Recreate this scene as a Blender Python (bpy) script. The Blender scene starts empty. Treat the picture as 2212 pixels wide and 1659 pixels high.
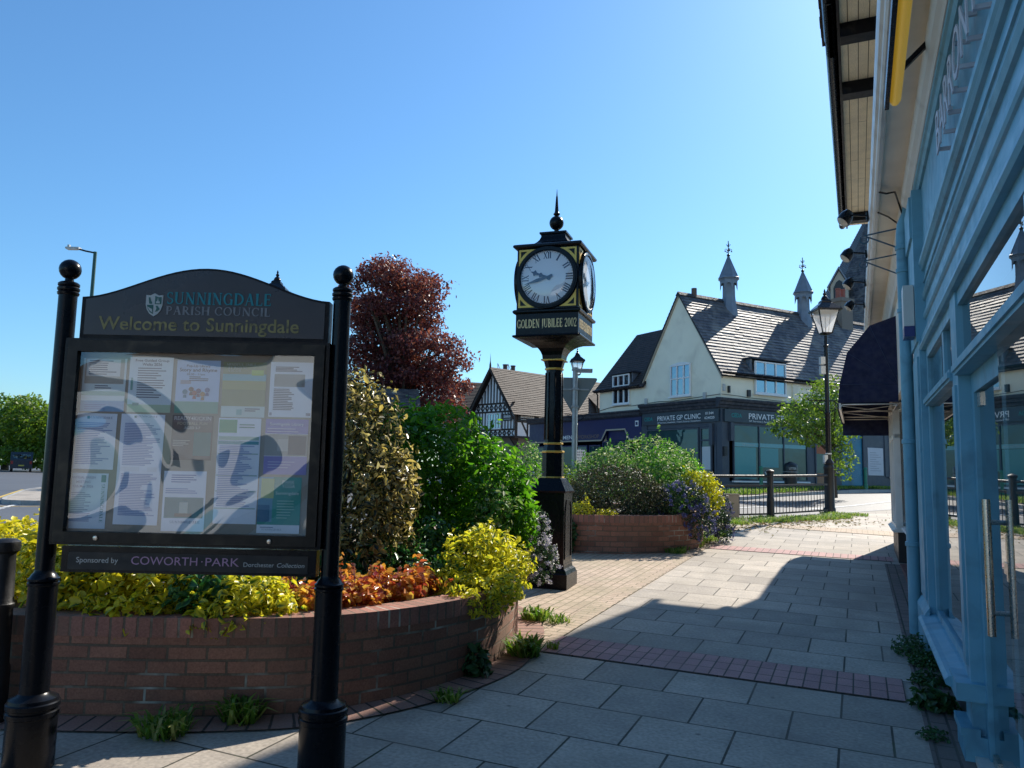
import bpy, bmesh, math, random
import numpy as np
from mathutils import Vector, Matrix

# ---------------------------------------------------------------- camera, sky, sun, exposure
SC = bpy.context.scene
COL = SC.collection
EYE = 1.6
def make_camera():
    p, r = math.radians(6.3), math.radians(1.2)
    fw = Vector((0, math.cos(p), math.sin(p))); r0 = Vector((1, 0, 0)); u0 = r0.cross(fw)
    right = math.cos(r)*r0 + math.sin(r)*u0; up = -math.sin(r)*r0 + math.cos(r)*u0
    cd = bpy.data.cameras.new('camera'); cd.sensor_width = 36; cd.lens = 36*1661/2212
    cd.clip_start = .05; cd.clip_end = 2000
    co = bpy.data.objects.new('camera', cd); COL.objects.link(co)
    m = Matrix((right, up, -fw)).transposed().to_4x4(); m.translation = (0, 0, EYE)
    co.matrix_world = m; SC.camera = co
make_camera()
SUN_AZ, SUN_EL = math.radians(37.5), math.radians(38)
W = bpy.data.worlds.new('World'); SC.world = W; W.use_nodes = True
nt = W.node_tree; nt.nodes.clear()
sky = nt.nodes.new('ShaderNodeTexSky'); sky.sky_type = 'NISHITA'; sky.sun_disc = False
sky.sun_elevation = SUN_EL; sky.sun_rotation = SUN_AZ; sky.altitude = 80; sky.air_density = 1.2; sky.dust_density = .5; sky.ozone_density = 10.
bg = nt.nodes.new('ShaderNodeBackground'); bg.inputs[1].default_value = .108
wo = nt.nodes.new('ShaderNodeOutputWorld')
tn = nt.nodes.new('ShaderNodeMix'); tn.data_type = 'RGBA'; tn.blend_type = 'MULTIPLY'; tn.inputs[0].default_value = 1; tn.inputs[7].default_value = (.85, 1.0, .96, 1)
nt.links.new(sky.outputs[0], tn.inputs[6]); nt.links.new(tn.outputs[2], bg.inputs[0]); nt.links.new(bg.outputs[0], wo.inputs[0])
sl = bpy.data.lights.new('sun', 'SUN'); sl.energy = 4.2; sl.angle = math.radians(.53); sl.color = (1, .93, .82)
so = bpy.data.objects.new('sun', sl); COL.objects.link(so)
SUNV = Vector((math.sin(SUN_AZ)*math.cos(SUN_EL), math.cos(SUN_AZ)*math.cos(SUN_EL), math.sin(SUN_EL)))
so.rotation_euler = SUNV.to_track_quat('Z', 'Y').to_euler(); so.location = SUNV*60
SC.view_settings.view_transform = 'Standard'; SC.view_settings.look = 'None'
SC.view_settings.exposure = .74; SC.view_settings.gamma = 1
SC.render.engine = 'CYCLES'
SC.cycles.max_bounces = 8; SC.cycles.transparent_max_bounces = 12

# ---------------------------------------------------------------- frames of the place
def sst(t):
    t = max(0., min(1., t)); return t*t*(3-2*t)
def hgt(x, y):                                   # the street climbs gently away from the camera
    return .03*min(y, 12+22*sst((x+6)/8))
AZ = math.radians(24.2)
U = np.array([math.sin(AZ), math.cos(AZ), 0.]); N = np.array([-U[1], U[0], 0.]); D0 = .55
ZV = np.array([0, 0, 1.])
def st(s, t, z=0.):                              # along the shop wall, out from the shop wall
    p = U*s + N*(t-D0); return np.array([p[0], p[1], z])
def gz(p): return hgt(p[0], p[1])
class Frame:
    def __init__(f, o, ex, ey, ez=(0, 0, 1)):
        f.o = np.array(o, float); f.R = np.array([ex, ey, ez], float)
    def __call__(f, v): return np.asarray(v, float).reshape(-1, 3) @ f.R + f.o
WORLD = Frame((0, 0, 0), (1, 0, 0), (0, 1, 0))
def rotframe(o, deg):
    a = math.radians(deg); return Frame(o, (math.cos(a), math.sin(a), 0), (-math.sin(a), math.cos(a), 0))

# ---------------------------------------------------------------- mesh builder
class MB:
    def __init__(m, F=WORLD): m.v, m.f, m.mi, m.sm, m.uv, m.F = [], [], [], [], [], F
    def add(m, vs, fs, mi=0, smooth=False, uv=None):
        vs = m.F(vs); b = len(m.v); m.v.extend(map(tuple, vs))
        for i, f in enumerate(fs):
            m.f.append([b+k for k in f]); m.mi.append(mi); m.sm.append(smooth)
            m.uv.append(None if uv is None else [uv[k] for k in f])
        return m
    def box(m, x0, x1, y0, y1, z0, z1, mi=0):
        if x0 > x1: x0, x1 = x1, x0
        if y0 > y1: y0, y1 = y1, y0
        if z0 > z1: z0, z1 = z1, z0
        vs = [(x, y, z) for z in (z0, z1) for y in (y0, y1) for x in (x0, x1)]
        return m.add(vs, [(0, 2, 3, 1), (4, 5, 7, 6), (0, 1, 5, 4), (2, 6, 7, 3), (0, 4, 6, 2), (1, 3, 7, 5)], mi)
    def bar(m, a, b, w, h=None, mi=0, up=(0, 0, 1)):         # square bar between two points
        h = h or w; a, b = np.array(a, float), np.array(b, float); d = b-a; L = np.linalg.norm(d); d /= L
        s = np.cross(d, up)
        if np.linalg.norm(s) < 1e-4: s = np.cross(d, (1, 0, 0))
        s /= np.linalg.norm(s); t = np.cross(s, d)
        vs = [p+s*i*w/2+t*j*h/2 for p in (a, b) for j in (-1, 1) for i in (-1, 1)]
        return m.add(vs, [(0, 1, 3, 2), (4, 6, 7, 5), (0, 4, 5, 1), (2, 3, 7, 6), (0, 2, 6, 4), (1, 5, 7, 3)], mi)
    def tube(m, pts, r, seg=10, mi=0, cap=True):
        pts = [np.array(p, float) for p in pts]; n = len(pts)
        rs = r if hasattr(r, '__len__') else [r]*n
        vs, fs = [], []; pu = None
        for i, p in enumerate(pts):
            d = pts[min(i+1, n-1)]-pts[max(i-1, 0)]; d /= np.linalg.norm(d)+1e-9
            if pu is None: pu = np.cross(d, (0, 0, 1)) if abs(d[2]) < .9 else np.cross(d, (1, 0, 0))
            a = pu-d*(pu@d); a /= np.linalg.norm(a)+1e-9; b = np.cross(d, a); pu = a
            for k in range(seg):
                q = 2*math.pi*k/seg; vs.append(p+rs[i]*(a*math.cos(q)+b*math.sin(q)))
        for i in range(n-1):
            for k in range(seg):
                k2 = (k+1) % seg; fs.append((i*seg+k, i*seg+k2, (i+1)*seg+k2, (i+1)*seg+k))
        m.add(vs, fs, mi, True)
        if cap: m.add(vs[:seg], [tuple(range(seg))[::-1]], mi); m.add(vs[-seg:], [tuple(range(seg))], mi)
        return m
    def lathe(m, prof, c=(0, 0, 0), seg=24, mi=0, rot=0., smooth=True, sx=1, sy=1):
        c = np.array(c, float); vs, fs = [], []
        for r, z in prof:
            for k in range(seg):
                q = rot+2*math.pi*k/seg; vs.append(c+np.array([r*math.cos(q)*sx, r*math.sin(q)*sy, z]))
        for i in range(len(prof)-1):
            for k in range(seg):
                k2 = (k+1) % seg; fs.append((i*seg+k, i*seg+k2, (i+1)*seg+k2, (i+1)*seg+k))
        m.add(vs, fs, mi, smooth)
        if prof[0][0] > 1e-4: m.add(vs[:seg], [tuple(range(seg))[::-1]], mi)
        if prof[-1][0] > 1e-4: m.add(vs[-seg:], [tuple(range(seg))], mi)
        return m
    def square(m, prof, c=(0, 0, 0), mi=0):                    # square section stacked by (half width, z)
        return m.lathe([(r*math.sqrt(2), z) for r, z in prof], c, 4, mi, math.pi/4, False)
    def ball(m, c, r, seg=20, mi=0, sz=1):
        return m.lathe([(max(1e-5, r*math.sin(math.pi*i/10)), -r*sz*math.cos(math.pi*i/10)) for i in range(11)], c, seg, mi)
    def prism(m, poly, o, ea, eb, en, d0, d1, mi=0, uv=False):    # polygon in plane (o, ea, eb), from d0 to d1 along en
        o, ea, eb, en = (np.array(q, float) for q in (o, ea, eb, en)); n = len(poly)
        A = [o+ea*a+eb*b+en*d0 for a, b in poly]; B = [o+ea*a+eb*b+en*d1 for a, b in poly]
        L = [0.]
        for i in range(n): L.append(L[-1]+math.hypot(poly[(i+1) % n][0]-poly[i][0], poly[(i+1) % n][1]-poly[i][1]))
        m.add(B, [tuple(range(n))], mi, uv=list(poly)); m.add(A, [tuple(range(n))[::-1]], mi, uv=list(poly))
        for i in range(n):
            j = (i+1) % n; m.add([A[i], A[j], B[j], B[i]], [(0, 1, 2, 3)], mi, uv=[(L[i], d0), (L[i+1], d0), (L[i+1], d1), (L[i], d1)])
        return m
    def extrude(m, prof, s0, s1, mi=0, uv=True, close=True):      # profile (y, z) swept along local x
        n = len(prof); A = [(s0, y, z) for y, z in prof]; B = [(s1, y, z) for y, z in prof]; k = 0.
        for i in range(n if close else n-1):
            j = (i+1) % n; l = math.hypot(prof[j][0]-prof[i][0], prof[j][1]-prof[i][1])
            m.add([A[i], B[i], B[j], A[j]], [(0, 1, 2, 3)], mi, uv=[(s0, k), (s1, k), (s1, k+l), (s0, k+l)]); k += l
        if close: m.add(A, [tuple(range(n))[::-1]], mi); m.add(B, [tuple(range(n))], mi)
        return m
    def build(m, name, mats, parent=None, loc=None, local=False):
        mats = mats if isinstance(mats, (list, tuple)) else [mats]
        vs = np.array(m.v, float).reshape(-1, 3)
        if parent is not None and not local: vs = vs-np.array(root_loc(parent))
        elif loc is not None: vs = vs-np.array(loc, float)
        me = bpy.data.meshes.new(name); me.from_pydata(vs.tolist(), [], m.f)
        for a in mats: me.materials.append(a)
        if any(u is not None for u in m.uv):
            L = me.uv_layers.new(name='UVMap'); i = 0
            for f, u in zip(m.f, m.uv):
                for k in range(len(f)):
                    L.data[i].uv = u[k] if u is not None else (0, 0); i += 1
        me.polygons.foreach_set('material_index', m.mi); me.polygons.foreach_set('use_smooth', m.sm)
        bm = bmesh.new(); bm.from_mesh(me)
        if len(bm.faces) < 60000 and not getattr(m, 'raw', False): bmesh.ops.remove_doubles(bm, verts=bm.verts, dist=1e-5); bmesh.ops.recalc_face_normals(bm, faces=bm.faces)
        bm.to_mesh(me); bm.free()
        if any(m.sm):
            me.update()
        o = bpy.data.objects.new(name, me); COL.objects.link(o)
        if parent is not None: o.parent = parent
        elif loc is not None: o.location = loc
        if any(m.sm): sharp(me)
        return o
def sharp(me, ang=math.radians(38)):
    bm = bmesh.new(); bm.from_mesh(me)
    for e in bm.edges:
        if len(e.link_faces) == 2 and e.calc_face_angle(0) > ang: e.smooth = False
    bm.to_mesh(me); bm.free()
def root_loc(o):
    l = Vector((0, 0, 0))
    while o is not None: l = l+o.location; o = o.parent
    return l
def tag(o, label=None, cat=None, group=None, kind=None):
    if label: o['label'] = label
    if cat: o['category'] = cat
    if group: o['group'] = group
    if kind: o['kind'] = kind
    return o
def thing(name, label, cat, loc=(0, 0, 0), group=None):
    o = bpy.data.objects.new(name, None); COL.objects.link(o); o.location = loc; o.empty_display_size = .2
    return tag(o, label, cat, group)
def copy_tree(o, parent=None):
    c = o.copy(); COL.objects.link(c); c.parent = parent
    for ch in list(o.children): copy_tree(ch, c)
    return c

# ---------------------------------------------------------------- text
_tc = {}
def text2d(s, h=1., sx=1., align='CENTER', bold=0.):
    key = (s, bold)
    if key not in _tc:
        cu = bpy.data.curves.new('t', 'FONT'); cu.body = s; cu.size = 1; cu.resolution_u = 3; cu.offset = bold
        ob = bpy.data.objects.new('t', cu); COL.objects.link(ob)
        dg = bpy.context.evaluated_depsgraph_get(); dg.update()
        me = ob.evaluated_get(dg).to_mesh()
        vs = np.array([v.co[:] for v in me.vertices]).reshape(-1, 3)[:, :2]; fs = [tuple(p.vertices) for p in me.polygons]
        ob.evaluated_get(dg).to_mesh_clear(); bpy.data.objects.remove(ob); bpy.data.curves.remove(cu)
        _tc[key] = (vs, fs)
    vs, fs = _tc[key]; vs = vs.copy()
    vs *= h/.7                                    # h is the cap height
    x0, x1 = vs[:, 0].min(), vs[:, 0].max()
    vs[:, 0] -= {'CENTER': (x0+x1)/2, 'LEFT': x0, 'RIGHT': x1}[align]; vs[:, 0] *= sx
    return vs, fs
def put2d(mb, vs, fs, o, ex, ey, mi=0):
    o, ex, ey = (np.array(q, float) for q in (o, ex, ey))
    mb.add([o+ex*a+ey*b for a, b in vs], fs, mi)
def put_text(mb, s, o, ex, ey, h, width=None, align='CENTER', mi=0, sx=1., bold=0.):
    vs, fs = text2d(s, h, sx, align, bold)
    if width: vs[:, 0] *= width/(vs[:, 0].max()-vs[:, 0].min())
    put2d(mb, vs, fs, o, ex, ey, mi)
# roman capitals with thick and thin strokes and serifs: (x0,y0,x1,y1,w) strokes and ('a',cx,cy,rx,ry,a0,a1,w) arcs
_k, _n = .15, .06
def _S(x, y=0, w=.26): return (x-w/2, y+.025, x+w/2, y+.025, .05)
def _T(x, w=.26): return _S(x, .95, w)
GL = {
 'I': (.32, [(.16, 0, .16, 1, _k), _S(.16), _T(.16)]),
 'V': (.8, [(.14, 1, .42, 0, _k), (.66, 1, .43, .03, _n), _T(.14), _T(.66, .2)]),
 'X': (.8, [(.12, 1, .68, 0, _k), (.66, 1, .14, 0, _n), _S(.14, 0, .2), _S(.68), _T(.12), _T(.66, .2)]),
 'A': (.82, [(.4, 1, .13, 0, _n), (.4, 1, .68, 0, _k), (.24, .35, .56, .35, _n), _S(.12, 0, .2), _S(.68)]),
 'B': (.68, [(.16, 0, .16, 1, _k), ('a', .2, .74, .3, .235, -90, 90, .1), ('a', .2, .26, .38, .235, -90, 90, .12), _S(.14, 0, .2), _S(.14, .95, .2)]),
 'C': (.78, [('a', .42, .5, .33, .465, 40, 320, .12), (.68, .68, .68, .95, .05)]),
 'D': (.84, [(.16, 0, .16, 1, _k), ('a', .24, .5, .5, .47, -90, 90, .13), _S(.14, 0, .2), _S(.14, .95, .2)]),
 'E': (.64, [(.16, 0, .16, 1, _k), (.1, .97, .56, .97, _n), (.16, .52, .48, .52, _n), (.1, .03, .58, .03, _n), (.55, .8, .55, 1, .05), (.57, 0, .57, .22, .05), (.48, .42, .48, .62, .04)]),
 'G': (.84, [('a', .42, .5, .33, .465, 40, 330, .12), (.7, 0, .7, .45, .13), (.56, .45, .8, .45, .05), (.68, .72, .68, .95, .05)]),
 'H': (.84, [(.16, 0, .16, 1, _k), (.68, 0, .68, 1, _k), (.16, .5, .68, .5, _n), _S(.16), _T(.16), _S(.68), _T(.68)]),
 'J': (.44, [(.24, .12, .24, 1, _k), ('a', .1, .12, .14, .22, 270, 360, .08), _T(.24)]),
 'K': (.8, [(.16, 0, .16, 1, _k), (.64, 1, .2, .45, _n), (.3, .56, .68, 0, _k), _S(.16), _T(.16), _S(.7)]),
 'L': (.64, [(.16, 0, .16, 1, _k), (.1, .03, .56, .03, _n), (.57, 0, .57, .25, .05), _T(.16)]),
 'M': (1.0, [(.16, 0, .16, 1, _n), (.16, 1, .5, .1, _k), (.84, 1, .51, .1, _n), (.84, 0, .84, 1, _k), _S(.16, 0, .22), _S(.84)]),
 'F': (.6, [(.16, 0, .16, 1, _k), (.1, .97, .56, .97, _n), (.16, .52, .46, .52, _n), (.55, .8, .55, 1, .05), _S(.16)]),
 'N': (.88, [(.16, 0, .16, 1, _n), (.14, 1, .72, 0, _k), (.72, 0, .72, 1, _n), _S(.16, 0, .22), _T(.72, .22), _T(.12, .14)]),
 'O': (.86, [('a', .43, .5, .34, .465, 0, 360, .12)]),
 'P': (.66, [(.16, 0, .16, 1, _k), ('a', .2, .71, .36, .265, -90, 90, .11), _S(.16), _S(.14, .95, .2)]),
 'Q': (.86, [('a', .43, .5, .34, .465, 0, 360, .12), (.45, .08, .78, -.18, .1)]),
 'R': (.78, [(.16, 0, .16, 1, _k), ('a', .2, .73, .34, .245, -90, 90, .11), (.34, .48, .68, 0, _k), _S(.16), _S(.7, 0, .18), _S(.14, .95, .2)]),
 'S': (.6, [('a', .3, .73, .2, .235, 30, 250, .1), ('a', .3, .25, .22, .215, -150, 100, .11), (.3, .5, .26, .5, .12), (.5, .74, .5, .95, .04), (.09, .05, .09, .27, .04)]),
 'T': (.72, [(.35, 0, .35, 1, _k), (.05, .97, .65, .97, _n), (.06, .76, .06, 1, .05), (.64, .76, .64, 1, .05), _S(.35)]),
 'U': (.84, [(.16, .32, .16, 1, _k), (.68, .32, .68, 1, _n), ('a', .42, .32, .26, .29, 180, 360, .1), _T(.16), _T(.68, .2)]),
 'W': (1.1, [(.12, 1, .36, 0, _k), (.56, .9, .37, .03, _n), (.54, 1, .78, 0, _k), (.98, 1, .79, .03, _n), _T(.12), _T(.98, .2)]),
 'Z': (.68, [(.08, .97, .6, .97, _n), (.58, 1, .1, 0, _k), (.06, .03, .62, .03, _n), (.07, .76, .07, 1, .05), (.61, 0, .61, .25, .05)]),
 'Y': (.76, [(.12, 1, .38, .45, _k), (.64, 1, .38, .45, _n), (.38, 0, .38, .5, _k), _S(.38), _T(.12, .22), _T(.64, .2)]),
 '0': (.6, [('a', .3, .5, .22, .465, 0, 360, .1)]),
 '2': (.6, [('a', .28, .72, .2, .25, -30, 170, .1), (.44, .6, .1, .05, .08), (.06, .05, .54, .05, .1)]),
 ' ': (.34, []),
}
def serif2d(s, wk=1.):
    vs, fs, x = [], [], 0.; d = 0
    def quad(p): vs.extend(p); fs.append((len(vs)-4, len(vs)-3, len(vs)-2, len(vs)-1))
    for ch in s:
        w, st_ = GL[ch]
        for q in st_:
            if q[0] == 'a':
                _, cx, cy, rx, ry, a0, a1, wd = q; wd *= wk; n = max(4, int(abs(a1-a0)/18))
                for i in range(n):
                    pp = []
                    for a in (a0+(a1-a0)*i/n, a0+(a1-a0)*(i+1)/n):
                        c_, s_ = math.cos(math.radians(a)), math.sin(math.radians(a)); ww = wd*(.45+.55*abs(c_))
                        pp.append(((x+cx+(rx-ww/2)*c_, cy+(ry-ww/2)*s_), (x+cx+(rx+ww/2)*c_, cy+(ry+ww/2)*s_)))
                    quad([pp[0][0], pp[0][1], pp[1][1], pp[1][0]])
            else:
                x0, y0, x1, y1, wd = q; wd *= wk; dx, dy = x1-x0, y1-y0
                if abs(dx) > abs(dy)*3: px, py = 0, wd/2
                else: px, py = wd/2, 0
                quad([(x+x0-px, y0-py), (x+x0+px, y0+py), (x+x1+px, y1+py), (x+x1-px, y1-py)] if px else
                     [(x+x0, y0-py), (x+x1, y1-py), (x+x1, y1+py), (x+x0, y0+py)])
        x += w+.06
    return np.array(vs, float).reshape(-1, 2), fs, x-.06
def put_serif(mb, s, o, ex, ey, h, width=None, mi=0, align='CENTER', en=None, rot=0., wk=1.):
    vs, fs, w = serif2d(s, wk); sc = width/w if width else h
    vs = vs-np.array([{'CENTER': w/2, 'LEFT': 0, 'RIGHT': w}[align], .5 if rot is not None and align == 'MID' else 0])
    vs = vs*np.array([sc, h])
    if rot: c_, s_ = math.cos(rot), math.sin(rot); vs = (vs-[0, h/2]) @ np.array([[c_, s_], [-s_, c_]])
    o, ex, ey = (np.array(q, float) for q in (o, ex, ey)); nn = np.cross(ex, ey)
    for i, f in enumerate(fs): mb.add([o+ex*vs[k][0]+ey*vs[k][1]+nn*(i % 9)*.00012 for k in f], [(0, 1, 2, 3)], mi)

# ---------------------------------------------------------------- materials
def newmat(name):
    m = bpy.data.materials.new(name); m.use_nodes = True; n = m.node_tree; b = n.nodes['Principled BSDF']; return m, n, b
def lk(n, a, b): n.links.new(a, b)
def mixcol(n, fac, a, b, blend='MIX'):
    x = n.nodes.new('ShaderNodeMix'); x.data_type = 'RGBA'; x.blend_type = blend
    for i, q in ((0, fac), (6, a), (7, b)):
        if hasattr(q, 'type'): lk(n, q, x.inputs[i])
        elif i: x.inputs[i].default_value = (*q, 1)
        else: x.inputs[i].default_value = q
    return x.outputs[2]
def noise(n, scale, detail=4, co=None, dist=0.):
    t = n.nodes.new('ShaderNodeTexNoise'); t.inputs['Scale'].default_value = scale; t.inputs['Detail'].default_value = detail; t.inputs['Distortion'].default_value = dist
    if co is None:
        tc = n.nodes.new('ShaderNodeTexCoord'); co = tc.outputs['Object']
    lk(n, co, t.inputs['Vector']); return t.outputs['Fac']
def ramp(n, fac, stops):
    r = n.nodes.new('ShaderNodeValToRGB'); e = r.color_ramp.elements
    while len(e) < len(stops): e.new(.5)
    for q, (p, c) in zip(e, stops): q.position = p; q.color = (*c, 1) if len(c) == 3 else c
    lk(n, fac, r.inputs[0]); return r.outputs[0]
def bump(n, b, h, s=.3, d=.01):
    x = n.nodes.new('ShaderNodeBump'); x.inputs['Strength'].default_value = s; x.inputs['Distance'].default_value = d
    lk(n, h, x.inputs['Height']); lk(n, x.outputs[0], b.inputs['Normal']); return x
def mul(c, k): return tuple(min(1, a*k) for a in c)
def pm(name, col, rough=.5, var=.15, scale=6., bmp=0., metal=0., spec=.5, dirt=None, dirt_amt=.5, dscale=2.):
    m, n, b = newmat(name); f = noise(n, scale, 6)
    c = mixcol(n, f, mul(col, 1-var*1.6), mul(col, 1+var*1.6))
    if dirt is not None:
        df = noise(n, dscale, 8, dist=.6); r = ramp(n, df, [(.52, (0, 0, 0)), (.72, (dirt_amt,)*3)]); c = mixcol(n, r, c, dirt)
    lk(n, c, b.inputs['Base Color'])
    b.inputs['Metallic'].default_value = metal; b.inputs['Specular IOR Level'].default_value = spec
    rr = ramp(n, noise(n, scale*2.3, 4), [(.3, (rough*.8,)*3), (.7, (min(1, rough*1.25),)*3)]); lk(n, rr, b.inputs['Roughness'])
    if bmp: bump(n, b, noise(n, scale*8, 5), bmp, .004)
    return m
def brickmat(name, c1, c2, mortar, bw, bh, ms=.01, off=.5, rough=.8, bmp=.6, sq=1, stain=None, stain_amt=.6, mvar=None, bd=.006, fine=90., warp=0., gum=0):
    m, n, b = newmat(name); uv = n.nodes.new('ShaderNodeUVMap'); co = uv.outputs[0]
    if warp:
        ns = n.nodes.new('ShaderNodeTexNoise'); ns.inputs['Scale'].default_value = 2.2; lk(n, co, ns.inputs['Vector'])
        va = n.nodes.new('ShaderNodeVectorMath'); va.operation = 'MULTIPLY_ADD'; va.inputs[1].default_value = (warp,)*3; lk(n, ns.outputs['Color'], va.inputs[0]); lk(n, co, va.inputs[2]); co = va.outputs[0]
    t = n.nodes.new('ShaderNodeTexBrick'); lk(n, co, t.inputs['Vector']); t.inputs['Scale'].default_value = 1
    t.inputs['Color1'].default_value = (*c1, 1); t.inputs['Color2'].default_value = (*c2, 1); t.inputs['Mortar'].default_value = (*mortar, 1)
    t.inputs['Brick Width'].default_value = bw; t.inputs['Row Height'].default_value = bh; t.inputs['Mortar Size'].default_value = ms
    t.inputs['Mortar Smooth'].default_value = .25; t.offset = off; t.squash = sq
    f1 = noise(n, 5., 6, co); f2 = noise(n, fine, 4, co)
    c = mixcol(n, f2, (.45, .45, .45), (1.5, 1.5, 1.5)); c = mixcol(n, 1., t.outputs['Color'], c, 'MULTIPLY')
    c2_ = mixcol(n, f1, (.72, .72, .74), (1.25, 1.24, 1.2)); c = mixcol(n, 1., c, c2_, 'MULTIPLY')
    if mvar is not None:
        mf = ramp(n, noise(n, 2.3, 5, co), [(.55, (0, 0, 0)), (.66, (1, 1, 1))]); mm = n.nodes.new('ShaderNodeMath'); mm.operation = 'MULTIPLY'
        lk(n, mf, mm.inputs[0]); lk(n, t.outputs['Fac'], mm.inputs[1]); c = mixcol(n, mm.outputs[0], c, mvar)
    if stain is not None:
        s_ = ramp(n, noise(n, 1.1, 8, co, .8), [(.48, (0, 0, 0)), (.7, (stain_amt,)*3)]); c = mixcol(n, s_, c, stain)
    if gum:
        for sc_, th_, cc_ in ((2.6, .035, (.10, .095, .085)), (3.7, .028, (.58, .55, .5)), (6.1, .03, (.07, .065, .055))):
            v = n.nodes.new('ShaderNodeTexVoronoi'); v.inputs['Scale'].default_value = sc_; lk(n, co, v.inputs['Vector'])
            r_ = ramp(n, v.outputs['Distance'], [(th_*.6, (.75, .75, .75)), (th_*1.5, (0, 0, 0))]); c = mixcol(n, r_, c, cc_)
        big = ramp(n, noise(n, .55, 7, co, 1.2), [(.5, (0, 0, 0)), (.75, (.55, .55, .55))]); c = mixcol(n, big, c, (.17, .15, .125))
    lk(n, c, b.inputs['Base Color']); b.inputs['Roughness'].default_value = rough
    mh = n.nodes.new('ShaderNodeMath'); mh.operation = 'MULTIPLY_ADD'; mh.inputs[1].default_value = -1.; lk(n, t.outputs['Fac'], mh.inputs[0])
    sc = n.nodes.new('ShaderNodeMath'); sc.operation = 'MULTIPLY'; sc.inputs[1].default_value = .35; lk(n, f2, sc.inputs[0]); lk(n, sc.outputs[0], mh.inputs[2])
    bump(n, b, mh.outputs[0], bmp, bd)
    return m
def leafmat(name, cols, edge=None, edge_w=.55, trans=.35, rough=.38, spec=.5):
    m, n, b = newmat(name); at = n.nodes.new('ShaderNodeAttribute'); at.attribute_name = 'tint'
    k = len(cols); c = ramp(n, at.outputs['Fac'], [((i+.5)/k, q) for i, q in enumerate(cols)])
    if edge is not None:
        uv = n.nodes.new('ShaderNodeUVMap'); sx = n.nodes.new('ShaderNodeSeparateXYZ'); lk(n, uv.outputs[0], sx.inputs[0])
        e = ramp(n, sx.outputs['Y'], [(edge_w-.12, (0, 0, 0)), (edge_w+.12, (1, 1, 1))]); c = mixcol(n, e, c, edge)
    lk(n, c, b.inputs['Base Color']); b.inputs['Roughness'].default_value = rough; b.inputs['Specular IOR Level'].default_value = spec
    tr = n.nodes.new('ShaderNodeBsdfTranslucent'); lk(n, mixcol(n, 1., c, (1.25, 1.3, .8), 'MULTIPLY'), tr.inputs[0])
    mx = n.nodes.new('ShaderNodeMixShader'); mx.inputs[0].default_value = trans
    out = n.nodes['Material Output']; lk(n, b.outputs[0], mx.inputs[1]); lk(n, tr.outputs[0], mx.inputs[2]); lk(n, mx.outputs[0], out.inputs[0])
    return m
def glassmat(name, tint=(.9, .95, .95), refl=.12, rough=.0, wav=0., wscale=3., through=1., graz=1., wd=2, wdist=.8):
    m, n, b = newmat(name); n.nodes.remove(b); out = n.nodes['Material Output']
    tr = n.nodes.new('ShaderNodeBsdfTransparent'); tr.inputs[0].default_value = (*mul(tint, through), 1)
    gl = n.nodes.new('ShaderNodeBsdfGlossy'); gl.inputs['Roughness'].default_value = rough
    lw = n.nodes.new('ShaderNodeFresnel'); lw.inputs[0].default_value = 1.5
    mm = n.nodes.new('ShaderNodeMath'); mm.operation = 'MULTIPLY_ADD'; mm.inputs[1].default_value = graz; mm.inputs[2].default_value = refl; mm.use_clamp = True
    mx = n.nodes.new('ShaderNodeMixShader')
    if wav:
        bp = n.nodes.new('ShaderNodeBump'); bp.inputs['Strength'].default_value = 1; bp.inputs['Distance'].default_value = wav
        lk(n, noise(n, wscale, wd, dist=wdist), bp.inputs['Height']); lk(n, bp.outputs[0], gl.inputs['Normal'])
    ge = n.nodes.new('ShaderNodeNewGeometry'); bf = n.nodes.new('ShaderNodeMath'); bf.operation = 'SUBTRACT'; bf.inputs[0].default_value = 1; lk(n, ge.outputs['Backfacing'], bf.inputs[1])
    fm = n.nodes.new('ShaderNodeMath'); fm.operation = 'MULTIPLY'; lk(n, mm.outputs[0], fm.inputs[0]); lk(n, bf.outputs[0], fm.inputs[1])
    lk(n, lw.outputs[0], mm.inputs[0]); lk(n, fm.outputs[0], mx.inputs[0]); lk(n, tr.outputs[0], mx.inputs[1]); lk(n, gl.outputs[0], mx.inputs[2]); lk(n, mx.outputs[0], out.inputs[0])
    return m
M = {}
M['black'] = pm('black_gloss_paint', (.005, .006, .009), .26, .2, 5, .05, spec=.22)
M['blackold'] = pm('weathered_black_paint', (.008, .008, .011), .36, .35, 9, .12, spec=.15, dirt=(.06, .05, .04), dirt_amt=.45, dscale=7)
M['iron'] = pm('old_cast_iron', (.007, .007, .008), .5, .4, 14, .35, spec=.4, dirt=(.022, .018, .016), dirt_amt=.5, dscale=8)
M['bronze'] = pm('bronzed_frame', (.022, .017, .013), .4, .5, 12, .1, spec=.25, dirt=(.12, .09, .06), dirt_amt=.5, dscale=7)
M['gold'] = pm('gold_paint', (.72, .46, .09), .38, .15, 10, 0, .35)
M['panelblack'] = pm('dark_sign_panel', (.028, .028, .035), .3, .3, 3, 0, dirt=(.08, .066, .056), dirt_amt=.35, dscale=3)
M['teal'] = pm('teal_lettering', (.0, .24, .28), .5, .2, 20)
M['greyletter'] = pm('grey_lettering', (.24, .24, .25), .6, .3, 25)
M['goldletter'] = pm('worn_gold_lettering', (.30, .24, .08), .5, .3, 18, dirt=(.03, .03, .03), dirt_amt=1., dscale=32)
M['pink'] = pm('pink_lettering', (.50, .29, .44), .6, .05, 20)
M['white'] = pm('white_paint', (.84, .84, .82), .5, .05, 6)
M['offwhite'] = pm('off_white_lettering', (.55, .55, .53), .5, .05, 6)
M['steel'] = pm('brushed_steel', (.55, .5, .44), .28, .1, 30, 0, 1.)
M['galv'] = pm('galvanised_steel', (.36, .38, .38), .5, .15, 14, .05, .6)
M['signback'] = pm('grey_sign_back', (.17, .2, .2), .5, .08, 4)
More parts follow.
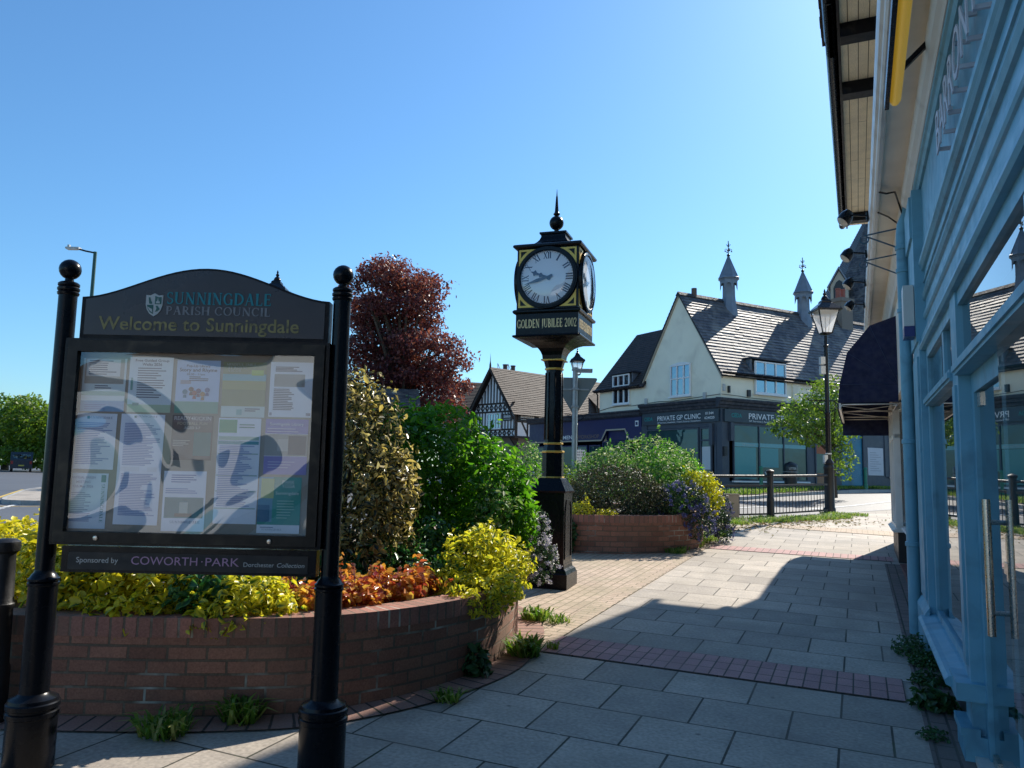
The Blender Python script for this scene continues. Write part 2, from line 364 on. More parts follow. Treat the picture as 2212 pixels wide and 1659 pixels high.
M['shopblue'] = pm('blue_shop_paint', (.155, .37, .47), .46, .14, 3.2, .22, dirt=(.085, .20, .26), dirt_amt=.65, dscale=4.5)
M['cream'] = pm('cream_masonry_paint', (.86, .80, .68), .7, .1, 2.5, .15, dirt=(.5, .42, .33), dirt_amt=.35, dscale=1.6)
M['whitewood'] = pm('white_gloss_wood', (.82, .79, .73), .4, .06, 4, .08, dirt=(.4, .33, .26), dirt_amt=.4, dscale=2.4)
M['boards'] = brickmat('soffit_boards', (.82, .69, .49), (.86, .74, .54), (.12, .09, .06), 2.2, .105, .005, .37, .7, .4)
M['darktimber'] = pm('dark_timber', (.028, .017, .012), .65, .3, 9, .3)
M['tile_dark'] = pm('dark_clay_tile', (.035, .026, .022), .7, .35, 14, .4)
M['stone'] = pm('dark_stone_riser', (.05, .05, .055), .35, .5, 40, .05)
M['clinicwall'] = pm('pale_cream_render', (.94, .87, .68), .85, .05, 1.5, .3, dirt=(.62, .56, .43), dirt_amt=.5, dscale=.9)
M['navy'] = pm('navy_shopfront', (.008, .018, .10), .4, .15, 2)
M['clinicgrey'] = pm('slate_grey_shopfront', (.055, .07, .095), .45, .12, 2, .1)
M['clinicsign'] = pm('clinic_sign_board', (.03, .05, .068), .4, .1, 2)
M['fasciadark'] = pm('peeling_dark_fascia', (.03, .035, .05), .6, .4, 5, .3, dirt=(.16, .14, .12), dirt_amt=.4, dscale=5)
M['slate'] = brickmat('roof_slate', (.06, .057, .066), (.16, .145, .145), (.02, .02, .022), .26, .21, .008, .5, .55, .7, stain=(.30, .27, .22), stain_amt=.6)
M['browntile'] = brickmat('brown_clay_tile', (.075, .05, .036), (.115, .078, .055), (.02, .013, .01), .2, .17, .006, .5, .75, .5, stain=(.14, .115, .09), stain_amt=.4)
M['darktile'] = brickmat('dark_plain_tile', (.045, .032, .028), (.075, .05, .042), (.015, .01, .01), .2, .17, .006, .5, .75, .5)
M['lead'] = pm('lead_sheet', (.19, .22, .26), .5, .18, 4, .1, .2)
M['brick'] = brickmat('planter_brick', (.25, .115, .075), (.40, .185, .12), (.17, .125, .085), .225, .078, .008, .5, .85, .9, stain=(.20, .13, .09), stain_amt=.8, mvar=(.5, .48, .4), warp=.012)
M['coping'] = brickmat('brick_on_edge', (.30, .135, .10), (.43, .19, .14), (.19, .14, .10), .078, .22, .008, 0, .85, .9, stain=(.22, .15, .105), stain_amt=.6, mvar=(.5, .48, .4), warp=.01)
M['brickfar'] = brickmat('house_brick', (.23, .085, .05), (.3, .12, .07), (.22, .19, .16), .225, .075, .012, .5, .85, .5)
M['slab'] = brickmat('concrete_slab', (.35, .305, .255), (.50, .435, .36), (.06, .055, .04), .545, .515, .0075, .5, .8, .55, stain=(.30, .26, .205), stain_amt=.6, mvar=(.03, .05, .012), gum=1, fine=42., bd=.008)
M['blockpave'] = brickmat('buff_block_paving', (.46, .345, .25), (.55, .42, .31), (.2, .16, .10), .2, .1, .007, .5, .85, .6, stain=(.3, .26, .16), stain_amt=.6, mvar=(.12, .13, .05), warp=.01)
M['redpave'] = brickmat('red_paver', (.42, .23, .22), (.52, .29, .27), (.09, .07, .06), .105, .178, .006, 0, .8, .6, stain=(.36, .22, .2), stain_amt=.5, mvar=(.03, .03, .02))
M['footpave'] = brickmat('dark_foot_paver', (.17, .13, .115), (.23, .17, .145), (.05, .045, .035), .2, .1, .008, .5, .85, .7, stain=(.12, .10, .08), stain_amt=.6, mvar=(.04, .06, .02))
M['edgepave'] = brickmat('red_edging_brick', (.30, .17, .135), (.38, .22, .17), (.05, .045, .035), .11, .3, .008, 0, .85, .7, stain=(.16, .09, .07), stain_amt=.5, mvar=(.04, .05, .02))
M['kerb'] = brickmat('kerb_stone', (.36, .35, .33), (.42, .41, .39), (.1, .1, .09), .9, .6, .008, 0, .8, .3)
def asphalt():
    m, n, b = newmat('asphalt'); f = noise(n, .35, 6, dist=.5); g = noise(n, 55, 4)
    c = mixcol(n, g, (.05, .05, .053), (.15, .15, .155)); c = mixcol(n, 1., c, mixcol(n, f, (.75, .75, .75), (1.3, 1.3, 1.3)), 'MULTIPLY')
    lk(n, c, b.inputs['Base Color']); b.inputs['Roughness'].default_value = .62; bump(n, b, g, .5, .01); return m
M['asphalt'] = asphalt()
M['marking'] = pm('road_paint', (.7, .7, .67), .7, .15, 6, .1, dirt=(.2, .2, .2), dirt_amt=.7, dscale=7)
M['yellowline'] = pm('yellow_road_paint', (.62, .42, .08), .7, .15, 6, .1, dirt=(.2, .18, .12), dirt_amt=.6, dscale=5)
M['soil'] = pm('planter_soil', (.035, .024, .016), .95, .4, 12, .8)
M['bark'] = pm('bark', (.07, .05, .035), .9, .35, 6, .6)
M['stem'] = pm('woody_stem', (.05, .04, .025), .85, .3, 10, .3)
M['glass'] = glassmat('shop_glass', (.82, .88, .87), .22)
def darkglass(name, col, refl, wav, ws):
    m, n, b = newmat(name); n.nodes.remove(b); out = n.nodes['Material Output']
    df = n.nodes.new('ShaderNodeBsdfDiffuse'); lk(n, mixcol(n, noise(n, 1.3, 3), mul(col, .5), mul(col, 1.5)), df.inputs[0])
    gl = n.nodes.new('ShaderNodeBsdfGlossy'); gl.inputs['Roughness'].default_value = .01; gl.inputs['Color'].default_value = (.62, .84, 1, 1); bp = n.nodes.new('ShaderNodeBump'); bp.inputs['Strength'].default_value = 1; bp.inputs['Distance'].default_value = wav  # blue of the mirrored sky is tinted into the gloss
    lk(n, noise(n, ws, 2, dist=.5), bp.inputs['Height']); lk(n, bp.outputs[0], gl.inputs['Normal'])
    mx = n.nodes.new('ShaderNodeMixShader'); mx.inputs[0].default_value = refl; lk(n, df.outputs[0], mx.inputs[1]); lk(n, gl.outputs[0], mx.inputs[2]); lk(n, mx.outputs[0], out.inputs[0]); return m
M['winglass'] = darkglass('window_glass', (.02, .03, .035), .45, .006, 1.8)
M['shopglass'] = darkglass('dark_shop_glass', (.025, .07, .07), .09, .01, 1.1)
def frosted(name, col, k):
    m, n, b = newmat(name); n.nodes.remove(b); out = n.nodes['Material Output']; a = n.nodes.new('ShaderNodeBsdfTransparent'); t = n.nodes.new('ShaderNodeBsdfTranslucent'); t.inputs[0].default_value = (*col, 1)
    g = n.nodes.new('ShaderNodeBsdfGlossy'); g.inputs['Roughness'].default_value = .03
    x = n.nodes.new('ShaderNodeMixShader'); x.inputs[0].default_value = k; lk(n, a.outputs[0], x.inputs[1]); lk(n, t.outputs[0], x.inputs[2])
    y = n.nodes.new('ShaderNodeMixShader'); y.inputs[0].default_value = .12; lk(n, x.outputs[0], y.inputs[1]); lk(n, g.outputs[0], y.inputs[2]); lk(n, y.outputs[0], out.inputs[0]); return m
M['lampglass'] = frosted('lamp_glass', (.9, .92, .94), .3)
M['boardglass'] = glassmat('noticeboard_acrylic', (.98, .98, .97), .085, .012, .03, 1.1, graz=.75, wd=0., wdist=2.0)
M['dialglass'] = glassmat('dial_glass', (.97, .98, 1.), .05)
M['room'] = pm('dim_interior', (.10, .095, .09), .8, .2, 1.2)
M['navycloth'] = pm('navy_awning_cloth', (.010, .014, .05), .8, .25, 6, .15)
M['alu'] = pm('pale_aluminium', (.7, .66, .6), .4, .08, 8, 0, .3)
M['greenpost'] = pm('green_post_paint', (.02, .2, .13), .45, .1, 5)
M['plastic'] = pm('grey_plastic', (.5, .5, .48), .5, .1, 5)
M['darkplastic'] = pm('dark_plastic', (.02, .02, .022), .4, .2, 5)
def emis(name, col, e, strength):
    m, n, b = newmat(name); b.inputs['Base Color'].default_value = (*col, 1); b.inputs['Emission Color'].default_value = (*e, 1); b.inputs['Emission Strength'].default_value = strength; b.inputs['Roughness'].default_value = .4; return m
def flat(name, col, rough=.6):
    if name not in M: M[name] = pm(name, col, rough, .05, 8)
    return M[name]

# ---------------------------------------------------------------- leaves
def leaf_mesh(name, mat, parent, P, Nrm, size, seed=0, elong=2.0, width=.5, fold=.25, spread=.8, simple=False, upbias=.3, name_kind=None):
    rg = np.random.default_rng(seed); n = len(P)
    Nrm = Nrm+rg.normal(0, spread, (n, 3)); Nrm[:, 2] += upbias; Nrm /= np.linalg.norm(Nrm, axis=1)[:, None]+1e-9
    d = rg.normal(0, 1, (n, 3)); d -= Nrm*np.sum(d*Nrm, 1)[:, None]; d /= np.linalg.norm(d, axis=1)[:, None]+1e-9
    s = np.cross(Nrm, d); L = (size*rg.uniform(.42, 1.4, n))[:, None]; Wd = L*width
    if simple:
        V = np.stack([P, P+d*L*.5+s*Wd*.5, P+d*L, P+d*L*.5-s*Wd*.5], 1); k = 4
        uv1 = np.array([[0, 0], [.5, 1], [1, 0], [.5, 1]]); F = np.array([[0, 1, 2, 3]])
    else:
        up = Nrm*Wd*fold
        V = np.stack([P, P+d*L*.32+s*Wd*.5+up, P+d*L*.7+s*Wd*.4+up, P+d*L-Nrm*L*.08, P+d*L*.7-s*Wd*.4+up, P+d*L*.32-s*Wd*.5+up], 1); k = 6
        uv1 = np.array([[0, 0], [.3, 1], [.7, 1], [1, .6], [.7, 1], [.3, 1]]); F = np.array([[0, 3, 2, 1], [0, 5, 4, 3]])
    V = V.reshape(-1, 3)
    if parent is not None: V = V-np.array(root_loc(parent))
    nf = len(F)*n; idx = (F[None]+np.arange(n)[:, None, None]*k).reshape(-1)
    me = bpy.data.meshes.new(name); me.vertices.add(len(V)); me.vertices.foreach_set('co', V.astype(np.float32).ravel())
    me.loops.add(len(idx)); me.loops.foreach_set('vertex_index', idx.astype(np.int32))
    me.polygons.add(nf); me.polygons.foreach_set('loop_start', np.arange(0, nf*4, 4, dtype=np.int32))
    me.polygons.foreach_set('loop_total', np.full(nf, 4, np.int32)) if hasattr(me.polygons[0], 'loop_total') else None
    me.update(calc_edges=True)
    uvl = me.uv_layers.new(name='UVMap'); uvl.data.foreach_set('uv', np.tile(uv1, (n, 1))[idx].astype(np.float32).ravel())
    at = me.attributes.new('tint', 'FLOAT', 'POINT'); at.data.foreach_set('value', np.repeat(rg.uniform(0, 1, n), k).astype(np.float32))
    me.materials.append(mat); o = bpy.data.objects.new(name, me); COL.objects.link(o); o.parent = parent; return o
def blob_points(ells, n, seed=0, shell=.75, thick=.12, lump=.18, gaps=.25, zmin=None):
    """points near the lumpy surface of a union of ellipsoids, clumped, with gaps"""
    rg = np.random.default_rng(seed); P, Q = [], []
    area = np.array([(r[0]*r[1]+r[1]*r[2]+r[0]*r[2]) for c, r in ells]); area = area/area.sum()
    for (c, r), a in zip(ells, area):
        m = int(n*a*1.9)+20; d = rg.normal(0, 1, (m, 3)); d /= np.linalg.norm(d, axis=1)[:, None]
        ph = rg.uniform(0, 6.28, (6, 3)); fr = rg.normal(0, 4.5, (6, 3))
        lum = sum(np.sin(d @ fr[i]+ph[i, 0]) for i in range(6))/6
        gp = sum(np.sin(d @ (fr[i]*1.7)+ph[i, 1]) for i in range(6))/6
        rad = 1+lump*lum*1.6-np.abs(rg.normal(0, thick, m)); ins = rg.uniform(0, 1, m) > shell
        rad = np.where(ins, rg.uniform(.35, .95, m), rad); keep = (gp > -.42+gaps*.3) | (rg.uniform(0, 1, m) > gaps)
        p = np.array(c)+d*np.array(r)*rad[:, None]; nn = d/np.array(r); nn /= np.linalg.norm(nn, axis=1)[:, None]
        for c2, r2 in ells:
            if c2 is c: continue
            q = np.linalg.norm((p-np.array(c2))/np.array(r2), axis=1); keep &= (q > .72) | (rg.uniform(0, 1, m) > .75)
        if zmin is not None: keep &= p[:, 2] > zmin
        p, nn = p[keep], nn[keep]; k = min(len(p), int(n*a)+1); P.append(p[:k]); Q.append(nn[:k])
    return np.concatenate(P), np.concatenate(Q)
def shrub(name, label, cat, loc, ells, n, size, mat, seed, stems=4, group=None, extra=None, **kw):
    t = thing(name, label, cat, loc, group); bk = {k: kw.pop(k) for k in ('shell', 'thick', 'lump', 'gaps', 'zmin') if k in kw}
    P, Q = blob_points(ells, n, seed, **bk); k_ = kw.pop('sprigs', n//110); rs = np.random.default_rng(seed+500); tw = []
    if k_:
        ix = rs.integers(0, len(P), k_*3); ix = ix[P[ix][:, 2] > np.median(P[:, 2])][:k_]; SP, SQ = [], []
        for i in ix:
            d = Q[i]+rs.normal(0, .35, 3)+np.array([0, 0, .55]); d /= np.linalg.norm(d); L_ = size*rs.uniform(2., 4.5); a = P[i]-d*size; tw.append((a, a+d*L_))
            for j in range(9): SP.append(a+d*L_*(.25+.75*j/8)+rs.normal(0, size*.1, 3)); SQ.append(d*.6+rs.normal(0, .6, 3))
        P = np.concatenate([P, SP]); Q = np.concatenate([Q, SQ])
    leaf_mesh('foliage', mat, t, P, Q, size, seed, **kw)
    if stems:
        rg = random.Random(seed); mb = MB()
        for i in range(stems):
            c, r = ells[i % len(ells)]; a = np.array(loc)+np.array([rg.uniform(-.12, .12), rg.uniform(-.12, .12), -.03])
            e = np.array(c)+np.array([rg.uniform(-.5, .5)*r[0], rg.uniform(-.5, .5)*r[1], rg.uniform(.1, .6)*r[2]])
            mb.tube([a, (a+e)/2+np.array([rg.uniform(-.08, .08), rg.uniform(-.08, .08), .05]), e], [.02, .014, .006], 6)
        for a, e in tw: mb.tube([a, e], [size*.035, size*.015], 4, cap=False)
        mb.build('stem', M['stem'], t)
    return t
def tree(name, label, loc, trunk_r, limbs, ells, n, size, mat, seed, group=None, cat='tree', **kw):
    t = thing(name, label, cat, loc, group); rg = random.Random(seed); L = np.array(loc, float); mb = MB()
    top = L+np.array([0, 0, limbs[0]]); c0 = np.mean([c for c, r in ells], 0)
    mb.tube([L-np.array([0, 0, .2]), L+np.array([0, 0, limbs[0]*.4]), top, (top+c0)/2, c0+np.array([0, 0, .3])], [trunk_r*1.3, trunk_r, trunk_r*.85, trunk_r*.5, trunk_r*.2], 9)
    for c, r in ells:
        for j in range(limbs[1]):
            e = np.array(c)+np.array([rg.uniform(-.7, .7)*r[0], rg.uniform(-.7, .7)*r[1], rg.uniform(-.2, .8)*r[2]]); a = top+(c0-top)*rg.uniform(0, .7)
            mb.tube([a, (a+e)/2+np.array([0, 0, .1*r[2]]), e], [trunk_r*.4, trunk_r*.22, trunk_r*.06], 6)
    mb.build('trunk', M['bark'], t)
    bk = {k: kw.pop(k) for k in ('shell', 'thick', 'lump', 'gaps') if k in kw}
    P, Q = blob_points(ells, n, seed, **bk); leaf_mesh('crown', mat, t, P, Q, size, seed, **kw); return t
def spline(pts, k=8, closed=True):
    pts = np.array(pts, float); n = len(pts); out = []
    for i in range(n if closed else n-1):
        g = lambda j: pts[j % n] if closed else pts[max(0, min(n-1, j))]
        p0, p1, p2, p3 = g(i-1), g(i), g(i+1), g(i+2)
        for q in range(k):
            t = q/k; out.append(.5*((2*p1)+(-p0+p2)*t+(2*p0-5*p1+4*p2-p3)*t*t+(-p0+3*p1-3*p2+p3)*t**3))
    if not closed: out.append(pts[-1])
    return np.array(out)
# ================================================================ THE SETTING
def sheet(name, poly, dz, mat, uvf=None, grid=1.5, skirt=None):
    me = bpy.data.meshes.new(name); bm = bmesh.new()
    bm.faces.new([bm.verts.new((x, y, 0)) for x, y in poly])
    xs = [p[0] for p in poly]; ys = [p[1] for p in poly]
    for ax, lo, hi in ((0, min(xs), max(xs)), (1, min(ys), max(ys))):
        k = math.ceil(lo/grid)*grid
        while k < hi:
            co = [0, 0, 0]; no = [0, 0, 0]; co[ax] = k; no[ax] = 1
            bmesh.ops.bisect_plane(bm, geom=bm.verts[:]+bm.edges[:]+bm.faces[:], plane_co=co, plane_no=no); k += grid
    uv = bm.loops.layers.uv.new('UVMap')
    for f in bm.faces:
        for l in f.loops:
            c = l.vert.co; l[uv].uv = uvf(c.x, c.y) if uvf else (c.x, c.y)
    for v in bm.verts: v.co.z = hgt(v.co.x, v.co.y)+dz
    bmesh.ops.recalc_face_normals(bm, faces=bm.faces)
    if bm.faces and sum(f.normal.z for f in bm.faces) < 0: bmesh.ops.reverse_faces(bm, faces=bm.faces)
    bm.to_mesh(me); bm.free(); me.materials.append(mat)
    o = bpy.data.objects.new(name, me); COL.objects.link(o); tag(o, kind='structure'); return o
def stuv(x, y):
    p = np.array([x, y, 0]); return (float(p @ N)+D0, float(p @ U))
def ST(l): return [tuple(st(s, t)[:2]) for s, t in l]
def smooth2(l, k=5): return [tuple(p) for p in spline(l, k, False)]

me_pts = [(-160, -40), (160, -40), (160, 330), (-160, 330)]
sheet('road', me_pts, -.11, M['asphalt'], grid=6)
KERB = smooth2([(-3.5, -12), (-3.5, 1), (-3.75, 4), (-4.6, 7), (-5, 9.8), (-3.9, 13), (-1.6, 15.6), (1.6, 17.2), (4.9, 18.45), (6.6, 19.2), (8.8, 20.75), (10.6, 22.1), (13, 23.9), (20, 29)])
sheet('pavement', KERB+[(26, 20), (26, -12)], 0, M['slab'], lambda x, y: (stuv(x, y)[0]-.135, stuv(x, y)[1]-5.75+.515*20), 1.5)
def kerb_run(name, pts, w, top, inner=1, mat=None):
    mb = MB(); L = 0.; P = [np.array(p) for p in pts]
    for a, b in zip(P[:-1], P[1:]):
        d = b-a; l = np.linalg.norm(d); d = d/l; nn = np.array([-d[1], d[0]])*inner*w
        za, zb = hgt(*a)+top, hgt(*b)+top; za2, zb2 = hgt(*(a+nn))+top, hgt(*(b+nn))+top
        A, B, C_, D_ = (*a, za), (*b, zb), (*(b+nn), zb2), (*(a+nn), za2)
        mb.add([A, B, C_, D_], [(0, 1, 2, 3)], uv=[(L, 0), (L+l, 0), (L+l, w), (L, w)])
        mb.add([(*a, za-.25), (*b, zb-.25), B, A], [(0, 1, 2, 3)], uv=[(L, -.25), (L+l, -.25), (L+l, 0), (L, 0)]); L += l
    return tag(mb.build(name, mat or M['kerb']), kind='structure')
kerb_run('kerb', KERB, .14, .006, -1)
# block paving round the clock and the planters, slab bands of red paver
BP = ST([(5.78, 2.97), (13.4, 2.97), (16.9, 2.9), (17.6, 5), (14.6, 8.6), (8.5, 9.4), (5.4, 7.2), (5.2, 4.2)])
sheet('block_paving', BP, .004, M['blockpave'], lambda x, y: (stuv(x, y)[1], stuv(x, y)[0]), 1.5)
sheet('paving_border', ST([(5.78, 2.86), (17, 2.80), (17, 3.02), (5.78, 3.06)]), .008, M['blockpave'], lambda x, y: (stuv(x, y)[0]-2.86, stuv(x, y)[1]), 2)
sheet('red_paving_band', ST([(5.755, .30), (6.29, .30), (6.29, 2.86), (5.755, 2.86)]), .008, M['redpave'], lambda x, y: (stuv(x, y)[0]-.3, stuv(x, y)[1]-5.756), 2)
sheet('red_paving_band_far', ST([(12.9, .1), (13.42, .1), (13.42, 2.8), (12.9, 2.8)]), .008, M['redpave'], lambda x, y: (stuv(x, y)[0]-.3, stuv(x, y)[1]-12.9), 2)
sheet('pale_paving_band', ST([(16.6, -1.5), (17.7, -1.5), (18.0, 2.6), (17.3, 2.8)]), .008, M['blockpave'], lambda x, y: (stuv(x, y)[0], stuv(x, y)[1]-12.9), 2)
sheet('wall_foot_paving', ST([(-2, .02), (12.6, .02), (12.6, .23), (-2, .23)]), .008, M['footpave'], lambda x, y: (stuv(x, y)[1], stuv(x, y)[0]), 2)
# far side of the street
CL = smooth2([(3.2, 38), (5.2, 30), (7.2, 26.4), (10.4, 29.4), (13.5, 32.3), (18.5, 36.3), (30, 45), (60, 66)])
sheet('clinic_pavement', CL+[(60, 110), (-3, 110)], 0, M['slab'], lambda x, y: (x, y), 2.5)
kerb_run('clinic_kerb', CL, .14, .006, 1)
VG = smooth2([(8.6, 27.85), (10.4, 29.65), (13.5, 32.55), (18.5, 36.55), (26, 42.2)], 4)
sheet('verge_soil', VG+[(x-.75*1.25, y+1.0*1.25) for x, y in VG[::-1]], .02, M['soil'], None, 2)
IS = smooth2([(-14.3, 22.8), (-13.2, 23.6), (-12, 30), (-14, 44), (-22, 44), (-20.5, 34), (-17, 26.5), (-15.2, 23.3), (-14.3, 22.8)], 4)[:-1]
sheet('traffic_island', IS, .02, M['slab'], None, 2)
kerb_run('island_kerb', IS+[IS[0]], .14, .026, 1 if True else -1)
def strip(p, q, w, name='road_marking', mat='marking', dz=-.1):
    p, q = np.array(p, float), np.array(q, float); d = (q-p)/np.linalg.norm(q-p); nn = np.array([-d[1], d[0]])*w/2
    return [tuple(p-nn), tuple(q-nn), tuple(q+nn), tuple(p+nn)]
def marks(name, segs, w, mat, dz=-.1, step=2.):
    mb = MB()
    for p, q in segs:
        p, q = np.array(p, float), np.array(q, float); L = np.linalg.norm(q-p); k = max(1, int(L/step)); d = (q-p)/L; nn = np.array([-d[1], d[0]])*w/2
        for i in range(k):
            a, b = p+(q-p)*i/k, p+(q-p)*(i+1)/k
            mb.add([(*c, hgt(*c)+dz) for c in (a-nn, b-nn, b+nn, a+nn)], [(0, 1, 2, 3)])
    return tag(mb.build(name, mat), kind='structure')
d_ = []
for i in range(9):
    a = np.array([-12.3, 19.2])+np.array([-.53, .85])*i*-.0
for i in range(12):
    f0 = i*.62; a = np.array([-14.8, 23.6]); b = np.array([-11.6, 16.0]); l = np.linalg.norm(b-a); d0 = (b-a)/l
    d_.append((a+d0*f0, a+d0*(f0+.42)))
for i in range(12):
    a = np.array([-24., 34])+np.array([-.535, .845])*i*6; d_.append((a, a+np.array([-.535, .845])*3))
marks('road_marking', d_, .16, M['marking'])
yl = [(x, y) for x, y in smooth2([(-11.3, 25.4), (-12.9, 22.8), (-14.5, 22.0), (-16.4, 24.6), (-21.3, 34)], 5)]
marks('yellow_line', list(zip(yl[:-1], yl[1:])), .12, M['yellowline'])
marks('road_line', [((6.1, 22.6), (8.4, 24.2)), ((8.8, 23.0), (11, 25)), ((11, 25), (16, 30.2)), ((9.2, 21.3), (10.6, 22.35)), ((10.6, 22.35), (13.5, 24.6)), ((-7.5, 14), (-10.8, 18.6))], .13, M['marking'])

# ================================================================ PLANTERS
def planter(name, label, pts, h, top, group):
    P = spline(pts, 8); n = len(P)
    if np.sum(P[:, 0]*np.roll(P[:, 1], -1)-P[:, 1]*np.roll(P[:, 0], -1)) < 0: P = P[::-1]
    d = np.roll(P, -1, 0)-np.roll(P, 1, 0); d /= np.linalg.norm(d, axis=1)[:, None]; nn = np.stack([d[:, 1], -d[:, 0]], 1)   # outward
    Q = P-nn*.215; c = P.mean(0); t = thing(name, label, 'planter', (c[0], c[1], hgt(*c)), group)
    seg = np.linalg.norm(np.roll(P, -1, 0)-P, axis=1); L = np.concatenate([[0], np.cumsum(seg)])
    wall, cop = MB(), MB()
    for i in range(n):
        j = (i+1) % n; a, b = P[i], P[j]; ai, bi = Q[i], Q[j]; zc = top-.11
        za, zb = hgt(*a)-.06, hgt(*b)-.06
        wall.add([(*a, za), (*b, zb), (*b, zc), (*a, zc)], [(0, 1, 2, 3)], uv=[(L[i], za), (L[i+1], zb), (L[i+1], zc), (L[i], zc)])
        wall.add([(*ai, za), (*bi, zb), (*bi, zc), (*ai, zc)], [(3, 2, 1, 0)], uv=[(L[i], za), (L[i+1], zb), (L[i+1], zc), (L[i], zc)])
        a2, b2 = a+nn[i]*.006, b+nn[j]*.006
        cop.add([(*a2, zc), (*b2, zc), (*b2, top), (*a2, top)], [(0, 1, 2, 3)], uv=[(L[i], .02), (L[i+1], .02), (L[i+1], .13), (L[i], .13)])
        cop.add([(*a2, top), (*b2, top), (*bi, top), (*ai, top)], [(0, 1, 2, 3)], uv=[(L[i], .003), (L[i+1], .003), (L[i+1], .217), (L[i], .217)])
        cop.add([(*ai, zc), (*bi, zc), (*bi, top), (*ai, top)], [(3, 2, 1, 0)], uv=[(L[i], .02), (L[i+1], .02), (L[i+1], .13), (L[i], .13)])
        cop.add([(*a2, zc), (*b2, zc), (*bi, zc), (*ai, zc)], [(3, 2, 1, 0)], uv=[(L[i], .003), (L[i+1], .003), (L[i+1], .217), (L[i], .217)])
    wall.build('wall', M['brick'], t); cop.build('coping', M['coping'], t)
    so_ = MB(); so_.add([(*(q-nn[i]*-.005), top-.10) for i, q in enumerate(Q)], [tuple(range(n))]); so_.build('soil', M['soil'], t)
    return t, P, nn
PL1 = [(-4.3, 4.62), (-3.4, 4.58), (-2.74, 4.58), (-2.1, 4.58), (-1.57, 4.62), (-1.1, 4.74), (-.57, 5.14), (-.14, 5.74), (.05, 6.45), (.08, 7.1), (-.12, 7.8), (-.7, 8.5), (-1.8, 8.9), (-3.3, 8.9), (-4.3, 8.2), (-4.75, 6.8), (-4.7, 5.4)]
p1, P1, N1 = planter('brick_planter', 'curved red brick planter behind the notice board, full of golden and green shrubs', PL1, .56, .70, 'brick planters')
PL2 = [(-.4, 13.2), (.25, 12.2), (1.0, 11.84), (1.9, 11.84), (2.7, 12.25), (3.2, 12.95), (3.42, 14.0), (3.3, 15.1), (2.6, 16.2), (1.2, 16.7), (-.2, 16.4), (-.8, 15)]
p2, P2, N2 = planter('brick_planter', 'rounded brown brick planter beyond the clock with a mound of mixed shrubs', PL2, .58, .93, 'brick planters')
rng_ = MB(); n_ = len(P1); L_ = 0.
for i in range(n_):
    j = (i+1) % n_; w = .23
    if P1[i][1] > 6.6 and P1[i][0] < -.6: continue
    l = np.linalg.norm(P1[j]-P1[i]); q = [P1[i]+N1[i]*.0, P1[j]+N1[j]*.0, P1[j]+N1[j]*w, P1[i]+N1[i]*w]
    rng_.add([(*c, hgt(*c)+.012) for c in q], [(0, 3, 2, 1)], uv=[(L_, .004), (L_+l, .004), (L_+l, .226), (L_, .226)]); L_ += l
tag(rng_.build('planter_edging', M['edgepave']), kind='structure')

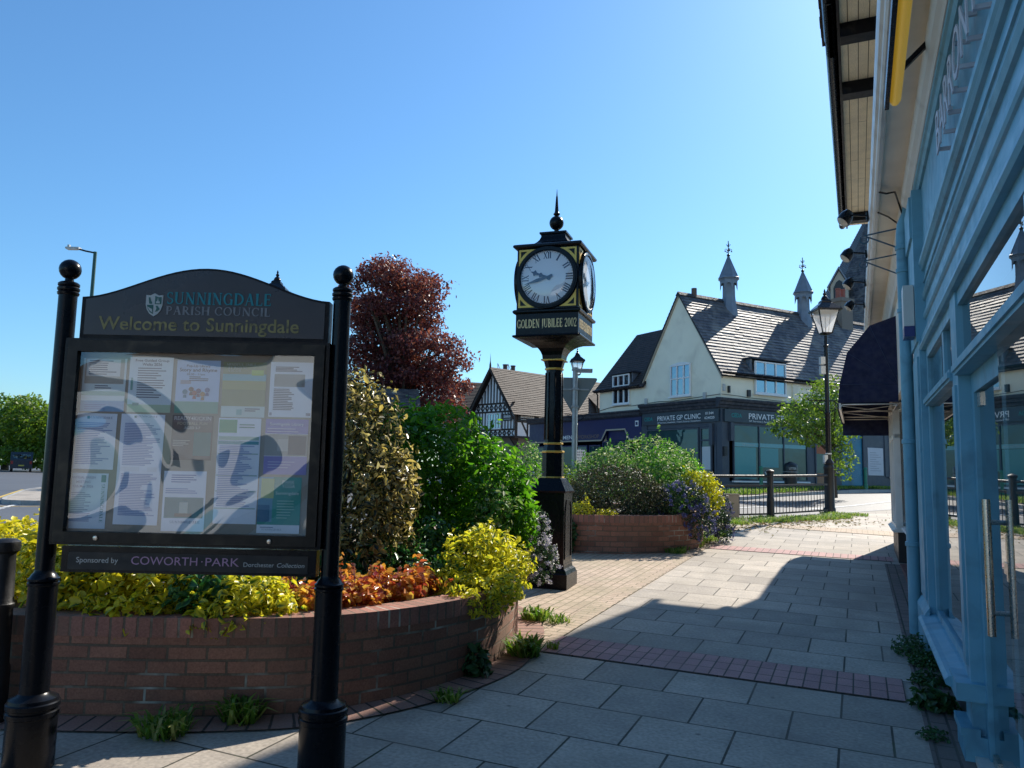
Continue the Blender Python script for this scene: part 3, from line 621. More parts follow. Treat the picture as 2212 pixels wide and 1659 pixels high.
# ================================================================ NOTICE BOARD
def notice_board():
    Y = 3.9; XL, XR = -2.30, -.885; XC = (XL+XR)/2
    t = thing('notice_board', 'black village notice board on two ball-topped posts with an arched welcome header', 'notice board', (XC, Y, hgt(XC, Y)))
    Yf = Y-.045                                                  # front face
    for x in (XL, XR):
        z0 = hgt(x, Y)-.02
        prof = [(.112, z0), (.112, .36), (.118, .365), (.118, .385), (.111, .39), (.111, .40), (.119, .405), (.119, .425), (.112, .43), (.108, .445), (.074, .46), (.066, .47), (.066, .98), (.072, .985), (.072, .995), (.065, 1.0), (.072, 1.005), (.072, 1.015), (.064, 1.02), (.055, 1.035), (.046, 1.045), (.044, 1.06),
                (.044, 2.44), (.05, 2.445), (.052, 2.455), (.046, 2.462), (.052, 2.468), (.053, 2.478), (.046, 2.486), (.051, 2.492), (.051, 2.502), (.042, 2.51), (.022, 2.515), (.02, 2.53)]
        MB().lathe(prof, (x, Y, 0), 28).build('post', M['black'], t)
        MB().ball((x, Y, 2.578), .053).build('ball_finial', M['black'], t)
        sg = 1 if x < XC else -1
        for z in (2.06, 1.66, 1.27): MB().tube([(x+sg*.02, Y, z), (x+sg*.11, Y, z)], .012, 8).build('bracket', M['blackold'], t)
    hx0, hx1 = -2.205, -.94; W_ = hx1-hx0                       # header
    def arch(i, n):
        f = i/n; b = .5-.5*math.cos(2*math.pi*min(max(f, 0), 1)); return 2.43+.16*b**.85-.018*f*0
    top = [(hx1-(hx1-hx0)*i/30, arch(i, 30)) for i in range(31)]
    poly = [(hx0, 2.205), (hx1, 2.205)]+top
    MB().prism(poly, (0, Y, 0), (1, 0, 0), (0, 0, 1), (0, 1, 0), -.035, .035).build('header', M['blackold'], t)
    ins = [(hx0+.022, 2.235), (hx1-.022, 2.235)]+[(max(hx0+.022, min(hx1-.022, x)), z-.012) for x, z in top]
    MB().prism(ins, (0, Y, 0), (1, 0, 0), (0, 0, 1), (0, 1, 0), -.039, -.03).build('header_panel', M['panelblack'], t)
    yl_ = Y-.0415; ex, ey = (1, 0, 0), (0, 0, 1)
    mb = MB(); put_serif(mb, 'SUNNINGDALE', (-1.505, yl_, 2.400), ex, ey, .062, .535, wk=1.3); mb.build('lettering', M['teal'], t)
    mb = MB(); put_serif(mb, 'PARISH COUNCIL', (-1.505, yl_, 2.345), ex, ey, .044, .535, wk=1.3); mb.build('lettering', M['greyletter'], t)
    mb = MB(); put_text(mb, 'Welcome to Sunningdale', (-1.60, yl_, 2.263), ex, ey, .068, 1.02, bold=.012); mb.build('lettering', M['goldletter'], t)
    # crest: shield in white and green quarters
    cx, cz, cw, ch = -1.833, 2.395, .086, .118
    sh = [(-.5, .42), (-.25, .40), (0, .5), (.25, .40), (.5, .42), (.5, .0), (.42, -.22), (.25, -.4), (0, -.52), (-.25, -.4), (-.42, -.22), (-.5, 0)]
    MB().prism([(cx+a*cw, cz+b*ch) for a, b in sh[::-1]], (0, Y, 0), ex, ey, (0, 1, 0), -.043, -.039).build('crest', flat('crest_white', (.5, .52, .5)), t)
    q1 = [(.04, .38), (.25, .32), (.42, .34), (.42, .02), (.04, .02)]; q2 = [(-.42, -.02), (-.04, -.02), (-.04, -.42), (-.22, -.34), (-.36, -.18)]
    g = MB()
    for q in (q1, q2): g.prism([(cx+a*cw, cz+b*ch) for a, b in q], (0, Y, 0), ex, ey, (0, 1, 0), -.0445, -.0425)
    g.prism([(cx+a*cw, cz+b*ch) for a, b in [(-.34, .3), (-.26, .32), (-.2, .16), (-.12, .1), (-.16, .02), (-.3, .04)]], (0, Y, 0), ex, ey, (0, 1, 0), -.0445, -.0425)
    g.prism([(cx+a*cw, cz+b*ch) for a, b in [(.1, -.06), (.2, -.05), (.36, -.2), (.2, -.3), (.08, -.32), (.16, -.18)]], (0, Y, 0), ex, ey, (0, 1, 0), -.0445, -.0425)
    g.build('crest_quarter', flat('crest_green', (.03, .13, .11)), t)
    MB().prism([(cx+a*cw, cz+b*ch) for a, b in [(.12, .05), (.34, .05), (.34, .14), (.26, .14), (.22, .3), (.18, .14), (.12, .14)]], (0, Y, 0), ex, ey, (0, 1, 0), -.046, -.0435).build('crest_detail', M['crest_white'], t)
    w = MB(); w.prism([(cx+a*cw, cz+b*ch) for a, b in [(-.38, -.1), (-.1, -.2), (-.06, -.36), (-.24, -.26)]], (0, Y, 0), ex, ey, (0, 1, 0), -.046, -.0435); w.build('crest_detail', M['crest_white'], t)
    # cabinet
    x0, x1, z0, z1 = -2.235, -.945, 1.20, 2.20
    MB().box(x0, x1, Y-.02, Y+.05, z0, z1).build('cabinet_back', M['blackold'], t)
    fr = MB()
    for a in ((x0, x1, z1-.055, z1), (x0, x1, z0, z0+.05), (x0, x0+.05, z0+.05, z1-.055), (x1-.05, x1, z0+.05, z1-.055)): fr.box(a[0], a[1], Y-.075, Y-.02, a[2], a[3])
    fr.build('frame', M['bronze'], t)
    rim = MB()
    for a in ((x0-.02, x1+.02, z1, z1+.012), (x0-.02, x1+.02, z0-.014, z0), (x0-.022, x0-.002, z0, z1), (x1+.002, x1+.022, z0, z1)): rim.box(a[0], a[1], Y-.06, Y+.055, a[2], a[3])
    rim.build('casing', M['black'], t)
    MB().box(x0+.05, x1-.05, Y-.026, Y-.0215, z0+.05, z1-.055).build('pin_board', flat('pinboard', (.30, .27, .23), .9), t)
    gl = MB(); nx, nz = 26, 22; gx0, gx1, gz0, gz1 = x0+.048, x1-.048, z0+.048, z1-.053
    vs = [(gx0+(gx1-gx0)*i/nx, Y-.058, gz0+(gz1-gz0)*j/nz) for j in range(nz+1) for i in range(nx+1)]
    gl.add(vs, [(j*(nx+1)+i, j*(nx+1)+i+1, (j+1)*(nx+1)+i+1, (j+1)*(nx+1)+i) for j in range(nz) for i in range(nx)], smooth=True)
    gl.build('glazing', M['boardglass'], t)
    for x in (-2.02, -1.17):
        lk_ = MB().lathe([(.0005, 0), (.011, .0), (.011, .006), (.004, .0075), (.0005, .0076)], (0, 0, 0), 16).build('lock', M['steel'])
        lk_.parent = t
        lk_.location = Vector((x, Y-.076, z0+.022))-root_loc(t); lk_.rotation_euler = (math.pi/2, 0, 0)
    # sponsor plate
    MB().box(-2.20, -.945, Y-.04, Y+.03, 1.052, 1.178).build('sponsor_plate', M['black'], t)
    MB().box(-2.165, -.985, Y-.0435, Y-.039, 1.066, 1.150).build('sponsor_panel', flat('sponsor_black', (.008, .008, .010), .5), t)
    yy = Y-.0455
    mb = MB(); put_text(mb, 'Sponsored by', (-2.02, yy, 1.100), ex, ey, .026, .205); mb.build('lettering', M['offwhite'], t)
    mb = MB(); put_text(mb, 'COWORTH', (-1.69, yy, 1.095), ex, ey, .040, .325); put_text(mb, '\u00b7', (-1.505, yy, 1.095), ex, ey, .04); put_text(mb, 'PARK', (-1.405, yy, 1.095), ex, ey, .040, .165); mb.build('lettering', M['pink'], t)
    mb = MB(); put_text(mb, 'Dorchester', (-1.225, yy, 1.095), ex, ey, .021, .15)
    vs, fs = text2d('Collection', .021); vs[:, 0] *= .135/(vs[:, 0].max()-vs[:, 0].min()); vs[:, 0] += vs[:, 1]*.22; put2d(mb, vs, fs, (-1.07, yy, 1.095), ex, ey); mb.build('lettering', M['offwhite'], t)
    return t
notice_board()
# ---- posters: each hangs on the pin board by itself
PY = 3.9-.0275
def poster(label, x0, x1, z0, z1, col, blocks=(), lines=(), texts=(), tilt=0.):
    cx, cz = (x0+x1)/2, (z0+z1)/2; w, h = x1-x0, z1-z0
    key = 'paper_%d_%d_%d' % tuple(int(c*100) for c in col)
    t = thing('poster', label, 'poster', (cx, PY, cz), 'posters pinned in the notice board'); t.rotation_euler = (0, math.radians(tilt), 0)
    def put(mb, name, mat):
        o = mb.build(name, mat, t, local=True)
    MB().box(-w/2, w/2, -.0006, .0006, -h/2, h/2).build('sheet', flat(key, col, .55), t, local=True)
    def P(a): return -w/2+a*w
    def Q(b): return -h/2+b*h
    y = -.0012
    for i, (a0, a1, b0, b1, c) in enumerate(blocks):
        mb = MB(); yy = y-.0004*i
        if isinstance(a0, str):
            pass
        mb.add([(P(a0), yy, Q(b0)), (P(a1), yy, Q(b0)), (P(a1), yy, Q(b1)), (P(a0), yy, Q(b1))], [(0, 1, 2, 3)]); put(mb, 'printed_block', flat('ink_%d_%d_%d' % tuple(int(q*100) for q in c), c))
    yy = y-.0004*(len(blocks)+1)
    rg = random.Random(int(cx*1000)); bycol = {}
    for (a0, a1, b0, b1, n, c) in lines:
        mb = bycol.setdefault(c, MB())
        for k in range(n):
            zc = Q(b1+(b0-b1)*(k+.5)/n); e = a0+(a1-a0)*rg.uniform(.55, 1.); hh = min(.0022, h*(b1-b0)/n*.32)
            mb.add([(P(a0), yy, zc-hh), (P(e), yy, zc-hh), (P(e), yy, zc+hh), (P(a0), yy, zc+hh)], [(0, 1, 2, 3)])
    for c, mb in bycol.items(): put(mb, 'text_lines', flat('ink_%d_%d_%d' % tuple(int(q*100) for q in c), c))
    for (s, a, b, hh, ww, c, kind) in texts:
        mb = MB(); fn = put_serif if kind == 's' else put_text
        if kind == 'v':                                            # running down the sheet
            put_serif(mb, s, (P(a), yy-.0004, Q(b)), (0, 0, -1), (1, 0, 0), hh, ww)
        elif kind == 's': put_serif(mb, s, (P(a), yy-.0004, Q(b)), (1, 0, 0), (0, 0, 1), hh, ww)
        else: put_text(mb, s, (P(a), yy-.0004, Q(b)), (1, 0, 0), (0, 0, 1), hh, ww, bold=.01)
        put(mb, 'lettering', flat('ink_%d_%d_%d' % tuple(int(q*100) for q in c), c))
    return t, P, Q
INK = (.10, .11, .18); LB = (.28, .36, .62); PW = (.78, .82, .92); TL = (.04, .25, .27); DG = (.06, .22, .16)  # paper whites hold the blue of the sky light in their colour
# columns at x from the photograph
poster('pale poster topmost in the left column, white text box above green and blue bands', -2.175, -1.955, 1.845, 2.115, (.7, .78, .80),
       [(.05, .95, .52, 1, (.42, .38, .33)), (.08, .86, .66, .98, (.72, .72, .72)), (0, 1, .3, .38, (.3, .5, .44)), (0, 1, 0, .2, (.22, .40, .62))], [(.14, .8, .68, .97, 7, INK), (.3, .75, .42, .5, 2, INK), (.1, .7, .03, .14, 3, (.16, .24, .5))])
poster('white poster with pale green border headed Free Guided Group Walks', -1.94, -1.72, 1.845, 2.125, (.7, .78, .84),
       [(0, 1, 0, .14, (.47, .60, .44)), (.05, .1, .4, .62, (.2, .42, .38)), (.12, .27, .12, .17, (.32, .36, .36))], [(.2, .85, .25, .82, 13, INK)], [('Free Guided Group', .52, .92, .012, .17, INK, 't'), ('Walks 2026', .52, .845, .014, .1, INK, 't')])
t_, P_, Q_ = poster('blue poster with a row of little children on a green hill, headed Story and Rhyme', -1.70, -1.48, 1.845, 2.115, (.46, .58, .80),
       [(0, 1, 0, .22, (.12, .36, .28)), (.1, .34, .55, .62, (.36, .3, .36))], [(.3, .75, .6, .7, 3, INK)], [('Pop-Up Library', .5, .87, .012, .12, INK, 't'), ('Story and Rhyme', .5, .785, .017, .19, (.05, .05, .1), 't'), ('10:30 - 11am', .45, .715, .010, .09, INK, 't')])
mbk = MB(); cols_ = [(.03, .18, .3), (.16, .06, .05), (.4, .1, .1), (.2, .1, .2), (.42, .2, .08), (.1, .12, .3)]
for i, (a, b) in enumerate([(.22, .40), (.36, .45), (.44, .38), (.53, .42), (.63, .36), (.73, .44)]):
    k = MB(); k.prism([(P_(a)+.013*math.cos(q*.785), Q_(b)+.013*math.sin(q*.785)) for q in range(8)], (0, 0, 0), (1, 0, 0), (0, 0, 1), (0, 1, 0), -.0036, -.003)
    k.prism([(P_(a)-.009, Q_(b)-.03), (P_(a)+.009, Q_(b)-.03), (P_(a)+.006, Q_(b)-.014), (P_(a)-.006, Q_(b)-.014)], (0, 0, 0), (1, 0, 0), (0, 0, 1), (0, 1, 0), -.0036, -.003)
    k.build('figure', flat('ink_f%d' % i, cols_[i]), t_, local=True)
poster('landscape photo poster of a mown field in green and ochre, headed At Royal Ascot', -1.465, -1.245, 1.83, 2.11, (.60, .70, .68),
       [(0, 1, .2, 1, (.30, .30, .16)), (0, 1, .66, .78, (.16, .44, .50)), (0, 1, .5, .66, (.40, .38, .16)), (.66, .94, .76, .86, (.42, .56, .10)), (.36, .48, .04, .14, (.25, .5, .5))], [(.55, .95, .1, .17, 2, INK)], [('MINDFUL SMILE', .42, .93, .013, .15, (.5, .52, .46), 's'), ('AT ROYAL', .33, .875, .013, .1, (.5, .52, .46), 's'), ('ASCOT', .26, .82, .013, .07, (.5, .52, .46), 's')])
poster('white letter with a grey photograph at its head, topmost in the right column', -1.225, -1.01, 1.835, 2.115, (.76, .79, .88),
       [(.1, .82, .55, .78, (.34, .33, .32)), (.02, .08, .03, .08, (.3, .3, .4)), (.88, .98, .03, .08, (.25, .25, .35))], [(.12, .85, .82, .92, 4, INK), (.1, .62, .12, .52, 13, INK)])
poster('typed council letter, paper coloured blue for sky light, second in the left column', -2.20, -1.985, 1.555, 1.835, PW, [(.3, .36, .9, .95, TL)], [(.1, .92, .08, .84, 24, LB)], [('SUNNINGDALE', .62, .905, .011, .12, (.2, .26, .4), 's')], .6)
poster('long typed notice, paper blued for sky light, filling the lower half of the second column', -1.965, -1.745, 1.285, 1.835, (.76, .81, .96), [(.08, .5, .48, .52, (.7, .74, .84)), (.68, .9, .48, .52, (.7, .74, .84)), (.3, .35, .965, .985, TL)], [(.1, .93, .53, .92, 26, LB), (.1, .93, .08, .46, 26, LB)], [('SUNNINGDALE', .58, .972, .009, .11, (.2, .26, .4), 's')], .5)
poster('dark brown football poster for children aged 3-7 with teal photo', -1.705, -1.50, 1.61, 1.835, (.11, .085, .085), [(.55, .97, .1, .62, (.03, .17, .17)), (.03, .97, .84, .98, (.16, .12, .14))], [(.05, .5, .3, .45, 4, (.45, .42, .38))], [('READY4KICKIN', .5, .89, .019, .185, (.62, .6, .6), 't'), ('FOOTBALL FUN', .5, .785, .014, .15, (.55, .48, .38), 't'), ('AGED 3-7', .5, .69, .013, .08, (.62, .6, .6), 't')])
poster('green and white listings sheet, long, in the fourth column', -1.472, -1.258, 1.30, 1.825, (.76, .81, .92), [(.02, .44, .86, .985, (.10, .38, .20)), (.02, .97, .79, .825, (.36, .52, .44)), (.02, .97, .75, .78, (.05, .30, .36)), (.02, .97, .655, .665, (.3, .45, .45)), (.02, .97, .45, .46, (.3, .45, .45)), (.02, .97, .3, .31, (.3, .45, .45)), (.02, .97, .14, .15, (.3, .45, .45))], [(.06, .9, .16, .74, 34, LB), (.5, .9, .9, .95, 2, DG)])
poster('purple library poster with a photo of a shed, second in the right column', -1.235, -1.02, 1.548, 1.825, (.22, .19, .52), [(0, 1, .33, .73, (.33, .32, .31)), (.55, .97, .35, .7, (.04, .05, .09)), (.3, .55, .42, .64, (.46, .45, .44)), (0, 1, .725, .735, (.7, .7, .8)), (0, 1, .325, .335, (.7, .7, .8))], [(.1, .9, .1, .25, 3, (.5, .48, .7)), (.05, .95, .75, .85, 2, (.6, .58, .75))], [('Sunningdale Library', .5, .885, .014, .17, (.74, .74, .84), 't')])
poster('annual parish meeting notice with the council name running down its side, bottom left', -2.215, -2.005, 1.262, 1.535, (.64, .76, .90), [(.84, .95, .84, .97, TL)], [(.08, .74, .12, .66, 16, (.24, .33, .56))], [('ANNUAL PARISH', .42, .9, .012, .12, (.3, .38, .58), 't'), ('MEETING', .42, .82, .012, .07, (.3, .38, .58), 't'), ('12th May 2026', .42, .74, .012, .10, (.3, .38, .58), 't'), ('SUNNINGDALE', .86, .46, .016, .19, TL, 'v')])
poster('white sheet with a dark teal theatre photo near its foot, bottom of the middle column', -1.727, -1.515, 1.258, 1.555, (.76, .81, .94), [(.05, .96, .22, .56, (.04, .20, .24)), (.4, .6, .28, .48, (.4, .5, .48)), (.3, .7, .24, .3, (.1, .1, .1))], [(.06, .9, .62, .72, 3, LB), (.18, .82, .8, .95, 4, (.16, .22, .5))], [('SUNNINGDALE', .55, .135, .012, .15, (.12, .2, .34), 's')], -.3)
poster('teal green Park Yoga poster with a yellow leaf shape, bottom right', -1.252, -1.04, 1.258, 1.535, (.02, .30, .26), [(0, .34, .2, 1, (.12, .32, .46)), (.06, .36, .62, .97, (.42, .52, .22)), (0, 1, 0, .15, (.76, .81, .90)), (0, .28, .2, .5, (.04, .17, .3))], [(.45, .9, .25, .6, 7, (.3, .56, .52)), (.08, .5, .09, .12, 1, (.2, .3, .45))], [('PARK', .70, .88, .017, .062, (.6, .74, .72), 't'), ('YOGA', .70, .81, .017, .066, (.6, .74, .72), 't'), ('Sunningdale', .68, .69, .015, .115, (.62, .76, .74), 't'), ('SUNNINGDALE', .35, .05, .009, .1, (.2, .3, .4), 's')])

# ================================================================ THE CLOCK
def town_clock():
    c = (.50, 9.06, hgt(.5, 9.06)); z0 = c[2]
    t = thing('town_clock', 'tall black and gold four-faced street clock on a pillar marked Golden Jubilee 2002', 'street clock', c)
    F = rotframe((c[0], c[1], 0), -18.5)
    def B(): return MB(F)
    B().square([(.245, z0-.05), (.245, z0+.16), (.235, z0+.17), (.225, z0+.20), (.2, z0+.22), (.195, z0+.25), (.195, z0+.27)]).build('plinth', M['black'], t)
    B().square([(.19, z0+.26), (.19, 1.335), (.205, 1.34), (.21, 1.36), (.13, 1.50), (.125, 1.505)]).build('pedestal', M['black'], t)
    for k in range(4):
        G = rotframe((c[0], c[1], 0), -18.5+90*k); mb = MB(G)
        op = [(-.15, z0+.32), (.15, z0+.32), (.15, 1.12), (.1, 1.26), (-.1, 1.26), (-.15, 1.12)]; ip = [(-.125, z0+.345), (.125, z0+.345), (.125, 1.11), (.088, 1.235), (-.088, 1.235), (-.125, 1.11)]
        for i in range(6):
            j = (i+1) % 6; q = [op[i], op[j], ip[j], ip[i]]; mb.prism(q, (0, 0, 0), (1, 0, 0), (0, 0, 1), (0, -1, 0), .188, .2)
        mb.build('moulded_panel', M['black'], t)
    oc = math.pi/8
    B().lathe([(.128, 1.52), (.128, 1.79), (.12, 1.80)], (0, 0, 0), 8, rot=oc, smooth=False).build('lower_shaft', M['black'], t)
    B().lathe([(.12, 1.82), (.102, 1.91), (.1, 1.92)], (0, 0, 0), 8, rot=oc, smooth=False).build('shaft_collar', M['black'], t)
    fl = B(); fl.lathe([(.103, 1.92), (.097, 2.78)], (0, 0, 0), 8, rot=oc, smooth=False)
    for k in range(8):
        a = 2*math.pi*k/8+oc; fl.tube([(.103*math.cos(a), .103*math.sin(a), 1.95), (.097*math.cos(a), .097*math.sin(a), 2.74)], .011, 6)
    fl.build('column', M['black'], t)
    B().lathe([(.1, 2.78), (.105, 2.80), (.125, 2.87), (.128, 2.88)], (0, 0, 0), 8, rot=oc, smooth=False).build('neck', M['black'], t)
    for z, r in ((1.51, .135), (1.81, .135), (1.905, .118), (2.785, .115)):
        B().lathe([(r-.02, z-.014), (r-.004, z-.012), (r, z-.004), (r, z+.004), (r-.004, z+.012), (r-.02, z+.014)], (0, 0, 0), 8, rot=oc, smooth=False).build('gold_band', M['gold'], t)
    B().square([(.115, 2.877), (.132, 2.881), (.132, 2.893), (.115, 2.897)]).build('gold_band', M['gold'], t)
    cap = [(.115, 2.895)]+[(.115+.275*(1-math.cos(a)), 2.90+.215*math.sin(a)) for a in [i*math.pi/2/8 for i in range(1, 9)]]
    B().square(cap+[(.40, 3.118), (.405, 3.13), (.40, 3.142), (.37, 3.15)]).build('capital', M['black'], t)
    B().square([(.372, 3.15), (.372, 3.39)]).build('frieze', M['black'], t)
    B().square([(.372, 3.39), (.395, 3.395), (.405, 3.41), (.405, 3.425), (.39, 3.44), (.372, 3.445)]).build('moulding', M['black'], t)
    B().square([(.368, 3.445), (.368, 4.17)]).build('case', M['black'], t)
    B().square([(.372, 4.165), (.395, 4.17), (.412, 4.185), (.412, 4.205), (.40, 4.215), (.395, 4.218)]).build('cornice', M['black'], t)
    roof = [(.39, 4.217)]+[(.39-.245*math.sin(a), 4.217+.185*(1-math.cos(a))) for a in [i*math.pi/2/8 for i in range(1, 9)]]
    B().square(roof+[(.165, 4.403), (.165, 4.425), (.14, 4.43), (.02, 4.44)]).build('roof', M['black'], t)
    f = B(); f.lathe([(.03, 4.44), (.024, 4.47), (.03, 4.49)], (0, 0, 0), 14); f.ball((0, 0, 4.575), .088)
    f.lathe([(.03, 4.655), (.022, 4.665), (.04, 4.68), (.042, 4.69), (.03, 4.70), (.026, 4.715), (.024, 4.72), (.012, 4.9), (.007, 4.92), (.002, 5.0)], (0, 0, 0), 14); f.build('finial', M['black'], t)
    texts = ['GOLDEN JUBILEE 2002', 'QUEEN ELIZABETH II', 'GOLDEN JUBILEE 2002', 'QUEEN ELIZABETH II']
    face = pm('dial_enamel', (.82, .82, .81), .35, .03, 3); num = flat('numeral_navy', (.015, .03, .07), .4)
    ROM = ['XII', 'I', 'II', 'III', 'IIII', 'V', 'VI', 'VII', 'VIII', 'IX', 'X', 'XI']
    for k in range(4):
        G = rotframe((c[0], c[1], 0), -18.5+90*k); ey, ex, d = (0, 0, 1), (1, 0, 0), .368; cz = 3.81; R = .318
        mb = MB(G); put_serif(mb, texts[k], (0, -.374, 3.225), ex, ey, .10, .71 if k % 2 == 0 else .64, wk=1.55); mb.build('lettering', flat('letter_gold', (.95, .74, .36), .45), t)
        dl = MB(G); n = 40; vs = [(0, -d-.012, cz)]+[(R*math.cos(2*math.pi*i/n), -d-.012, cz+R*math.sin(2*math.pi*i/n)) for i in range(n)]
        dl.add(vs, [(0, i+1, (i+1) % n+1) for i in range(n)]); dial = dl.build('dial', face, t)
        def ring(mb, r0, r1, d0, d1):
            for i in range(n):
                a, b = 2*math.pi*i/n, 2*math.pi*(i+1)/n
                q = lambda r, u, y: (r*math.cos(u), -d-y, cz+r*math.sin(u))
                mb.add([q(r0, a, d1), q(r0, b, d1), q(r1, b, d1), q(r1, a, d1)], [(0, 1, 2, 3)], smooth=False)
                mb.add([q(r0, a, d0), q(r0, b, d0), q(r0, b, d1), q(r0, a, d1)], [(0, 1, 2, 3)]); mb.add([q(r1, a, d0), q(r1, b, d0), q(r1, b, d1), q(r1, a, d1)], [(3, 2, 1, 0)])
        m2 = MB(G); ring(m2, R-.004, R+.045, -.002, .035); ring(m2, R+.004, R+.03, .03, .046); m2.build('bezel', M['black'], dial)
        nm = MB(G)
        for h, s in enumerate(ROM):
            a = math.radians(90-30*h); ct, sn = math.cos(a), math.sin(a); e_y = np.array([ct, 0, sn]); e_x = np.array([sn, 0, -ct]); rr = R*.70
            w = {'I': .03, 'V': .055, 'II': .055, 'X': .06, 'VI': .075, 'IX': .075, 'XI': .075, 'III': .08, 'VII': .095, 'XII': .095, 'IIII': .1, 'VIII': .115}[s]
            put_serif(nm, s, np.array([0, -d-.0135, cz])+e_y*rr, e_x, e_y, .076, w, wk=1.35)
        for i in range(60):
            a = 2*math.pi*i/60; r = R*.955; q = .0045 if i % 5 else .008
            nm.add([(r*math.cos(a)+q*math.cos(b), -d-.0135, cz+r*math.sin(a)+q*math.sin(b)) for b in (0, 1.05, 2.09, 3.14, 4.19, 5.24)], [(0, 1, 2, 3, 4, 5)])
        nm.build('numerals', num, dial)
        def hand(name, ang, shape, y):
            a = math.radians(90-ang); e_y = np.array([math.cos(a), 0, math.sin(a)]); e_x = np.array([math.sin(a), 0, -math.cos(a)])
            hb = MB(G); hb.prism(shape, np.array([0, 0, cz]), e_x, e_y, (0, -1, 0), d+y, d+y+.005); hb.build(name, num, dial)
        hr = [(-.012, -.045), (-.024, -.04), (-.026, -.02), (-.014, 0), (-.014, .06), (-.03, .085), (-.013, .1), (-.013, .135), (-.036, .16), (-.012, .175), (0, .215)]
        hand('hour_hand', 291, hr+[(-x, y) for x, y in hr[-2::-1]], .018)
        mh = [(-.01, -.07), (-.018, -.06), (-.012, -.03), (-.011, 0), (-.02, .12), (-.012, .17), (-.009, .2), (0, .29)]
        hand('minute_hand', 254, mh+[(-x, y) for x, y in mh[-2::-1]], .025)
        gm = MB(G); rings = 6; vs, fs = [(0, -d-.072, cz)], []
        for j in range(1, rings+1):
            r = (R-.002)*j/rings; y = .036+.036*math.sqrt(max(0, 1-(j/rings)**2))
            vs += [(r*math.cos(2*math.pi*i/n), -d-y, cz+r*math.sin(2*math.pi*i/n)) for i in range(n)]
        fs = [(0, i+1, (i+1) % n+1) for i in range(n)]
        for j in range(rings-1): fs += [(1+j*n+i, 1+(j+1)*n+i, 1+(j+1)*n+(i+1) % n, 1+j*n+(i+1) % n) for i in range(n)]
        gm.add(vs, fs, smooth=True); gm.build('glass', M['dialglass'], dial)
        for sx_ in (-1, 1):
            for sz_ in (-1, 1):
                def tri(e, r):
                    m = .345-e; a0 = math.acos(min(1, m/r)) if r > m else 0; pts = [(m, m)]
                    for i in range(9):
                        a = a0+(math.pi/2-2*a0)*i/8; pts.append((r*math.cos(a), r*math.sin(a)))
                    return pts
                o_, i_ = tri(.0, .375), tri(.022, .405); gb = MB(G)
                for i in range(10):
                    j = (i+1) % 10; q = [o_[i], o_[j], i_[j], i_[i]]; gb.prism([(sx_*a, sz_*b) for a, b in q], (0, 0, cz), ex, ey, (0, -1, 0), d-.002, d+.008)
                gb.build('gold_spandrel', M['gold'], t)
    return t
town_clock()
# ================================================================ SHOPS ALONG THE PAVEMENT (local x = along, y = out from wall, z = up)
FS = Frame(st(0, 0), U, N)
def text3d(mb, s, o, ex, ey, en, h, th, width=None, bold=0., mi=0):
    vs, fs = text2d(s, h, 1., 'LEFT', bold)
    if width: vs[:, 0] *= width/vs[:, 0].max()
    o, ex, ey, en = (np.array(q, float) for q in (o, ex, ey, en)); F = [o+ex*a+ey*b+en*th for a, b in vs]; B = [o+ex*a+ey*b for a, b in vs]
    mb.add(F, fs, mi); mb.add(B, [f[::-1] for f in fs], mi); cnt = {}
    for f in fs:
        for i in range(len(f)):
            e = tuple(sorted((f[i], f[(i+1) % len(f)]))); cnt[e] = cnt.get(e, 0)+1
    for (a, b), c in cnt.items():
        if c == 1: mb.add([B[a], B[b], F[b], F[a]], [(0, 1, 2, 3)], mi)
def S(): return MB(FS)
ZE = 6.38                                                     # height of the eaves boards
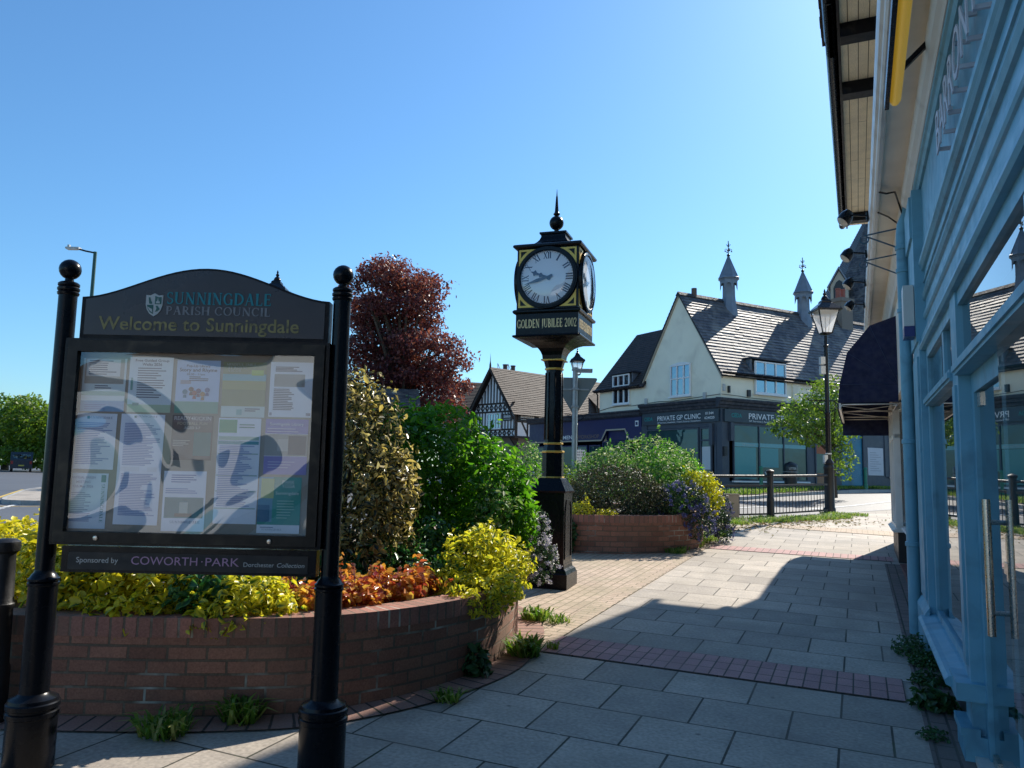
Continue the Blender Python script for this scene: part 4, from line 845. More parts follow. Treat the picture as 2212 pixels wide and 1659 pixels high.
def shop_shell(t, s0, s1, tile_end=None, gable=None):
    S().box(s0, s1, -.3, -.02, 4.45, ZE+.1).build('upper_wall', M['cream'], t)
    b = S(); b.box(s0, s1, -8.2, -8.0, 0, ZE)
    if s0 < -5: b.box(s0, s0+.2, -8, -.3, 0, ZE)
    b.build('back_wall', M['cream'], t)
    S().extrude([(0, ZE), (.60, ZE), (.60, ZE+.02), (0, ZE+.02)], s0, s1).build('soffit', M['boards'], t)
    f = S(); f.box(s0, s1, .602, .63, ZE-.06, ZE+.17); f.build('fascia_board', M['blackold'], t)
    e1 = 16.05 if s1 > 15 else s1
    R = S(); ey0, ez0, ry, rz = .70, ZE+.16, -4., 10.6; k = 44; ln = math.hypot(ey0-ry, rz-ez0)
    for sg in (1, -1):
        y0 = ey0 if sg > 0 else 2*ry-ey0
        for i in range(k):
            a, c = i/k, (i+1)/k; up = .028
            ya, yb = y0+(ry-y0)*a, y0+(ry-y0)*c; za, zb = ez0+(rz-ez0)*a, ez0+(rz-ez0)*c
            R.add([(s0, ya, za+up), (e1, ya, za+up), (e1, yb, zb), (s0, yb, zb)], [(0, 1, 2, 3)], uv=[(s0, ln*a), (e1, ln*a), (e1, ln*c), (s0, ln*c)])
            R.add([(s0, ya, za-.01), (e1, ya, za-.01), (e1, ya, za+up), (s0, ya, za+up)], [(0, 1, 2, 3)])
    R.add([(s0, ey0-.02, ez0-.03), (e1, ey0-.02, ez0-.03), (e1, ry, rz-.06), (s0, ry, rz-.06)], [(3, 2, 1, 0)])
    R.build('roof', M['darktile'], t)
    g = S(); gs0 = s0 if tile_end is None else tile_end
    g.tube([(gs0, .70, ZE+.10), (e1-.02, .70, ZE+.10)], .062, 10); g.build('gutter', M['black'], t)
    if tile_end:
        te = S()
        for i in range(70):
            a = tile_end-i*.2
            te.box(a-.19, a, .55, .80+.004*(i % 3), ZE+.20, ZE+.235)
        te.build('eaves_tiles', M['tile_dark'], t)
        p = S(); p.tube([(s0, .72, ZE+.1), (tile_end-.3, .72, ZE+.1)], .05, 8); p.tube([(tile_end-1.6, .72, ZE+.08), (tile_end-1.6, .6, ZE-.14), (tile_end-1.6, .05, ZE-.2)], .05, 8); p.build('gutter', M['black'], t)
def cover_moulding(t, s0, s1):
    # cream soffit over the shop fronts and the white moulding that edges it
    S().extrude([(.02, 4.255), (.325, 4.265), (.325, 4.36), (.02, 4.40)], s0, s1).build('canopy_soffit', M['cream'], t)
    pr = [(.29, 4.225), (.30, 4.205), (.325, 4.20), (.34, 4.215), (.345, 4.235), (.365, 4.25), (.375, 4.28), (.378, 4.33), (.365, 4.36), (.36, 4.40), (.29, 4.40)]
    S().extrude(pr, s0, s1).build('canopy_moulding', M['whitewood'], t)

# ---------------------------------------------------------------- blue shop
bs = thing('blue_shop', 'blue painted shop front with glazed door, projecting letters and a drainpipe', 'shop', st(3, -.5, 0))
shop_shell(bs, -9, 8.1, 9.2); cover_moulding(bs, -9, 8.1)
E1 = 7.86
fa = S(); fa.box(-9, E1, -.16, 0, 2.74, 4.02)
fa.build('fascia', M['shopblue'], bs)
def run(name, prof, s0=-9, s1=E1, mat='shopblue', par=None): return S().extrude(prof, s0, s1).build(name, M[mat], par or bs)
run('moulding', [(0, 2.64), (.05, 2.64), (.062, 2.66), (.055, 2.69), (.04, 2.71), (.04, 2.76), (.022, 2.78), (.0, 2.785)])
run('moulding', [(0, 2.90), (.012, 2.905), (.02, 2.92), (.02, 2.955), (.012, 2.965), (0, 2.97)])
run('moulding', [(0, 3.06), (.018, 3.065), (.026, 3.08), (.018, 3.095), (.026, 3.11), (.02, 3.13), (0, 3.14)])
run('moulding', [(0, 3.21), (.012, 3.213), (.014, 3.225), (0, 3.23)])
run('moulding', [(0, 3.31), (.02, 3.315), (.03, 3.33), (.026, 3.345), (.038, 3.36), (.042, 3.385), (.026, 3.40), (.026, 3.415), (.012, 3.43), (0, 3.435)])
run('cornice', [(-.02, 4.02), (.02, 4.02), (.035, 4.05), (.05, 4.06), (.055, 4.075), (-.02, 4.08)])
run('cornice', [(-.02, 4.08), (.06, 4.082), (.075, 4.10), (.10, 4.12), (.115, 4.15), (.118, 4.20), (.105, 4.22), (.10, 4.255), (-.02, 4.255)], mat='whitewood')
lt = S(); text3d(lt, 'BARRON NON', (5.02, .065, 3.50), (-1, 0, 0), (0, 0, 1), (0, 1, 0), .25, .008, 2.35, -.004)
rgp = random.Random(4)
for i in range(9):
    x = 4.96-i*.25; lt.box(x-.009, x+.009, -.002, .066, 3.505, 3.525); lt.box(x-.11, x-.092, -.002, .066, 3.70, 3.72)
lt.build('lettering', flat('letter_mauve', (.55, .55, .60), .5), bs)
pil = S(); pil.box(7.08, 7.74, -.2, .06, .12, 2.72); pil.box(7.16, 7.66, .06, .075, .62, 2.60); pil.box(7.02, 7.80, -.2, .10, .08, .52); pil.extrude([(.06, .52), (.10, .52), (.075, .56), (.06, .58)], 7.02, 7.8)
pil.box(7.12, 7.84, .0, .075, 2.72, 4.02); pil.box(7.18, 7.80, .075, .095, 3.62, 3.98); pil.build('pilaster', M['shopblue'], bs)
win = S()
win.box(6.94, 7.079, -.16, .014, .52, 2.64); win.box(5.12, 6.94, -.12, .018, 2.56, 2.64); win.box(5.12, 6.94, -.08, .045, 2.165, 2.235); win.box(5.12, 6.94, -.08, .058, 2.182, 2.215)
win.box(5.70, 5.80, -.08, .014, 2.235, 2.56); win.box(5.12, 6.94, -.10, .012, .53, .58)
wf = win.build('window', M['shopblue'], bs)
S().box(5.12, 6.94, -.012, -.006, .60, 2.56).build('pane', M['glass'], wf)
S().extrude([(-.1, .45), (.10, .45), (.135, .465), (.14, .49), (.12, .51), (.09, .515), (.03, .53), (-.1, .535)], 5.02, 7.1).build('sill', M['shopblue'], wf)
S().box(5.12, 7.1, -.16, -.005, .02, .45).build('stall_riser', M['stone'], bs)
dp = S(); dp.box(4.86, 5.12, -.2, .03, .14, 2.64); dp.box(4.93, 5.05, .03, .042, .60, 2.12); dp.box(4.80, 5.16, -.2, .105, .44, .53); dp.box(4.82, 5.15, -.2, .075, .10, .26); dp.box(4.82, 5.15, .0, .09, .26, .30)
dp.build('door_post', M['shopblue'], bs)
tr = S(); tr.box(-2.5, 4.86, -.14, .05, 2.165, 2.235); tr.box(-2.5, 4.86, -.1, .062, 2.182, 2.215); tr.box(-2.5, 4.86, -.12, .018, 2.56, 2.64); tr.box(2.9, 3.0, -.08, .014, 2.235, 2.56)
tr.build('transom', M['shopblue'], bs)
up_ = S(); up_.box(-2.5, 4.86, -.012, -.006, 2.235, 2.56); up_.build('fanlight', M['glass'], bs)
dr = S(); dr.box(4.76, 4.86, -.2, -.03, .14, 2.165); dr.box(3.80, 4.76, -.2, -.03, 2.06, 2.165); dr.box(3.80, 3.90, -.2, -.03, .14, 2.06)
dr.build('door_frame', M['shopblue'], bs)
dg = S(); dg.box(3.915, 4.745, -.062, -.052, .17, 2.05); door = dg.build('door', M['glass'], bs)
for tt, sx in ((.035, 4.0), (-.15, 4.0)):
    h = S(); h.tube([(sx, tt, .92), (sx, tt, 1.51)], .0165, 12)
    for z in (1.02, 1.41): h.tube([(sx, tt, z), (sx, -.052 if tt > -.1 else -.062, z)], .011, 8); 
    h.build('handle', M['steel'], door)
lkb = S(); lkb.box(3.93, 4.00, -.052, -.03, 1.16, 1.36); lkb.box(3.925, 4.03, -.051, -.025, 1.19, 1.24); lkb.build('lock', M['steel'], door)
ht = S(); ht.box(4.62, 4.73, -.075, -.04, 1.98, 2.05); ht.box(4.60, 4.74, -.075, -.04, .165, .21); ht.build('hinge', M['steel'], door)
sw = S(); sw.box(2.5, 3.80, -.012, -.006, .6, 2.165); sw.build('side_window', M['glass'], bs)
S().box(3.80, 5.0, -.2, .03, .02, .165).build('threshold', M['alu'], bs)
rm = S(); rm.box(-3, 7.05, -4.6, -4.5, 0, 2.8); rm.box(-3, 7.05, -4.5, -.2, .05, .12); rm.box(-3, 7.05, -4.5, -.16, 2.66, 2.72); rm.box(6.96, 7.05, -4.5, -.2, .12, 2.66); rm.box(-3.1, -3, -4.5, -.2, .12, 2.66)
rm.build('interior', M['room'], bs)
ip = S()
for a, b_, z1_, z2_ in ((5.9, 6.3, .6, 1.9), (4.0, 4.4, .12, 1.0), (3.2, 3.6, .12, 2.2)): ip.box(a, b_, -3.3, -2.9, z1_-.48, z2_)
ip.build('interior_shelf', flat('shelf_wood', (.30, .2, .11), .6), bs)
cu = S()
for i in range(9): cu.box(4.2+i*.06, 4.24+i*.06, -.72-.02*(i % 2), -.70-.02*(i % 2), .3, 2.2)
cu.build('blind', flat('blind_grey', (.32, .32, .28), .7), bs)
dpz = hgt(*st(7.9, .1)[:2])
pp = S(); pp.tube([(7.92, .11, dpz), (7.92, .11, 3.86), (7.92, .10, 3.96), (7.92, .06, 4.06), (7.95, .03, 4.2)], .055, 14)
for z in (.98, 1.9, 3.12, 3.5, 3.72): pp.lathe([(.056, z), (.066, z+.005), (.066, z+.04), (.056, z+.045)], (7.92, .11, 0), 14)
pp.build('drainpipe', M['shopblue'], bs)
al = S(); al.box(7.2, 7.42, .08, .16, 2.87, 3.22); al.build('alarm_box', flat('alarm_white', (.62, .60, .55), .4), bs)
S().box(7.2, 7.42, .08, .16, 2.78, 2.868).build('alarm_strobe', flat('alarm_blue', (.01, .03, .16), .3), bs)
for s_, z_, t0_ in ((8.25, 3.99, .0), (9.25, 3.99, .0)):
    b = S(); x, y1 = s_, .43
    b.tube([(x, t0_, z_+.06), (x, y1, z_)], .008, 6); b.tube([(x, t0_, z_-.22), (x, y1-.02, z_-.01)], .008, 6)
    b.tube([(x, y1+.04*math.cos(a), z_-.04+.04*math.sin(a)) for a in [math.pi/2+i*.42 for i in range(14)]], .007, 6)
    b.tube([(x, t0_+.03+.03*math.cos(a), z_-.19+.03*math.sin(a)) for a in [-math.pi/2+i*.5 for i in range(10)]], .006, 6)
    b.build('scroll_bracket', flat('bracket_blue', (.05, .11, .16), .5), bs)
tb = S(); tb.tube([(-3, .275, 3.95), (5.15, .275, 3.95), (5.2, .275, 3.955)], [.034, .034, .026], 14); tb.build('strip_light', emis('yellow_diffuser', (.80, .52, .06), (1, .6, .05), .12), bs)
tc = S(); tc.box(-3, 5.2, .31, .335, 3.91, 3.985); tc.tube([(-3, .295, 3.99), (5.2, .295, 3.99)], .02, 8)
for s_ in (4.95, 2.2): tc.bar((s_, .30, 3.99), (s_, .09, 4.19), .03, .03)
tc.lathe([(.001, 0), (.064, .0), (.064, .012), (.001, .014)], (0, 0, 0), 4) if False else None
tc.build('light_casing', M['black'], bs)
cb = S(); cb.tube([(7.6, .30, 4.2), (7.75, .24, 4.23), (7.7, .17, 4.22), (7.95, .13, 4.2), (7.9, .1, 4.05)], .009, 6); cb.build('cable', M['darkplastic'], bs)
for s_ in (5.4, 7.0): S().box(s_-.09, s_+.09, .02, .6, ZE-.16, ZE-.003).build('rafter_bracket', M['blackold'], bs)

# ---------------------------------------------------------------- cream shop at the corner
cs = thing('cream_shop', 'cream corner shop with white window frames and a row of floodlights over its front', 'shop', st(11.5, -.5, 0))
shop_shell(cs, 8.1, 15.7); cover_moulding(cs, 8.1, 15.55)
gw = S(); gw.prism([(-8.2, 0), (-.02, 0), (-.02, ZE+.1), (-4, 10.45), (-8.2, ZE)], (15.4, 0, 0), (0, 1, 0), (0, 0, 1), (1, 0, 0), 0, .28); gw.build('gable_wall', M['cream'], cs)
for s_ in (8.5, 9.85, 15.0): S().box(s_-.09, s_+.09, .02, .6, ZE-.16, ZE-.003).build('rafter_bracket', M['blackold'], cs)
g2 = S(); gpk = (13.9, 10.3); g2.prism([(11.1, ZE+.3), (15.7, ZE+.3), (gpk[0], gpk[1]-.3)], (0, 0, 0), (1, 0, 0), (0, 0, 1), (0, 1, 0), .38, .5); g2.build('shadow_gable', M['cream'], cs)  # gable added out of view to shape the shadow edge on the paving
g2 = S()
for a in (10.9, 16.02): g2.prism([(a, ZE+.2), gpk, (gpk[0], gpk[1]-.16), (a+(.12 if a < 12 else -.12), ZE+.2)], (0, 0, 0), (1, 0, 0), (0, 0, 1), (0, 1, 0), -3.5, .70)
g2.build('shadow_gable_roof', M['darktile'], cs)
S().box(8.1, 15.4, -.3, .0, 2.75, 4.25).build('fascia', M['cream'], cs)
co = S(); co.extrude([(0, 4.0), (.04, 4.0), (.06, 4.06), (.10, 4.12), (.118, 4.2), (.1, 4.255), (0, 4.255)], 8.1, 15.4); co.build('cornice', M['whitewood'], cs)
gzb = hgt(*st(13, 0)[:2])
cw = S(); cw.box(8.25, 12.45, -.2, -.1, .90, .97); cw.box(8.25, 12.45, -.2, -.1, 2.66, 2.75)
for s_ in (8.25, 9.6, 11.0, 12.37): cw.box(s_, s_+.08, -.2, -.09, .97, 2.66)
cwo = cw.build('window', M['whitewood'], cs)
S().box(8.3, 12.4, -.152, -.145, .97, 2.66).build('pane', M['glass'], cwo)
S().extrude([(-.2, .84), (-.02, .84), (.0, .86), (-.01, .885), (-.2, .90)], 8.2, 12.5).build('sill', M['whitewood'], cwo)
S().box(8.2, 12.6, -.25, -.12, .05, .84).build('stall_riser', M['darkplastic'], cs)
S().box(8.1, 12.6, -.118, .03, .1, .36).build('tiled_step', flat('red_tile', (.17, .05, .04), .5), cs)
bw = S(); b0, b1 = 12.85, 14.55
for (a, c) in ((b0, b0+.07), (13.65, 13.72), (b1-.07, b1)): bw.box(a, c, -.04, .05, .86, 2.72)
bw.box(b0, b1, -.04, .05, 2.62, 2.75); bw.box(b0, b0+.06, -.6, -.5, .86, 2.72); bw.box(b0, b0+.05, -.5, -.04, 2.62, 2.72); bw.box(b0, b1, -.04, .05, .82, .88); bw.box(b0, b0+.05, -.5, -.04, .82, .88); bw.box(b0, b1, -.04, .045, 2.18, 2.24)
bwo = bw.build('bay_window', M['whitewood'], cs)
g_ = S(); g_.box(b0+.02, b1-.02, -.004, .004, .88, 2.62); g_.box(b0+.018, b0+.026, -.5, -.04, .88, 2.62); g_.build('pane', M['glass'], bwo)
S().extrude([(-.6, .79), (.09, .79), (.11, .81), (.06, .84), (-.6, .86)], b0-.06, b1+.06).build('sill', M['whitewood'], bwo)
S().box(b0, b1, -.55, .03, .2, .79).build('bay_riser', flat('brown_riser', (.10, .06, .045), .5), cs)
S().box(b0-.004, b0-.001, -.55, .028, .2, .79).build('bay_riser_end', M['darkplastic'], cs)
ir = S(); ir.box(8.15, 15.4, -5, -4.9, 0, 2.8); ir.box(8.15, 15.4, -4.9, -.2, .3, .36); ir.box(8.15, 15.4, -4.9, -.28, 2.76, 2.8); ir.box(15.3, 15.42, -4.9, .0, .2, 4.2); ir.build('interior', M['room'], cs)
pl_ = S(); 
for i in range(26):
    a = i*.7; r_ = .1+.008*i; pl_.tube([(13.5, -.3, 1.0), (13.5+r_*math.cos(a)*.6, -.3+r_*math.sin(a)*.6, 1.15), (13.5+r_*math.cos(a), -.3+r_*math.sin(a)*.9, 1.25-.004*i)], [.006, .016, .002], 5)
pl_.build('pot_plant', flat('houseplant_green', (.03, .1, .03), .5), cs)
cb = S(); cb.tube([(8.2, .30, 4.2), (8.5, .2, 4.24), (8.6, .12, 4.2), (8.4, .05, 4.05)], .008, 6); cb.build('cable', M['darkplastic'], cs)
for s_ in (8.6, 10.1, 11.65, 13.2):
    arm = S(); arm.bar((s_, .37, 4.30), (s_, .55, 4.33), .018, .018); arm.box(s_-.03, s_+.03, .375, .40, 4.25, 4.34)
    ao = arm.build('floodlight', M['black'], cs)
    F2 = Frame(FS(np.array([[s_, .62, 4.27]]))[0], U, N*.82+ZV*.57, ZV*.82-N*.57)
    hd = MB(F2); hd.lathe([(.002, .12), (.07, .11), (.11, .06), (.115, .0), (.108, -.012)], (0, 0, 0), 14, sy=.62, sx=1.25); hd.build('lamp_hood', M['black'], ao)
    gl_ = MB(F2); gl_.lathe([(.105, -.014), (.07, -.03), (.001, -.038)], (0, 0, 0), 14, sy=.62, sx=1.25); gl_.build('lamp_glass', flat('flood_glass', (.55, .52, .46), .2), ao)
# awning
aw = thing('awning', 'navy dutch-style canopy awning hanging over the corner shop window', 'awning', st(13.5, .4, 3.3))
A0, A1 = 12.0, 15.3
prof = [(-.0, 3.87), (.34, 3.75), (.647, 3.37), (.758, 2.91), (.785, 2.645)]
c_ = S()
for (y0, z0_), (y1, z1_) in zip(prof[:-1], prof[1:]):
    for i in range(8):
        a, b_ = A0+(A1-A0)*i/8, A0+(A1-A0)*(i+1)/8; c_.add([(a, y0, z0_), (b_, y0, z0_), (b_, y1, z1_), (a, y1, z1_)], [(0, 1, 2, 3)])
piv = (-.0, 2.9)
for s_ in (A0, A1):
    pts = prof+[(-.0, 2.645)]
    c_.add([(s_, y, z) for y, z in pts], [tuple(range(len(pts)))])
c_.add([(A1-.01, -.0, 2.645), (A1-.01, .785, 2.645), (A1-.01, .775, 2.33), (A1-.01, 0, 2.33)], [(0, 1, 2, 3)])
c_.build('canopy', M['navycloth'], aw)
sm = S()
for y, z in prof[1:4]:
    sm.tube([(A0-.003, piv[0], piv[1]), (A0-.003, y, z)], .004, 5); sm.tube([(A0, y, z), (A1, y, z)], .006, 5)
sm.build('seam', flat('navy_seam', (.03, .045, .10), .8), aw)
fr_ = S(); fr_.box(A0, A1, .745, .775, 2.55, 2.64)
for s_ in (A0+.02, A0+1.3, A0+2.6, A1-.05): fr_.tube([(s_, -.0, 2.62), (s_, .77, 2.62)], .011, 6)
fr_.tube([(A0, .74, 2.6), (A0+1.3, .03, 2.6)], .008, 6); fr_.tube([(A0+1.3, .74, 2.6), (A0+2.6, .03, 2.6)], .008, 6); fr_.tube([(A0, .03, 2.6), (A0+1.3, .74, 2.6)], .005, 6); fr_.tube([(A0, .03, 2.6), (A1, .03, 2.6)], .011, 6)
fr_.build('awning_frame', M['alu'], aw)
va = S(); 
for i in range(40):
    a, b_ = A0+(A1-A0)*i/40, A0+(A1-A0)*(i+1)/40; w0, w1 = .006*math.sin(i*1.3), .006*math.sin((i+1)*1.3)
    va.add([(a, .787+w0, 2.645), (b_, .787+w1, 2.645), (b_, .789-w1, 2.53), (a, .789-w0, 2.53)], [(0, 1, 2, 3)])
va.build('valance', M['navycloth'], aw)

# ================================================================ STREET FURNITURE
def lamp_post(label, x, y, top, extras=True, group='victorian style lamp posts'):
    z = hgt(x, y); t = thing('lamp_post', label, 'lamp post', (x, y, z), group); c = (x, y, 0); h = top
    MB().lathe([(.15, z-.05), (.15, z+.12), (.13, z+.15), (.125, z+1.15), (.135, z+1.17), (.135, z+1.22), (.11, z+1.27), (.14, z+1.31), (.115, z+1.36), (.075, z+1.42)], c, 18).build('base', M['iron'], t)
    MB().lathe([(.068, z+1.40), (.066, z+2.6), (.078, z+2.62), (.078, z+2.66), (.06, z+2.68), (.055, h-1.62), (.075, h-1.60), (.075, h-1.56), (.05, h-1.54), (.042, h-1.3)], c, 14).build('column', M['black'], t)
    b = MB()
    for sg in (-1, 1): b.tube([(x, y, h-3.06), (x+sg*.55, y, h-3.06)], .014, 6); b.tube([(x+sg*(.12+.16*math.cos(a)), y, h-3.2+.13*math.sin(a)) for a in [i*.55 for i in range(11)]], .01, 6); b.tube([(x+sg*.3+.08*math.cos(a), y, h-3.16+.08*math.sin(a)) for a in [i*.6 for i in range(10)]], .009, 6); b.tube([(x+sg*.05, y, h-3.4), (x+sg*.2, y, h-3.3), (x+sg*.42, y, h-3.08)], .01, 6)
    b.build('ladder_bar', M['black'], t)
    lo, hi, w0, w1 = h-1.22, h-.62, .13, .275
    fr = MB(); fr.square([(.05, lo-.06), (w0+.015, lo-.02), (w0+.015, lo), (w0-.03, lo)], c)
    for sx in (-1, 1):
        for sy in (-1, 1): fr.bar((x+sx*w0, y+sy*w0, lo), (x+sx*w1, y+sy*w1, hi), .026)
    for k in range(4):
        a, b_ = [(1, 1), (-1, 1), (-1, -1), (1, -1)][k], [(-1, 1), (-1, -1), (1, -1), (1, 1)][k]; fr.bar((x+a[0]*w1, y+a[1]*w1, hi), (x+b_[0]*w1, y+b_[1]*w1, hi), .03)
    fr.tube([(x, y, lo), (x, y, hi)], .012, 6)
    lan = fr.build('lantern', M['black'], t)
    g = MB(); k = .985; vs = [(x+sx*w*k, y+sy*w*k, zz) for zz, w in ((lo, w0), (hi, w1)) for sx, sy in ((-1, -1), (1, -1), (1, 1), (-1, 1))]
    g.add(vs, [(0, 1, 5, 4), (1, 2, 6, 5), (2, 3, 7, 6), (3, 0, 4, 7)]); g.build('lantern_glass', M['lampglass'], lan)
    r = MB(); r.square([(w1-.04, hi-.01), (w1+.06, hi-.012), (w1+.06, hi+.03), (.15, hi+.21), (.13, hi+.22), (.13, hi+.26), (.09, hi+.31)], c); r.lathe([(.09, hi+.30), (.10, hi+.34), (.07, hi+.40), (.03, hi+.43), (.045, hi+.46), (.05, hi+.48), (.02, hi+.52), (.03, hi+.55), (.008, hi+.61), (.001, hi+.62)], c, 12)
    for sx in (-1, 1):
        for sy in (-1, 1): r.lathe([(.02, hi+.03), (.001, hi+.10)], (x+sx*(w1+.03), y+sy*(w1+.03), 0), 6)
    r.build('lantern_roof', M['black'], lan)
    if extras:
        e = MB(); e.box(x-.17, x-.05, y-.07, y+.07, h-2.35, h-2.13); e.box(x-.17, x-.05, y-.07, y+.07, h-2.08, h-1.88); e.build('control_box', M['plastic'], t)
        e = MB(); e.box(x-.13, x-.04, y-.06, y+.06, h-4.75, h-4.52)
        for zz in (h-4.5, h-4.75): e.lathe([(.078, zz), (.08, zz+.005), (.08, zz+.03), (.078, zz+.035)], c, 12)
        e.build('strap_box', M['plastic'], t)
    return t
lamp_post('black lamp post with a square lantern standing at the end of the railing', 8.47, 20.55, 6.66)
lamp_post('black lamp post whose lantern top shows above the notice board arch', -6.6, 21., 6.98, False)
lamp_post('black lamp post behind the triangular sign, its lantern just under the clock head', 2.98, 35., 7.19, False)

gwx, gwy = 1.335, 16.15; z = hgt(gwx, gwy)
t = thing('give_way_sign', 'grey back of a downward pointing triangular road sign on a pole behind the clock', 'road sign', (gwx, gwy, z))
MB().lathe([(.055, z-.1), (.055, 3.72), (.07, 3.725), (.07, 3.76), (.001, 3.77)], (gwx, gwy, 0), 16).build('pole', M['galv'], t)
def rtri(w, h, r, top):
    P = [(-w, top), (w, top), (0, top-h)]; out = []
    for i in range(3):
        p, q, s = np.array(P[i-1], float), np.array(P[i], float), np.array(P[(i+1) % 3], float); a, b = (p-q)/np.linalg.norm(p-q), (s-q)/np.linalg.norm(s-q)
        for k in range(6):
            f = k/5; out.append(tuple(q+a*r*1.6*(1-f)**2+b*r*1.6*f**2))
    return out
MB().prism(rtri(.50, .84, .05, 3.555), (gwx, gwy+.07, 0), (1, 0, 0), (0, 0, 1), (0, 1, 0), 0, .008).build('sign_plate', M['signback'], t)
m = MB(); tri = rtri(.495, .83, .05, 3.55); tin = rtri(.44, .74, .045, 3.52)
m.prism(tri, (gwx, gwy+.079, 0), (1, 0, 0), (0, 0, 1), (0, 1, 0), 0, .002); m.build('sign_face', flat('sign_red', (.5, .02, .02), .4), t)
m = MB(); m.prism(tin, (gwx, gwy+.082, 0), (1, 0, 0), (0, 0, 1), (0, 1, 0), 0, .002); m.build('sign_field', M['white'], t)
m = MB()
for zz in (3.3, 2.93): m.box(gwx-.075, gwx+.075, gwy-.065, gwy+.068, zz-.02, zz+.02)
m.box(gwx-.3, gwx+.3, gwy+.052, gwy+.068, 3.285, 3.315); m.build('clip', M['galv'], t)
m = MB(); m.box(gwx-.07, gwx+.36, gwy-.06, gwy+.08, 3.70, 3.735); m.box(gwx+.04, gwx+.36, gwy-.05, gwy+.07, 3.66, 3.70); m.build('sign_light', M['galv'], t)
px, py = 1.60, 17.9
t = thing('parking_sign', 'small white short stay parking sign on a post behind the clock column', 'parking sign', (px, py, hgt(px, py)))
MB().lathe([(.03, hgt(px, py)-.1), (.03, 2.1)], (px, py+.03, 0), 10).build('post', M['galv'], t)
MB().box(px-.15, px+.15, py-.012, py, 1.77, 2.07).build('plate', M['white'], t)
m = MB()
for i, (s, h_) in enumerate((('Short Stay', .036), ('Parking Only', .036), ('Maximum stay', .02), ('Mon - Sat 8am - 6pm', .018))): put_text(m, s, (px, py-.0135, 2.005-.062*i), (1, 0, 0), (0, 0, 1), h_, .24 if i < 2 else .18, bold=.02)
m.build('lettering', flat('sign_ink', (.03, .03, .06)), t)

# pedestrian railing
def rail_post(x, y, zt):
    z = hgt(x, y); mb = MB(); mb.lathe([(.09, z-.05), (.09, z+.45), (.078, z+.48), (.078, zt-.1), (.095, zt-.08), (.098, zt-.04), (.07, zt-.02), (.001, zt)], (x, y, 0), 14); return mb
rl = thing('guard_railing', 'black iron pedestrian railing with vertical bars beside the road', 'railing', (6.31, 18.78, hgt(6.31, 18.78)))
rps = [(4.2, 17.75), (6.31, 18.78), (8.35, 20.35)]
for x, y in rps[:2]: rail_post(x, y, hgt(x, y)+1.16).build('post', M['iron'], rl)
for a, b in zip(rps[:-1], rps[1:]):
    a3 = lambda f, h: (a[0]+(b[0]-a[0])*f, a[1]+(b[1]-a[1])*f, hgt(a[0]+(b[0]-a[0])*f, a[1]+(b[1]-a[1])*f)+h)
    m = MB(); m.tube([a3(.02, .99), a3(.98, .99)], .032, 10); m.build('top_rail', M['iron'], rl)
    m = MB(); m.bar(a3(.02, .76), a3(.98, .76), .04, .05); m.bar(a3(.02, .09), a3(.98, .09), .035, .04); m.build('rail', M['iron'], rl)
    m = MB(); k = 18
    for i in range(k): f = .04+.92*i/(k-1); m.tube([a3(f, .08), a3(f, .76)], .0085, 6)
    m.build('infill_bars', M['iron'], rl)
x, y = 5.12, 18.28; z = hgt(x, y)
t = thing('cable_cabinet', 'low beige service cabinet against the left end of the railing', 'cabinet', (x, y-.25, z))
MB().box(x-.17, x+.17, y-.36, y-.16, z-.02, z+.56).build('body', flat('cabinet_beige', (.30, .25, .20), .6), t)
MB().box(x-.185, x+.185, y-.375, y-.145, z+.56, z+.585).build('lid', flat('cabinet_beige', (.30, .25, .20)), t)

bx, by = -2.86, 4.46; z = hgt(bx, by)
t = thing('railing_post', 'stout old cast iron railing post at the left edge, rails running off beside the road', 'railing post', (bx, by, z))
MB().lathe([(.075, z-.05), (.075, z+.3), (.066, z+.32), (.062, z+.62), (.068, z+.63), (.068, z+.65), (.06, z+.66), (.054, z+.93), (.072, z+.945), (.075, z+.975), (.072, z+.995), (.05, z+1.01), (.001, z+1.015)], (bx, by, 0), 20).build('post', M['iron'], t)
m = MB()
for zz in (.79, .55): m.tube([(bx, by, z+zz), (bx-.12, by, z+zz), (bx-1.6, by-.1, z+zz)], [.036, .03, .028], 10); m.lathe([(.04, -.03), (.05, -.02), (.05, .02), (.04, .03)], (bx-.0, by, z+zz), 12)
m.build('rail', M['iron'], t)

sx_, sy_ = -19.55, 35.; z = hgt(sx_, sy_)
t = thing('street_light', 'tall slim green street light with a short arm over the road', 'street light', (sx_, sy_, z))
MB().tube([(sx_, sy_, z-.1), (sx_, sy_, z+1.4), (sx_, sy_, 11.25)], [.11, .1, .075], 12).build('pole', flat('lamp_green', (.02, .085, .065), .5), t)
MB().tube([(sx_, sy_, 11.2), (sx_-.45, sy_, 11.28), (sx_-.75, sy_, 11.36)], .04, 8).build('arm', M['iron'], t)
m = MB(); m.box(sx_-1.35, sx_-.72, sy_-.13, sy_+.13, 11.36, 11.44); m.box(sx_-1.3, sx_-1.2, sy_-.05, sy_+.05, 11.44, 11.56); hd = m.build('lamp_head', M['plastic'], t)
MB().box(sx_-1.32, sx_-.85, sy_-.11, sy_+.11, 11.335, 11.358).build('lens', flat('lens_pale', (.8, .8, .78), .2), hd)

